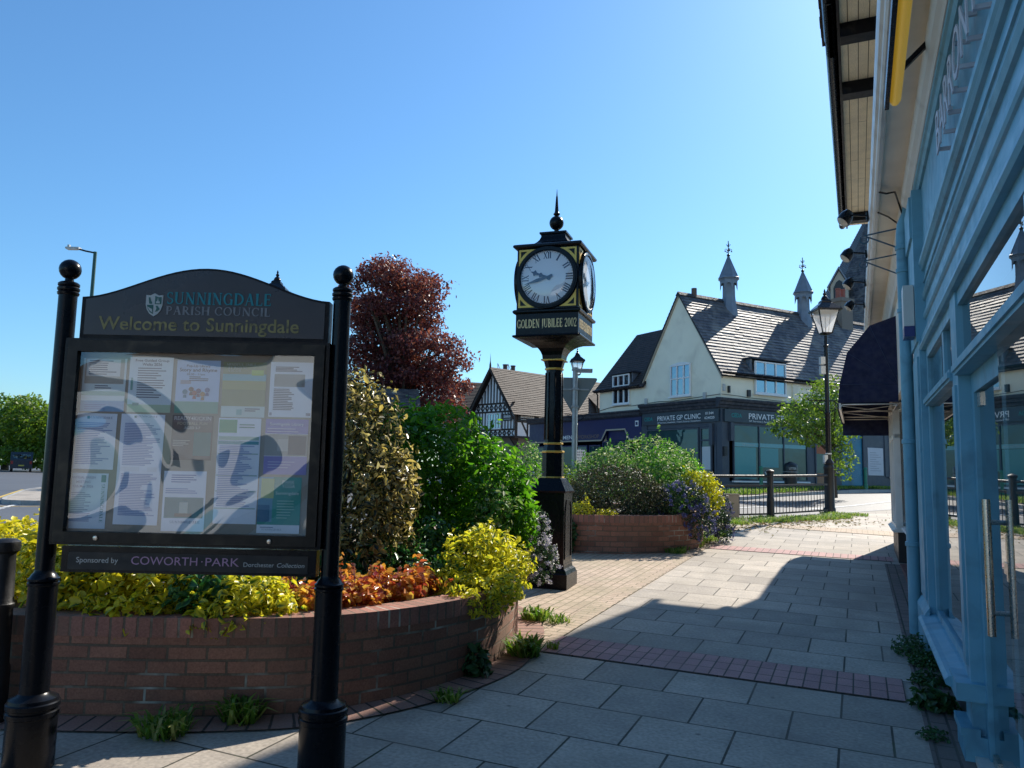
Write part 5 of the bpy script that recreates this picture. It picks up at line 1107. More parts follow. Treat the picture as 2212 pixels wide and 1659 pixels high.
def green_bollard(x, y, label):
    z = hgt(x, y); t = thing('bollard', label, 'bollard', (x, y, z), 'green bollards on the verge')
    MB().lathe([(.09, z-.05), (.09, z+.2), (.07, z+.22), (.07, z+.86)], (x, y, 0), 14).build('shaft', M['greenpost'], t)
    MB().lathe([(.07, z+.862), (.085, z+.87), (.085, z+.93), (.06, z+.97), (.001, z+.98)], (x, y, 0), 14).build('cap', M['greenpost'], t)
green_bollard(10.35, 31.9, 'green bollard on the verge, seen just above the railing post')
green_bollard(15.85, 34.5, 'green bollard on the verge right of the lamp post, by the white notice panel')
x, y = 12.0, 33.1; z = hgt(x, y)
t = thing('litter_bin', 'round black litter bin with domed lid before the clinic window', 'bin', (x, y, z))
MB().lathe([(.24, z-.03), (.25, z+.05), (.27, z+.72), (.28, z+.73)], (x, y, 0), 20).build('body', M['darkplastic'], t)
MB().lathe([(.285, z+.735), (.3, z+.75), (.3, z+.98), (.28, z+1.03), (.2, z+1.10), (.1, z+1.13), (.08, z+1.16), (.001, z+1.17)], (x, y, 0), 20).build('lid', M['darkplastic'], t)
MB().lathe([(.296, z+.715), (.312, z+.72), (.312, z+.735), (.296, z+.74)], (x, y, 0), 20).build('band', M['plastic'], t)
m = MB(); put_text(m, 'LITTER', (x-.02, y-.305, z+.83), (1, 0, 0), (0, 0, 1), .09, .3, bold=.02); m.build('lettering', M['offwhite'], t)
# ================================================================ BUILDINGS ACROSS THE STREET
def dirv(deg): a = math.radians(deg); return np.array([math.sin(a), math.cos(a), 0.])
def tiled(mb, x0, x1, eave, ridge, row, lift=.022, jit=0):
    """overlapping courses from eave (y,z) to ridge (y,z), along local x"""
    (y0, z0), (y1, z1) = eave, ridge; L = math.hypot(y1-y0, z1-z0); k = max(1, round(L/row))
    ny, nz = -(z1-z0)/L*np.sign(y1-y0), abs(y1-y0)/L
    for i in range(k):
        a, b = i/k, (i+1)/k; ya, za, yb, zb = y0+(y1-y0)*a, z0+(z1-z0)*a, y0+(y1-y0)*b, z0+(z1-z0)*b
        if jit:
            rj = random.Random(i*7+int(y0*10)); xs_ = [x0]; o_ = (i % 2)*.13
            while xs_[-1] < x1-.5: xs_.append(xs_[-1]+.26*rj.randint(1, 3)+(o_ if len(xs_) == 1 else 0))
            xs_.append(x1)
            for xa_, xb_ in zip(xs_[:-1], xs_[1:]):
                l_ = lift*rj.uniform(.8, 1.25); dl = rj.uniform(-.004, .004)
                mb.add([(xa_, ya+ny*l_-dl*np.sign(y1-y0), za+nz*l_-dl), (xb_, ya+ny*l_-dl*np.sign(y1-y0), za+nz*l_-dl), (xb_, yb+ny*.003, zb+nz*.003), (xa_, yb+ny*.003, zb+nz*.003)], [(0, 1, 2, 3)], uv=[(xa_, L*a), (xb_, L*a), (xb_, L*b), (xa_, L*b)])
                mb.add([(xa_, ya-ny*.01, za-nz*.01), (xb_, ya-ny*.01, za-nz*.01), (xb_, ya+ny*l_, za+nz*l_), (xa_, ya+ny*l_, za+nz*l_)], [(0, 1, 2, 3)], uv=[(xa_, L*a), (xb_, L*a), (xb_, L*a+.02), (xa_, L*a+.02)])
            continue
        mb.add([(x0, ya+ny*lift, za+nz*lift), (x1, ya+ny*lift, za+nz*lift), (x1, yb+ny*.003, zb+nz*.003), (x0, yb+ny*.003, zb+nz*.003)], [(0, 1, 2, 3)], uv=[(x0, L*a), (x1, L*a), (x1, L*b), (x0, L*b)])
        mb.add([(x0, ya-ny*.01, za-nz*.01), (x1, ya-ny*.01, za-nz*.01), (x1, ya+ny*lift, za+nz*lift), (x0, ya+ny*lift, za+nz*lift)], [(0, 1, 2, 3)], uv=[(x0, L*a), (x1, L*a), (x1, L*a+.02), (x0, L*a+.02)])
    mb.add([(x0, y0-ny*.06, z0-nz*.06), (x1, y0-ny*.06, z0-nz*.06), (x1, y1-ny*.06, z1-nz*.06), (x0, y1-ny*.06, z1-nz*.06)], [(0, 1, 2, 3)])
    for x in (x0, x1): mb.add([(x, y0-ny*.06, z0-nz*.06), (x, y0+ny*lift, z0+nz*lift), (x, y1, z1), (x, y1-ny*.06, z1-nz*.06)], [(0, 1, 2, 3)])
def window(par, F, a0, a1, z0, z1, cols, split=None, arch=0., mat='white', y=.075, fr=.06, name='window', glass=None):
    glass = glass or ('shopglass' if name in ('shop_window', 'door') else 'winglass')
    m = MB(F); d0, d1 = y-.06, y+.025
    m.box(a0, a0+fr, d0, d1, z0, z1); m.box(a1-fr, a1, d0, d1, z0, z1); m.box(a0+fr, a1-fr, d0, d1, z0, z0+fr); m.box(a0+fr, a1-fr, d0, d1, z1-fr, z1)
    for i in range(1, cols): x = a0+(a1-a0)*i/cols; m.box(x-fr*.55, x+fr*.55, d0+.003, d1-.004, z0+fr, z1-fr)
    if split: 
        zz = z0+(z1-z0)*split
        for i in range(cols):
            xa, xb = a0+(a1-a0)*i/cols+fr*.55, a0+(a1-a0)*(i+1)/cols-fr*.55; m.box(max(xa, a0+fr), min(xb, a1-fr), d0+.006, d1-.008, zz-fr*.5, zz+fr*.5)
    if arch:
        pts = [(a0, z1)]+[(a0+(a1-a0)*i/10, z1+.002+arch*(1-((i-5)/5)**2)) for i in range(11)]+[(a1, z1)]
        m.prism(pts, (0, 0, 0), (1, 0, 0), (0, 0, 1), (0, 1, 0), d0, d1)
    w = m.build(name, M[mat], par)
    MB(F).box(a0+fr*.5, a1-fr*.5, y-.03, y-.022, z0+fr*.5, z1-fr*.5).build('pane', M[glass], w)
    s_ = MB(F); s_.box(a0-.06, a1+.06, y-.05, y+.09, z0-.07, z0-.003); s_.build('sill', M['white'], w)
    return w
# ---------------------------------------------------------------- clinic
KX = np.array([9.03, 33., 0]); aR, aL = dirv(60.5), dirv(-29.5); nR, nL = -aL, -aR
FR, FL = Frame(KX, aR, nR), Frame(KX, aL, nL); GZ = hgt(9, 33)
cl = thing('clinic_building', 'pale cream corner building with steep slate roof and grey ground floor clinic shop', 'building', (*KX[:2], GZ))
XR_ = 17.
w = MB(FL)
w.prism([(0, 4.6), (5.2, 4.6), (5.2, 6.02), (2.6, 9.86), (0, 6.02)], (0, 0, 0), (1, 0, 0), (0, 0, 1), (0, 1, 0), -.25, 0)
w.prism([(5.2, 4.6), (8.83, 4.6), (8.83, 5.95), (5.2, 5.95)], (0, 0, 0), (1, 0, 0), (0, 0, 1), (0, 1, 0), -.25, 0); w.build('wall', M['clinicwall'], cl)
w = MB(FR); w.box(.25, XR_, -.25, 0, 4.6, 6.05); w.box(4.43, 4.95, 0, .06, 4.9, 5.95); w.box(2.0-1.95, 1.75, 0, .03, 5.86, 5.92); w.box(5.0, 8, 0, .03, 5.86, 5.92); w.build('wall', M['clinicwall'], cl)
w = MB(FR); w.box(.25, XR_, -8.8, -8.6, GZ-.2, 6); w.box(XR_-.2, XR_, -8.6, -.25, GZ-.2, 6); w.box(.25, XR_-.2, -8.6, -.25, 4.5, 4.58); w.prism([(0, 6), (5.2, 6), (2.6, 9.86)], (XR_-.2, 0, 0), (0, -1, 0), (0, 0, 1), (1, 0, 0), 0, .2); w.build('rear_wall', M['clinicwall'], cl)
r = MB(FR); tiled(r, -.12, XR_+.3, (.22, 5.80), (-2.6, 9.95), .19, .022, 1); tiled(r, -.12, XR_+.3, (-5.42, 5.80), (-2.6, 9.95), .19, .02)
r.build('roof', M['slate'], cl)
r = MB(FR)
for i in range(38): a = -.12+i*.46; r.prism([(-.16, -.13), (0, .045), (.16, -.13), (.13, -.16), (0, .0), (-.13, -.16)], (a, -2.6, 9.96), (0, 1, 0), (0, 0, 1), (1, 0, 0), 0, .45)
r.build('ridge_tiles', flat('ridge_slate_shaded', (.045, .045, .05), .8), cl)  # darker than the slates: ridge shade put into the colour
r = MB(FR); tiled(r, 0, 1, (0, 0), (1, 1), 5) if False else None
r2 = MB(FL); tiled(r2, 5.0, 9.1, (.24, 5.72), (-2.7, 9.15), .17, .018)
r2.add([(5.0, -2.7, 9.15), (9.1, -2.7, 9.15), (9.1, -6, 5.7), (5.0, -6, 5.7)], [(0, 1, 2, 3)], uv=[(0, 0), (4, 0), (4, 4), (0, 4)])
r2.add([(3.1, -2.7, 9.15), (5.0, -2.7, 9.15), (5.0, -1.2, 7.4)], [(0, 1, 2)]); r2.build('wing_roof', M['darktile'], cl)
r2 = MB(FL); r2.add([(8.83, 0, 5.9), (8.83, -2.7, 9.1), (8.83, -5.9, 5.7), (8.83, -5.9, 4.5), (8.83, 0, 4.5)], [(0, 1, 2, 3, 4)]); r2.build('wing_gable', M['brickfar'], cl)
v = MB(FL)
for sg in (0, 1):
    p, q = ((-.12, 5.78), (2.6, 9.93)) if sg == 0 else ((5.32, 5.78), (2.6, 9.93))
    v.prism([(p[0], p[1]-.1), (q[0], q[1]-.12), (q[0], q[1]+.0), (p[0], p[1])], (0, 0, 0), (1, 0, 0), (0, 0, 1), (0, 1, 0), .0, .09)
v.build('verge', flat('verge_stone', (.42, .36, .28), .7), cl)
g = MB(FR); g.tube([(-.1, .24, 5.92), (XR_, .24, 5.92)], .06, 8); g.build('gutter', M['black'], cl)
g = MB(FL); g.tube([(5.3, .26, 5.80), (9.1, .26, 5.80)], .05, 8); g.tube([(8.95, .2, 5.78), (8.95, .06, 5.6), (8.95, .06, 4.7)], .04, 8); g.build('gutter', M['black'], cl)
window(cl, FL, 1.83, 3.18, 5.09, 6.55, 3, .56, .1); window(cl, FL, 6.25, 7.62, 5.0, 6.5, 3, .62); window(cl, FR, 1.98, 3.95, 5.17, 6.62, 3, .56, y=.09)
for F, a0, a1, zz, bk in ((FR, 1.72, 4.15, 6.70, -.7), (FL, 6.0, 7.85, 6.55, -.9)):
    d = MB(F); d.box(a0, a1, bk, .18, zz, zz+.07); d.build('dormer_roof', M['fasciadark'], cl)
    for a in (a0+.12, a1-.24): MB(F).prism([(-.06, zz-.65), (-.06, zz), (bk, zz)], (a, 0, 0), (0, 1, 0), (0, 0, 1), (1, 0, 0), 0, .12).build('dormer_cheek', M['lead'], cl)
MB(FR).box(4.5, 4.82, .06, .075, 5.82, 6.0).build('vent', M['darkplastic'], cl)
# dark cornice, sign boards and the ground floor
f = MB(FR); pr = [(-.02, 4.42), (.10, 4.42), (.13, 4.52), (.18, 4.56), (.20, 4.66), (.27, 4.70), (.30, 4.78), (.30, 4.83), (-.02, 4.86)]
f.extrude(pr, -.3, XR_); f.build('cornice', M['fasciadark'], cl)
f = MB(FL); f.extrude(pr, -.0, 5.3); f.build('cornice', M['fasciadark'], cl)
b = MB(FR); b.box(.12, 6.9, .0, .09, 3.82, 4.37); b.build('sign_board', M['clinicsign'], cl)
b = MB(FL); b.box(.08, 5.22, .0, .09, 3.82, 4.37); b.build('sign_board', M['clinicsign'], cl)
def signtext(F, sx, logo, words, sub, phone, y=.094):
    m = MB(F); put_text(m, 'PRIVATE GP CLINIC', (words[0], y, words[2]), (sx, 0, 0), (0, 0, 1), words[3], words[1], bold=.008); put_text(m, 'GP Services | Aesthetics | Travel | Eczema | Consultants', (words[0], y, 3.875), (sx, 0, 0), (0, 0, 1), .07, words[1], bold=.008)
    if phone: put_text(m, '01344', (phone, y, 4.15), (sx, 0, 0), (0, 0, 1), .11, .5, bold=.01); put_text(m, '624020', (phone, y, 3.95), (sx, 0, 0), (0, 0, 1), .11, .6, bold=.01)
    m.build('lettering', M['white'], cl)
    m = MB(F); put_text(m, 'CEDA', (logo, y, 4.03), (sx, 0, 0), (0, 0, 1), .17, .62, bold=.02); m.build('lettering', flat('ceda_teal', (.0, .26, .25), .5), cl)
signtext(FL, -1, 4.72, (2.62, 2.9, 4.0, .22), 0, .62); signtext(FR, 1, .82, (3.4, 3.7, 4.0, .25), 0, 6.1)
gf = MB(FR); gf.box(0, .42, -.3, .02, GZ-.2, 3.8); gf.box(.42, 5.33, -.3, .02, GZ-.2, 1.28); gf.box(5.33, 5.80, -.3, .06, GZ-.2, 3.8); gf.box(.42, XR_, -.25, .01, 3.75, 4.42); gf.box(7.1, 7.7, -.3, .04, GZ-.2, 3.75); gf.box(9.33, 9.62, -.3, .06, GZ-.2, 3.75); gf.box(9.62, 11, -.3, .02, GZ-.2, 3.75); gf.box(11, 17, -.3, .0, GZ-.2, 1.6); gf.box(11, 11.4, -.3, .05, 1.6, 3.75); gf.box(15, 17, -.3, .0, 1.6, 3.75)
gf.box(.42, .62, .02, .14, 3.0, 3.8); gf.build('ground_floor', M['clinicgrey'], cl)
gf = MB(FL); gf.box(.3, .42, -.3, .02, GZ-.2, 3.8); gf.box(1.22, 4.9, -.3, .02, GZ-.2, 1.5); gf.box(4.9, 5.3, -.3, .05, GZ-.2, 3.8); gf.box(.0, 5.3, -.25, .01, 3.62, 4.42); gf.box(.42, .62, .02, .14, 2.8, 3.75); gf.build('ground_floor', M['clinicgrey'], cl)
gd = 'clinicgrey'
window(cl, FR, .62, 5.3, 1.30, 3.74, 3, None, 0, gd, fr=.05, name='shop_window'); window(cl, FR, 5.82, 7.1, GZ, 3.7, 1, .8, 0, gd, fr=.08, name='shop_window'); window(cl, FR, 11.4, 15, 1.6, 3.74, 3, None, 0, gd, name='shop_window')
window(cl, FL, 1.3, 4.88, 1.52, 3.6, 1, None, 0, gd, fr=.06, name='shop_window'); dw = window(cl, FL, .5, 1.22, GZ, 3.6, 1, .78, 0, gd, fr=.07, name='door')
MB(FL).box(.6, 1.12, .056, .06, 1.75, 2.75).build('paper_notice', flat('paper_white', (.62, .62, .6)), dw)
tf = MB(FR); tf.box(.70, 2.0, .056, .06, 1.40, 2.75); tf.box(2.28, 3.4, .056, .06, 1.9, 2.75); tf.build('window_film', flat('film_teal', (.10, .34, .33), .35), cl)
tf = MB(FR); tf.box(.7, 5.2, .056, .06, 2.78, 2.95); tf.build('window_film', flat('film_band', (.2, .45, .45), .4), cl)
m = MB(FR); put_text(m, 'GP Services', (1.55, .064, 2.83), (1, 0, 0), (0, 0, 1), .08, .8); m.build('lettering', M['offwhite'], cl); m = MB(FR); m.bar((2.5, .064, 1.65), (2.9, .064, 1.65), .03, .03); m.bar((2.5, .064, 1.65), (2.65, .064, 1.78), .03); m.bar((2.5, .064, 1.65), (2.65, .064, 1.52), .03); m.build('arrow_mark', M['offwhite'], cl)
MB(FR).box(7.72, 9.31, -.04, -.01, GZ+.05, 3.74).build('blue_panel', pm('teal_blue_poster', (.01, .17, .27), .3, .5, 1.2), cl)
b_ = MB(FR); b_.box(5.95, 6.9, .056, .062, 2.6, 3.0); b_.build('window_poster', flat('poster_orange', (.45, .13, .05)), cl)
b_ = MB(FR); b_.box(5.95, 6.9, .056, .062, GZ+.1, 1.7); b_.build('window_poster', flat('poster_tan', (.4, .2, .1)), cl)
nb = MB(FR); nb.box(9.66, 10.84, .02, .06, 1.65, 3.0); no_ = nb.build('notice_panel', flat('panel_white', (.62, .62, .64)), cl)
m = MB(FR)
for i in range(9): m.box(9.82, 10.3+.35*((i*7) % 3)/2, .061, .063, 2.75-i*.11, 2.77-i*.11)
m.build('text_lines', flat('ink_grey', (.3, .3, .32)), no_)
for F, a, z, wd, mt in ((FL, 6.55 if False else .95, 4.98, .16, 'plastic'), (FR, .12, 5.28, .1, 'plastic'), (FR, .42, 5.22, .09, 'darkplastic'), (FR, 1.62, 5.12, .17, 'darkplastic'), (FL, 4.95, 4.98, .18, 'plastic')):
    MB(F).box(a-wd/2, a+wd/2, .0, .09, z-.14, z+.16).build('alarm_box', M[mt], cl)
MB(FR).box(.06, .22, .02, .12, 2.35, 2.75).build('letter_box', M['darkplastic'], cl)
cbl = MB(FL); cbl.tube([(8.8, .02, 4.75)]+[(8-i*1.0, .03, 4.86+.03*math.sin(i*2.1)+.012*i) for i in range(8)]+[(.02, .03, 5.0)], .014, 5); cbl.build('cable', M['darkplastic'], cl)
cbl = MB(FR); cbl.tube([(0, .03, 5.0), (1, .03, 4.98), (1.6, .03, 4.94), (2.6, .03, 4.93), (4, .03, 4.9)], .012, 5); cbl.build('cable', M['darkplastic'], cl)
ch = MB(FL); ch.lathe([(.13, 9.8), (.13, 10.28), (.1, 10.28)], (2.6, -.9, 0), 12); ch.build('chimney_pot', flat('pot_brown', (.12, .07, .05)), cl)
ch = MB(FR); ch.box(11.0, 11.9, -3.0, -2.2, 9.0, 10.9); ch.box(10.93, 11.97, -3.07, -2.13, 10.9, 11.1); cho = ch.build('chimney', M['brickfar'], cl)
ch = MB(FR)
for i in range(2): ch.lathe([(.14, 11.1), (.12, 11.6), (.15, 11.62), (.14, 11.68)], (11.25+.4*i, -2.6, 0), 10)
ch.build('chimney_pot', flat('pot_red', (.30, .09, .06)), cho)
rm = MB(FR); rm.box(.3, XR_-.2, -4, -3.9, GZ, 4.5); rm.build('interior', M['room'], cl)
def turret(a):
    oc = math.pi/8; F = Frame(FR(np.array([[a, -2.45, 0]]))[0], aR, nR); m = MB(F)
    m.lathe([(.46, 8.6), (.44, 9.3), (.36, 9.75), (.32, 10.1), (.31, 10.75)], (0, 0, 0), 8, rot=oc, smooth=False); o = m.build('turret', M['lead'], cl)
    s = MB(F)
    for k in range(8):
        a0, a1 = oc+k*math.pi/4, oc+(k+1)*math.pi/4; p, q = np.array([.44*math.cos(a0), .44*math.sin(a0)]), np.array([.44*math.cos(a1), .44*math.sin(a1)])
        n_ = 12; pts = []
        for i in range(n_+1):
            f_ = i/n_; d = abs(f_-.5)*2; zz = 10.52+(.22*(1-d**2)**.5 if d < .62 else -.0)+(.05 if .62 <= d < .75 else 0)-(.10 if d > .93 else 0); pts.append((f_, zz))
        def P3(f_, z): c = p+(q-p)*f_; return (c[0], c[1], z)
        for (f0, z0_), (f1, z1_) in zip(pts[:-1], pts[1:]): s.add([P3(f0, z0_), P3(f1, z1_), P3(f1, 10.98), P3(f0, 10.98)], [(0, 1, 2, 3)])
    s.lathe([(.43, 10.9), (.47, 10.93), (.47, 10.97), (.3, 10.97)], (0, 0, 0), 8, rot=oc, smooth=False); s.build('turret_frieze', M['lead'], o)
    c = MB(F); c.lathe([(.3, 10.97), (.53, 10.985), (.525, 11.03), (.46, 11.10), (.035, 12.12), (.001, 12.16)], (0, 0, 0), 8, rot=oc, smooth=False)
    for k in range(8): b = oc+k*math.pi/4; c.tube([(.46*math.cos(b), .46*math.sin(b), 11.10), (.035*math.cos(b), .035*math.sin(b), 12.13)], .014, 5)
    c.build('turret_spire', M['lead'], o)
    fi = MB(F); fi.lathe([(.05, 12.1), (.09, 12.2), (.03, 12.26)], (0, 0, 0), 8); fi.tube([(0, 0, 12.2), (0, 0, 12.9)], .022, 6)
    for k in range(4):
        b = k*math.pi/2+.4; e = lambda r, z: (r*math.cos(b), r*math.sin(b), z)
        fi.tube([e(0, 12.36), e(.1, 12.5), e(.17, 12.48), e(.16, 12.38)], .014, 5); fi.tube([e(0, 12.6), e(.07, 12.66), e(.11, 12.74)], .012, 5); fi.ball(e(.16, 12.38), .035, 8)
    fi.build('finial', M['iron'], o)
turret(3.0); turret(8.3)

# ---------------------------------------------------------------- blue workshop
ws = thing('workshop_building', 'low navy blue workshop front with a cream lined fascia beside the cream clinic', 'shop', tuple(FL(np.array([[9, 0, GZ]]))[0]))
a0, a1 = 5.34, 16.
m = MB(FL); m.box(a0, a1, -6, -.3, 3.2, 4.42); m.box(a0, a1, -6, -5.8, GZ-.3, 3.2); m.box(a1-.2, a1, -5.8, -.3, GZ-.3, 3.2); m.box(a0, a1, -3, -2.9, GZ, 3.2); m.build('wall', M['navy'], ws)
m = MB(FL); m.extrude([(-.3, 4.3), (.12, 4.3), (.2, 4.38), (.22, 4.5), (.28, 4.56), (.28, 4.62), (-.3, 4.62)], 5.3, a1); m.build('cornice', M['fasciadark'], ws)
m = MB(FL); arch_ = [(a0, 3.16), (6.25, 3.16), (6.62, 3.68), (8.2, 3.68), (8.6, 3.16), (a1, 3.16), (a1, 4.3), (a0, 4.3)]
m.prism(arch_, (0, 0, 0), (1, 0, 0), (0, 0, 1), (0, 1, 0), -.1, .03); m.build('fascia', M['navy'], ws)
m = MB(FL); ln_ = arch_[:6]
for (xa, za), (xb, zb) in zip(ln_[:-1], ln_[1:]): m.bar((xa, .045, za+.03), (xb, .045, zb+.03), .03, .075)
m.build('fascia_line', flat('line_cream', (.45, .40, .30)), ws)
m = MB(FL); put_text(m, 'MOVEMENT', (12.3, .034, 3.32), (-1, 0, 0), (0, 0, 1), .2, 2.5, bold=.02); m.build('lettering', M['white'], ws)
m = MB(FL); put_text(m, 'WORKSHOP', (9.85, .034, 3.32), (-1, 0, 0), (0, 0, 1), .2, 2.05, bold=.01); m.build('lettering', flat('letter_bronze', (.20, .14, .11)), ws)
m = MB(FL); m.box(5.56, 5.8, .03, .05, 3.82, 4.1); m.build('plaque', M['white'], ws)
m = MB(FL); m.box(5.60, 5.76, .05, .053, 3.88, 4.04); m.build('plaque_mark', M['navy'], ws)
for xa, xb, zt in ((6.35, 8.5, 3.12), (8.7, 9.7, 2.95), (9.9, 12.5, 2.95), (12.7, 15.8, 2.95)): window(ws, FL, xa, xb, GZ+.45 if xa != 8.7 else GZ, zt, 2 if xb-xa > 1.5 else 1, None, 0, 'navy', y=.03, name='shop_window')
m = MB(FL); m.box(a0, a1, -.3, -.05, GZ-.3, GZ+.4); m.prism([(6.62, 3.15), (8.2, 3.15), (8.2, 3.66), (6.62, 3.66)], (0, 0, 0), (1, 0, 0), (0, 0, 1), (0, 1, 0), -.3, -.12); m.build('stall_riser', M['navy'], ws)

# ---------------------------------------------------------------- half timbered house
HX = np.array([.27, 60., 0]); hR, hL = dirv(46.6), dirv(-43.4); FHR, FHL = Frame(HX, hR, -hL), Frame(HX, hL, -hR); HZ = hgt(.3, 60)-.2
hh = thing('timbered_house', 'black and white half timbered house with a steep brown tiled roof', 'house', (*HX[:2], HZ))
gp = 2.45
w = MB(FHL); w.prism([(0, 4.1), (4.9, 4.1), (4.9, 6.1), (gp, 9.5), (0, 6.1)], (0, 0, 0), (1, 0, 0), (0, 0, 1), (0, 1, 0), -.2, 0); w.build('gable_wall', M['white'], hh)
w = MB(FHR); w.box(.2, 14, -.2, 0, 4.1, 6.1); w.build('wall', M['white'], hh)
w = MB(FHR); w.box(.7, 14, -4.3, -.5, HZ, 4.1); w.box(.3, 14, -4.7, -.2, 4.1, 6.0); w.build('brick_wall', M['brickfar'], hh)
r = MB(FHR); tiled(r, -.55, 14, (.45, 5.80), (-gp, 9.72), .2, .026, 1); tiled(r, -.55, 14, (-5.35, 5.80), (-gp, 9.72), .2, .03); r.build('roof', M['browntile'], hh)
tm = MB(FHL); e = .03
def st_(m, x, z0, z1, w_=.13): m.box(x-w_/2, x+w_/2, 0, e, z0, z1)
def edge(x): return 6.1+(9.5-6.1)*(x/gp if x < gp else (4.9-x)/(4.9-gp))
for z in (4.12, 4.68, 6.12, 6.78): tm.box(0, 4.9, 0, e+.004, z-.07, z+.07)
for i in range(13): x = .3+i*.36; st_(tm, x, 6.85, edge(x)-.1) if edge(x) > 7 else None
for i in range(15): x = .07+i*.34; st_(tm, x, 4.76, 6.04, .10) if not 1.45 < x < 3.15 else None
for z0_, z1_ in ((4.2, 4.6), (6.2, 6.7)):
    for i in range(9):
        xa, xb = .1+i*.53, .1+i*.53+.5; tm.box(xb, xb+.07, 0, e, z0_, z1_); zc, xc = (z0_+z1_)/2, (xa+xb)/2
        for p, q in (((xa, z0_), (xc-.06, zc)), ((xa, z1_), (xc-.06, zc)), ((xb, z0_), (xc+.06, zc)), ((xb, z1_), (xc+.06, zc))): tm.bar((p[0], e*.5, p[1]), (q[0], e*.5, q[1]), e, .09)
tm.build('timber_framing', M['darktimber'], hh)
tb_ = MB(FHL)
for p, q in (((-.35, 5.62), (gp, 9.72)), ((5.25, 5.62), (gp, 9.72))): tb_.prism([(p[0], p[1]-.22), (q[0], q[1]-.3), (q[0], q[1]), (p[0], p[1])], (0, 0, 0), (1, 0, 0), (0, 0, 1), (0, 1, 0), .45, .55)
tb_.build('bargeboard', M['darktimber'], hh)
t2 = MB(FHR)
for x, w_ in ((.0, .3), (2.35, .3), (1.33, .16), (4.1, .22), (5.8, .22), (7.5, .22), (9.3, .22)): t2.box(x, x+w_, 0, e, 4.1, 5.95)
t2.box(.0, 14, 0, e+.005, 5.9, 6.1); t2.box(0, 14, 0, e+.005, 4.0, 4.18); t2.box(.3, 1.33, 0, e-.004, 5.25, 5.35); t2.bar((.75, e*.5, 5.3), (1.42, e*.5, 4.3), e, .16); t2.build('timber_framing', M['darktimber'], hh)
fi = MB(FHL); fi.lathe([(.09, 9.6), (.08, 9.9), (.03, 10.2), (.001, 10.9)], (gp, .5, 0), 8); fi.build('finial', M['darktimber'], hh)
ch = MB(FHR)
for x in (1.6, 2.5): ch.lathe([(.2, 9.3), (.18, 10.1), (.22, 10.12), (.22, 10.2)], (x, -gp-.5, 0), 10)
ch.build('chimney_pot', flat('pot_dark', (.10, .06, .05)), hh)
window(hh, FHL, 1.5, 3.12, 4.78, 5.98, 5, .55, 0, 'white', y=.09, fr=.05)
for F, xa, xb, sx in ((FHR, .28, 2.36, 1), (FHL, .25, 1.35, -1)):
    MB(F).box(xa, xb, .045, .08, 5.36, 5.92).build('sign_board', flat('sign_black', (.012, .012, .014), .4), hh)
    m = MB(F); put_text(m, 'absolute', ((xa+xb)/2, .084, 5.62), (sx, 0, 0), (0, 0, 1), .24, (xb-xa)*.72, bold=.02); put_text(m, 'FINANCIAL MANAGEMENT', ((xa+xb)/2, .084, 5.46), (sx, 0, 0), (0, 0, 1), .06, (xb-xa)*.7, bold=.01); m.build('lettering', M['white'], hh)
m = MB(FHL); m.prism([(0, 3.2), (.1, 3.2), (.9, 4.1), (.0, 4.1)], (.3, -.7, 0), (0, 1, 0), (0, 0, 1), (1, 0, 0), 0, .15); m.build('jetty_bracket', M['darktimber'], hh)

def plain_house(label, o, deg, Lx, Wd, eave, ridge, roofm, wallm, name='house', group=None):
    d = dirv(deg); n = np.array([d[1], -d[0], 0]); F = Frame((o[0], o[1], 0), d, n); z = hgt(o[0], o[1])-.3
    t = thing(name, label, 'house', (o[0], o[1], z), group)
    m = MB(F); m.box(0, Lx, -Wd, 0, z, eave)
    for x in (0, Lx): m.prism([(0, eave), (-Wd, eave), (-Wd/2, ridge-.1)], (x, 0, 0), (0, 1, 0), (0, 0, 1), (1, 0, 0), -.1 if x else 0, 0 if x else .1)
    m.build('wall', M[wallm], t)
    r = MB(F); tiled(r, -.3, Lx+.3, (.35, eave-.2), (-Wd/2, ridge), .22, .03); tiled(r, -.3, Lx+.3, (-Wd-.35, eave-.2), (-Wd/2, ridge), .22, .03); r.build('roof', M[roofm], t)
    for x in (Lx*.2, Lx*.65): window(t, F, x, x+1.3, z+1.1, z+2.4, 2)
    return t, F
t, F = plain_house('brown roofed house behind the timbered one, mostly hidden by the copper tree', (-5.2, 68), 75, 9, 6.5, 6.3, 9.6, 'browntile', 'brickfar')
m = MB(F)
for x in (4.6, 5.6):
    m.tube([(x, -1.6, 8.6), (x, -2.4, 11.4), (x+.9, -3.4, 10.2), (x+1.2, -3.4, 9.5)], .035, 6); m.tube([(x, -2.0, 10), (x+.7, -3.0, 9.6)], .03, 6)
m.box(4.5, 6.7, -3.0, -1.9, 9.3, 9.42); m.build('roof_ladder', M['galv'], t)
plain_house('low outbuilding with a grey slate roof behind the golden shrub', (-9.4, 41), 80, 4.2, 4, 5.0, 6.0, 'slate', 'brickfar')
plain_house('brown roofed house glimpsed between the timbered house and the clinic', (8.2, 66), 60, 9, 7, 6.4, 8.9, 'browntile', 'brickfar')

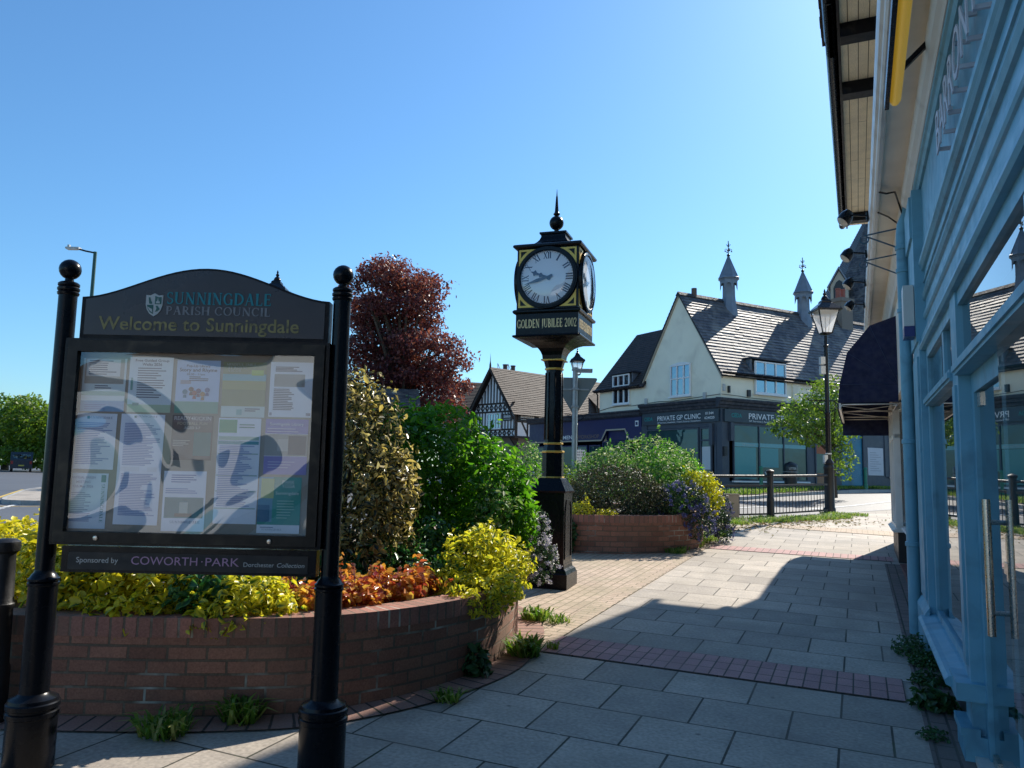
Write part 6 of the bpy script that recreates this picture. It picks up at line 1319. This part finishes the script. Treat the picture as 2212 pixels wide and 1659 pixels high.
# ---------------------------------------------------------------- church spire beyond the clinic
cx, cy = 28.2, 58.
ct = thing('church_tower', 'tall grey slate church spire rising behind the clinic roof', 'church tower', (cx, cy, hgt(cx, cy)))
m = MB(); m.square([(4.7, 0), (4.7, 11.4), (4.9, 11.5), (4.9, 11.8), (4.4, 11.85)], (cx, cy, 0))
for i in range(14):
    for j in range(3):
        if (i+j) % 2: m.box(cx-4.4+i*.66, cx-4.0+i*.66, cy-4.76, cy-4.70, 10.0+j*.42, 10.3+j*.42)
m.build('tower', flat('tower_stone', (.30, .25, .18), .8), ct)
m = MB(); n_ = 60
for i in range(n_):
    z0_, z1_ = 11.7+11.6*i/n_, 11.7+11.6*(i+1)/n_; r0, r1 = 6.1*(1-i/n_)+.03, 6.1*(1-(i+1)/n_)+.02
    m.lathe([(r0+.03, z0_), (r1, z1_)], (cx, cy, 0), 8, rot=math.pi/8, smooth=False)
for f, u in zip(m.f, range(len(m.uv))):
    if len(f) == 4: m.uv[u] = [(math.atan2(m.v[k][1]-cy, m.v[k][0]-cx)*5, m.v[k][2]*1.1) for k in f]
m.build('spire', M['slate'], ct)
lx, ly = cx-4.05, cy-2.2
m = MB(rotframe((lx, ly, 0), -28)); m.prism([(-.6, 14.0), (.6, 14.0), (.6, 15.5), (0, 16.6), (-.6, 15.5)], (0, 0, 0), (1, 0, 0), (0, 0, 1), (0, -1, 0), -.6, .6); lu = m.build('lucarne', flat('lucarne_stone', (.42, .38, .3), .7), ct)
m = MB(rotframe((lx, ly, 0), -28)); m.prism([(-.76, 15.3), (0, 16.72), (.76, 15.3), (.84, 15.38), (0, 16.9), (-.84, 15.38)], (0, 0, 0), (1, 0, 0), (0, 0, 1), (0, -1, 0), -.9, .75); m.build('lucarne_roof', M['lead'], lu)
m = MB(rotframe((lx, ly, 0), -28)); m.prism([(-.4, 14.2), (.4, 14.2), (.4, 15.3), (.2, 15.75), (0, 15.9), (-.2, 15.75), (-.4, 15.3)], (0, 0, 0), (1, 0, 0), (0, 0, 1), (0, -1, 0), .6, .62); m.build('lucarne_opening', M['darkplastic'], lu)

# ---------------------------------------------------------------- far van
vx, vy = -50.2, 79.5; vz = hgt(vx, vy)-.1; F = rotframe((vx, vy, 0), 32)
t = thing('van', 'dark blue van seen from behind far down the left road', 'van', (vx, vy, vz))
m = MB(F); m.extrude([(-2.4, vz+.35), (2.4, vz+.35), (2.4, vz+1.0), (1.5, vz+1.15), (.9, vz+1.95), (-2.25, vz+2.0), (-2.4, vz+1.2)], -.95, .95); m.build('body', flat('van_blue', (.012, .018, .035), .3), t)
m = MB(F); m.box(-.75, .75, -2.37, -2.36+.04, vz+1.25, vz+1.75); m.build('rear_window', M['winglass'], t)
for sx in (-.82, .82):
    for yy in (-1.5, 1.5): m = MB(F); m.tube([(sx-.1, yy, vz+.34), (sx+.1, yy, vz+.34)], .34, 14); m.build('wheel', M['darkplastic'], t)
for sx in (-.8, .8): m = MB(F); m.box(sx-.1, sx+.1, -2.42, -2.39, vz+.8, vz+1.1); m.build('tail_light', flat('tail_red', (.3, .01, .01), .3), t)
m = MB(F); m.box(-.25, .25, -2.415, -2.402, vz+.6, vz+.72); m.build('number_plate', flat('plate_yellow', (.5, .4, .05)), t)

# ================================================================ PLANTS
LM = {
 'elae': leafmat('golden_variegated_leaf', [(.018, .03, .01), (.03, .04, .012), (.035, .045, .015), (.66, .50, .18), (.025, .04, .012), (.74, .62, .34)], (.7, .55, .25), .82, .35, .3, .6),
 'green': leafmat('glossy_green_leaf', [(.06, .21, .012), (.11, .30, .015), (.20, .40, .02), (.08, .25, .015)], None, .5, .5, .33),
 'euon': leafmat('yellow_edged_leaf', [(.05, .14, .02), (.34, .36, .02), (.66, .58, .03), (.74, .62, .03)], (.76, .64, .03), .55, .35, .38),
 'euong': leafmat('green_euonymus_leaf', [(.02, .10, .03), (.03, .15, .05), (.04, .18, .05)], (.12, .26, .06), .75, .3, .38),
 'euon2': leafmat('gold_margin_leaf', [(.06, .17, .03), (.12, .24, .03), (.45, .46, .03)], (.78, .70, .06), .45, .4, .36),
 'heu': leafmat('amber_leaf', [(.68, .32, .05), (.52, .11, .05), (.36, .04, .04), (.74, .50, .10), (.58, .22, .07)], None, .5, .42, .28, .7),
 'heus': leafmat('pink_spike_flower', [(.3, .08, .07), (.4, .14, .12), (.25, .05, .05)], None, .5, .3, .5),
 'ceanl': leafmat('small_dark_leaf', [(.02, .05, .02), (.03, .08, .03), (.05, .10, .04)], None, .5, .2, .35),
 'lilac': leafmat('lilac_flower', [(.40, .36, .62), (.50, .46, .68), (.60, .58, .72)], None, .5, .3, .6),
 'blue': leafmat('blue_flower', [(.07, .08, .26), (.11, .12, .34), (.16, .16, .42)], None, .5, .25, .6),
 'darkvar': leafmat('dark_variegated_leaf', [(.018, .032, .012), (.028, .045, .018), (.05, .03, .024), (.02, .036, .016)], (.34, .33, .16), .8, .12, .5, .3),
 'choi': leafmat('pale_green_leaf', [(.06, .2, .03), (.11, .28, .05), (.18, .34, .07), (.46, .5, .32)], None, .5, .35, .5, .3),
 'yel': leafmat('yellow_shrub_leaf', [(.5, .46, .02), (.66, .6, .03), (.3, .36, .02)], None, .5, .4, .4),
 'lime': leafmat('lime_leaf', [(.16, .28, .02), (.26, .38, .03), (.42, .42, .04)], None, .5, .4, .4),
 'beech': leafmat('copper_beech_leaf', [(.11, .024, .032), (.16, .038, .044), (.22, .06, .055), (.28, .095, .07), (.08, .022, .03)], None, .5, .42, .42),
 'oak': leafmat('spring_leaf', [(.10, .17, .012), (.15, .24, .015), (.2, .29, .02), (.07, .12, .012)], None, .5, .5, .5),
 'lightree': leafmat('young_tree_leaf', [(.10, .18, .02), (.16, .26, .03), (.24, .34, .05), (.07, .14, .02)], None, .5, .45, .45),
 'grass': leafmat('grass_blade', [(.08, .18, .02), (.14, .26, .025), (.22, .34, .04), (.34, .36, .12)], None, .5, .4, .5),
 'weed': leafmat('weed_leaf', [(.03, .09, .03), (.05, .13, .04), (.04, .11, .03)], None, .5, .3, .45),
 'dry': leafmat('dry_litter', [(.22, .15, .06), (.30, .22, .09), (.16, .2, .05), (.26, .18, .08)], None, .5, .2, .7),
}
G1 = 'shrubs in the front planter'
shrub('elaeagnus_shrub', 'tall shrub with gold-edged leaves right of the notice board', 'shrub', (-1.35, 6.4, .6), [((-1.42, 6.4, 1.50), (.62, .55, .80)), ((-1.50, 6.5, 1.92), (.42, .42, .42)), ((-.98, 6.3, 1.30), (.26, .35, .45)), ((-1.2, 6.2, .95), (.45, .4, .4))], 9500, .058, LM['elae'], 11, 8, G1, width=.5, spread=.9, lump=.2, shell=.7, gaps=.35)
shrub('green_shrub', 'large glossy bright green shrub between the golden one and the clock', 'shrub', (-.6, 7.3, .6), [((-.78, 7.35, 1.50), (.62, .6, .72)), ((-.22, 7.2, 1.28), (.42, .5, .55)), ((-1.1, 7.4, 1.6), (.4, .45, .55)), ((.0, 7.1, 1.12), (.24, .35, .36))], 11500, .078, LM['green'], 12, 8, G1, width=.38, spread=.8, lump=.16, shell=.7, gaps=.3, upbias=.5)
shrub('pale_green_shrub', 'patch of pale cream-green leaves low on the right of the big green shrub', 'shrub', (-.12, 6.85, .6), [((-.14, 6.72, 1.20), (.16, .16, .26))], 900, .05, LM['choi'], 13, 3, G1, width=.5)
shrub('yellow_euonymus', 'bright yellow and green mound spilling over the right end of the front planter', 'shrub', (-.22, 6.1, .6), [((-.22, 6.2, .90), (.27, .3, .24)), ((-.45, 5.85, .72), (.24, .2, .13)), ((.0, 6.3, .82), (.19, .3, .2)), ((-.08, 5.85, .72), (.18, .2, .13)), ((-.30, 5.56, .64), (.12, .08, .13)), ((-.12, 5.68, .62), (.08, .07, .1))], 3600, .05, LM['euon2'], 14, 6, G1, width=.6, spread=1.0, lump=.34, gaps=.3, thick=.2, upbias=.6)
def flower_balls(t, ells, n, r, mat, seed, name='flowers', per=26, size=.02):
    P, Q = blob_points(ells, n, seed, shell=1., thick=.04, lump=.12, gaps=.1); rg = np.random.default_rng(seed)
    A = np.repeat(P+Q*r*.6, per, 0); d = rg.normal(0, 1, A.shape); d /= np.linalg.norm(d, axis=1)[:, None]; el = np.repeat(Q, per, 0)*rg.uniform(-.8, .8, (len(A), 1))*r
    leaf_mesh(name, mat, t, A+d*r*.75+el, d, size, seed, simple=True, width=.9, spread=.4, upbias=0)
e_ = [((.16, 7.3, .98), (.22, .25, .30)), ((.28, 7.1, .78), (.17, .2, .2)), ((.1, 7.5, 1.1), (.18, .2, .2))]
t = shrub('lilac_ceanothus', 'small-leaved shrub covered in lilac flower heads leaning over the wall by the clock', 'shrub', (.1, 7.35, .6), e_, 4200, .024, LM['ceanl'], 15, 4, G1, width=.5, gaps=.1)
flower_balls(t, e_, 190, .021, LM['lilac'], 16, per=30, size=.015)
shrub('yellow_euonymus', 'yellow-leaved ground shrub under the left half of the notice board', 'shrub', (-2.45, 5.0, .6), [((-2.62, 4.98, .84), (.40, .30, .26)), ((-2.15, 4.92, .82), (.34, .26, .24)), ((-2.9, 5.2, .95), (.3, .3, .25)), ((-2.25, 4.72, .68), (.3, .12, .12))], 3600, .062, LM['euon'], 17, 6, G1, width=.58, spread=.7, upbias=.7, lump=.22, gaps=.2)
shrub('green_euonymus', 'dark green low shrub between the two yellow ones under the notice board', 'shrub', (-1.85, 4.95, .6), [((-1.86, 4.88, .80), (.24, .22, .22)), ((-2.55, 5.05, 1.02), (.22, .2, .15))], 1300, .062, LM['euong'], 18, 4, G1, width=.6, spread=.7, upbias=.7)
shrub('yellow_euonymus', 'green and yellow ground shrub hanging over the wall left of the amber plants', 'shrub', (-1.6, 4.9, .6), [((-1.62, 4.85, .76), (.24, .24, .17)), ((-1.72, 4.70, .66), (.22, .12, .12)), ((-1.42, 4.9, .72), (.14, .2, .1))], 1500, .058, LM['euon2'], 19, 4, G1, width=.58, spread=.7, upbias=.7)
shrub('yellow_euonymus', 'yellow shrub at the far left beyond the old railing post', 'shrub', (-3.75, 6.0, .6), [((-3.6, 5.75, .84), (.5, .45, .28)), ((-4.1, 6.3, .84), (.5, .5, .27)), ((-3.2, 5.5, .84), (.3, .3, .22))], 3600, .062, LM['euon'], 20, 6, G1, sprigs=12, width=.58, spread=.7, upbias=.7)
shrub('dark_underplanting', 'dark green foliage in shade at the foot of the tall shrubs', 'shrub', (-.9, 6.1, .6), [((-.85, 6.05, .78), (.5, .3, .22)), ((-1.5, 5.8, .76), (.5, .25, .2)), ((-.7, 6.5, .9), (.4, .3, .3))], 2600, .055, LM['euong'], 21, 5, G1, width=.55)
for i, (e_, lab, sd) in enumerate((([((-1.30, 5.12, .74), (.30, .20, .08)), ((-1.05, 5.25, .75), (.25, .2, .09))], 'amber and yellow leaved low plant in the sun between the board posts', 31), ([((-.82, 5.55, .76), (.26, .2, .09)), ((-.66, 5.72, .77), (.15, .16, .09))], 'red and amber low plant with pink flower spikes beside the yellow mound', 32))):
    t = shrub('heuchera', lab, 'plant', (e_[0][0][0], e_[0][0][1], .6), e_, 1150, .048, LM['heu'], sd, 4, G1, width=.9, spread=.6, upbias=.9, gaps=.1)
    rg = np.random.default_rng(sd); A, D = [], []; m = MB()
    for k in range(7 if i else 6):
        c, r = e_[k % len(e_)]; x, y = c[0]+rg.uniform(-.9, .9)*r[0], c[1]+rg.uniform(-.3, .9)*r[1]; h = rg.uniform(.08, .16); m.tube([(x, y, .72), (x+rg.uniform(-.01, .01), y, .78+h)], .0025, 5)
        for q in range(46):
            f = q/46; A.append((x+rg.normal(0, .012*(1-f)+.004), y+rg.normal(0, .012*(1-f)+.004), .78+h*(.35+.7*f))); D.append(rg.normal(0, 1, 3))
    m.build('flower_stalk', flat('stalk_red', (.2, .05, .04)), t); leaf_mesh('flowers', LM['heus'], t, np.array(A), np.array(D), .014, sd, simple=True, width=.9)
G2 = 'shrubs in the far planter'
shrub('variegated_mound', 'dark rounded shrub with pale-edged leaves above the far planter wall', 'shrub', (1.75, 12.7, .85), [((1.72, 12.65, 1.2), (.8, .6, .5)), ((1.2, 12.6, 1.05), (.4, .4, .32)), ((2.2, 12.5, 1.1), (.4, .4, .35))], 9000, .045, LM['darkvar'], 41, 6, G2, width=.5, lump=.1, gaps=.15)
shrub('choisya_shrub', 'broad pale green shrub, highest in the far planter, behind the dark mound', 'shrub', (2.4, 14.0, .85), [((2.45, 13.9, 1.52), (.95, .8, .66)), ((1.75, 14.1, 1.5), (.6, .6, .5)), ((2.75, 13.2, 1.38), (.4, .45, .45))], 9000, .06, LM['choi'], 42, 6, G2, width=.45, lump=.15, gaps=.2, upbias=.6)
shrub('green_shrub', 'dark green glossy shrub at the back right of the far planter', 'shrub', (3.0, 15.0, .85), [((2.95, 14.8, 1.55), (.72, .7, .55)), ((3.35, 14.5, 1.2), (.4, .5, .5))], 4600, .075, LM['green'], 43, 5, G2, width=.38, upbias=.5)
shrub('yellow_shrub', 'vivid yellow patch of leaves on the right shoulder of the far planter', 'shrub', (3.3, 13.4, .85), [((3.16, 13.0, 1.42), (.28, .28, .22)), ((3.40, 13.15, 1.18), (.22, .24, .3))], 1900, .05, LM['yel'], 44, 3, G2, width=.5, upbias=.6)
e_ = [((2.78, 12.45, 1.10), (.38, .34, .34)), ((3.02, 12.55, .85), (.3, .28, .3))]
t = shrub('blue_ceanothus', 'blue flowered shrub hanging over the front of the far planter', 'shrub', (2.8, 12.7, .85), e_, 3600, .035, LM['ceanl'], 45, 4, G2, width=.5, gaps=.1); flower_balls(t, e_, 230, .028, LM['blue'], 46, per=24, size=.024)
e_ = [((3.62, 13.6, .95), (.24, .3, .36)), ((3.72, 13.55, .62), (.16, .2, .24))]
t = shrub('blue_ceanothus', 'dark trailing shrub with dusky blue flowers at the right end of the far planter', 'shrub', (3.4, 13.6, .85), e_, 2600, .035, LM['ceanl'], 47, 3, G2, width=.5, gaps=.1); flower_balls(t, e_, 90, .026, LM['blue'], 48, per=20, size=.024)
shrub('low_euonymus', 'small yellow-green trailing plant at the left edge of the far planter wall', 'shrub', (1.05, 12.1, .85), [((1.08, 12.0, .98), (.26, .18, .13)), ((1.5, 11.95, .93), (.16, .12, .08))], 700, .045, LM['euon2'], 49, 3, G2, width=.55)
shrub('wall_ivy', 'dark ivy on the left end of the far planter wall beside the clock', 'ivy', (.85, 11.8, .4), [((.86, 11.78, .62), (.16, .1, .28))], 420, .05, LM['weed'], 50, 2, G2, width=.8)
shrub('bright_bush', 'lime-tinted bush just right of the clock column', 'shrub', (1.0, 16.0, .9), [((1.05, 15.9, 1.28), (.5, .5, .42)), ((.75, 15.8, 1.0), (.4, .4, .3))], 2600, .06, LM['lightree'], 51, 4, G2, width=.5)
shrub('dark_bush', 'mid green bush in the gap left of the clock column', 'shrub', (.1, 16.4, .9), [((.15, 16.3, 1.35), (.6, .55, .5)), ((.4, 16.6, 1.75), (.35, .35, .42)), ((-.2, 16.0, 1.1), (.5, .5, .4))], 3600, .06, LM['choi'], 52, 5, G2, width=.45)
# trees
rgb = np.random.default_rng(5); BEECH = []
for z_, x0_, x1_, k_ in ((5.4, -9.5, -2.3, 8), (6.6, -10.4, -2.1, 9), (7.8, -10.9, -2.2, 9), (9.0, -11, -2.9, 9), (10.2, -11, -3.9, 8), (11.3, -10.8, -4.0, 8), (12.3, -10.4, -3.7, 7), (13.1, -9.6, -4.4, 6)):
    for i_ in range(k_):
        r_ = rgb.uniform(.75, 1.25); BEECH.append(((x0_+r_+(x1_-x0_-2*r_)*(i_+rgb.uniform(.1, .9))/k_, 46+rgb.uniform(-2.4, 2.4), z_+rgb.uniform(-.35, .35)), (r_*1.3, r_*1.2, r_*.75)))
tree('copper_beech', 'big copper beech with dark red leaves behind the shrubs', (-6.6, 46, hgt(-6.6, 46)), .42, (3.6, 1),
     BEECH, 46000, .2, LM['beech'], 61, simple=True, width=.6, lump=.28, gaps=.35, shell=.35, thick=.25, spread=1.3)
GT = 'street trees'
tree('roadside_tree', 'rounded fresh green tree on the far left roadside, nearest the board', (-50.5, 86, .3), .35, (2.4, 6), [((-51.6, 86, 4.6), (2.9, 3.0, 2.7)), ((-54.4, 86.5, 5.6), (2.8, 3, 2.9)), ((-48.9, 85.5, 3.4), (1.8, 2.0, 2.0)), ((-52, 85, 2.2), (4, 2.2, 1.5))], 11000, .42, LM['oak'], 62, GT, simple=True, width=.6, gaps=.35)
tree('roadside_tree', 'green tree at the picture edge behind the far van', (-60, 92, .3), .35, (2.6, 6), [((-60, 92, 5.6), (4.6, 4, 3.4)), ((-56.5, 91, 4.2), (3, 3, 2.6)), ((-62, 90, 2.4), (4.5, 2.5, 1.9))], 8000, .45, LM['oak'], 63, GT, simple=True, width=.6, gaps=.35)
tree('roadside_tree', 'thin-topped tree behind the left hand trees, branches bare at its edge', (-52.5, 97, .3), .3, (3.0, 9), [((-55, 97, 6.4), (3.0, 2.6, 2.2)), ((-51, 97, 3.8), (3.4, 2.6, 2.6))], 3200, .42, LM['oak'], 64, GT, simple=True, width=.55, gaps=.6)
shrub('roadside_bush', 'yellow-green bush at the roadside left of the notice board post', 'shrub', (-44.5, 79, .3), [((-44.5, 79, 1.3), (2.0, 1.6, 1.3)), ((-47, 80, .9), (1.4, 1.3, .9))], 2400, .36, LM['lightree'], 65, 3, simple=True, width=.6)
tree('street_tree', 'small light green tree before the clinic, behind the lamp post', (12.3, 29.4, hgt(12.3, 29.4)), .10, (1.3, 5),
     [((11.3, 28.6, 4.0), (1.3, 1.1, .62)), ((11.9, 28.8, 4.6), (.75, .7, .75)), ((10.35, 28.2, 3.35), (.95, .8, .38)), ((12.2, 28.9, 3.3), (.7, .7, .6)), ((12.35, 28.6, 2.2), (.45, .45, .7)), ((11.2, 28.5, 3.1), (.8, .7, .4))], 4600, .14, LM['lightree'], 66, GT, simple=True, width=.6, gaps=.5, lump=.3, spread=1.0)
# grass: tufts one can count, verges one cannot
def blades(name, parent, pts, n, r, h, mat, seed, fan=.6):
    rg = np.random.default_rng(seed); V, F_, T = [], [], []
    for i in range(n):
        c = pts[rg.integers(len(pts))]; a = rg.uniform(0, 6.28); rr = r*math.sqrt(rg.uniform(0, 1)); x, y = c[0]+rr*math.cos(a), c[1]+rr*math.sin(a); z = hgt(x, y)+.006+(c[2] if len(c) > 2 else 0)
        b = rg.uniform(0, 6.28); L = h*rg.uniform(.4, 1.2); ln = rg.uniform(.1, fan)+rr/r*.25; d = np.array([math.cos(b), math.sin(b)])*L*ln+np.array([math.cos(a), math.sin(a)])*L*.3*rr/r; w = L*.06+.0015; s = np.array([-math.sin(b), math.cos(b)])*w; k = len(V)
        V += [(x-s[0], y-s[1], z), (x+s[0], y+s[1], z), (x+d[0]*.45+s[0]*.8, y+d[1]*.45+s[1]*.8, z+L*.62), (x+d[0]*.45-s[0]*.8, y+d[1]*.45-s[1]*.8, z+L*.62), (x+d[0], y+d[1], z+L*.9*(1-.35*ln))]
        F_ += [(k, k+1, k+2, k+3), (k+3, k+2, k+4)]; T += [rg.uniform(0, 1)]*5
    V = np.array(V)
    if parent is not None: V = V-np.array(root_loc(parent))
    me = bpy.data.meshes.new(name); me.from_pydata(V.tolist(), [], F_); at = me.attributes.new('tint', 'FLOAT', 'POINT'); at.data.foreach_set('value', np.array(T, np.float32)); me.materials.append(mat)
    o = bpy.data.objects.new(name, me); COL.objects.link(o); o.parent = parent; return o
def tuft(label, x, y, r, h, n, seed, mat='grass', fan=1.0, cat='grass tuft', name='grass_tuft'):
    o = blades(name, None, [(0, 0)], 1, .01, .01, LM[mat], seed); bpy.data.objects.remove(o)
    z = hgt(x, y); o = blades(name, None, [(x, y)], int(n*.55), r, h, LM[mat], seed, fan)
    me = o.data; me.transform(Matrix.Translation((-x, -y, -z))); o.location = (x, y, z); return tag(o, label, cat, 'weeds growing in the paving')
tuft('bright grass tuft at the foot of the planter wall where the shadow begins', .14, 6.08, .12, .17, 420, 71)
tuft('grass tuft in the sunlit block paving left of the clock foot', .26, 7.3, .12, .14, 300, 72)
tuft('small sparse grass tuft in the sunlit paving nearest the clock plinth', .47, 7.2, .10, .09, 150, 73)
tuft('little grass tuft at the planter edging in the shade', -.36, 4.98, .07, .10, 140, 74)
tuft('grass tuft under the right half of the notice board', -1.5, 4.56, .10, .17, 260, 75, fan=.9)
tuft('grass tuft below the notice board nearest its left post', -1.84, 4.36, .13, .14, 330, 76, fan=1.)
tuft('tiny grass tuft on the red paver band corner', .37, 6.28, .05, .07, 90, 77)
def weed(label, x, y, r, h, n, size, seed):
    z = hgt(x, y); t = thing('weed', label, 'weed', (x, y, z), 'weeds growing in the paving')
    P, Q = blob_points([((x, y, z+h*.4), (r, r, h*.6))], n, seed, shell=.6, gaps=.2); P[:, 2] = np.maximum(P[:, 2], z+.01); leaf_mesh('foliage', LM['weed'], t, P, Q, size, seed, width=.5, spread=.7, upbias=.7); return t
weed('leafy weed against the curved planter wall in the shade', -.2, 5.53, .085, .2, 240, .07, 81)
weed('clump of weeds around the foot of the blue drainpipe', 3.30, 6.32, .2, .14, 900, .03, 82)
weed('clover clump at the base of the blue pilaster', 3.18, 5.98, .14, .10, 600, .03, 83)
weed('low weed patch under the window sill', 2.95, 5.55, .13, .08, 480, .03, 84)
weed('broad-leaved weed by the dark stall riser', 2.70, 5.02, .12, .12, 220, .065, 85)
weed('sparse weeds by the blue door post', 2.42, 4.52, .08, .06, 120, .03, 86)
rg = random.Random(9)
edge_pts = [(2.75+.9*rg.random()*i/20*0+(.95*i/22), 12.05+3.4*(i/22)**1.0-0.25+rg.uniform(-.1, .1)) for i in range(23)]
tag(blades('grass', None, [(2.55+i*.075+rg.uniform(-.08, .08), 12.02+i*.15+rg.uniform(-.08, .08)) for i in range(22)], 2600, .17, .10, LM['grass'], 91), kind='stuff')
tag(blades('grass', None, [(4.6+3.9*f+.25+rg.uniform(-.3, .3), 17.2+2.75*f+rg.uniform(-.5, .25)) for f in [i/40 for i in range(41)]], 5200, .26, .10, LM['grass'], 92, 1.), kind='stuff')
P = []
for i in range(900): 
    f = rg.random(); x, y = 4.0+4.2*f+rg.gauss(0, .35), 15.9+2.9*f+rg.gauss(0, .55); P.append((x, y, hgt(x, y)+.012))
o = leaf_mesh('leaves', LM['dry'], None, np.array(P), np.tile([0, 0, 1.], (len(P), 1)), .07, 93, width=.5, spread=.3); tag(o, kind='stuff')
vg = [(x+(-.75)*1.25*rg.random(), y+1.0*1.25*rg.random(), .02) for k in range(12) for x, y in VG]
tag(blades('verge_grass', None, vg, 11000, .4, .16, LM['grass'], 94, .8), kind='stuff')

# ================================================================ behind the camera, there for the notice board glass to mirror
t, F = plain_house('pale house added behind the camera for notice board reflections and fill light', (14, -27), -90, 34, 9, 6.2, 10, 'browntile', 'white')  # unseen house, put in to brighten the glass and fill the shade
vx, vy = -5.2, -5.5; vz = hgt(vx, vy)-.1; F = rotframe((vx, vy, 0), 86)
t = thing('van', 'white van parked at the kerb, mirrored in the notice board glass', 'van', (vx, vy, vz))
m = MB(F); m.extrude([(-2.3, vz+.35), (2.4, vz+.35), (2.4, vz+.95), (1.6, vz+1.1), (1.0, vz+1.9), (-2.2, vz+1.95), (-2.3, vz+1.2)], -.9, .9); m.build('body', flat('van_white', (.8, .8, .8), .25), t)
for sx in (-.905, .905):
    m = MB(F); m.prism([(.1, vz+1.2), (1.35, vz+1.2), (.9, vz+1.78), (.1, vz+1.78)], (sx, 0, 0), (0, 1, 0), (0, 0, 1), (1, 0, 0), -.006, .006); m.build('window', M['winglass'], t)
    for yy in (-1.4, 1.5): m = MB(F); m.tube([(sx-.09, yy, vz+.33), (sx+.09, yy, vz+.33)], .33, 18); m.build('wheel', M['darkplastic'], t)
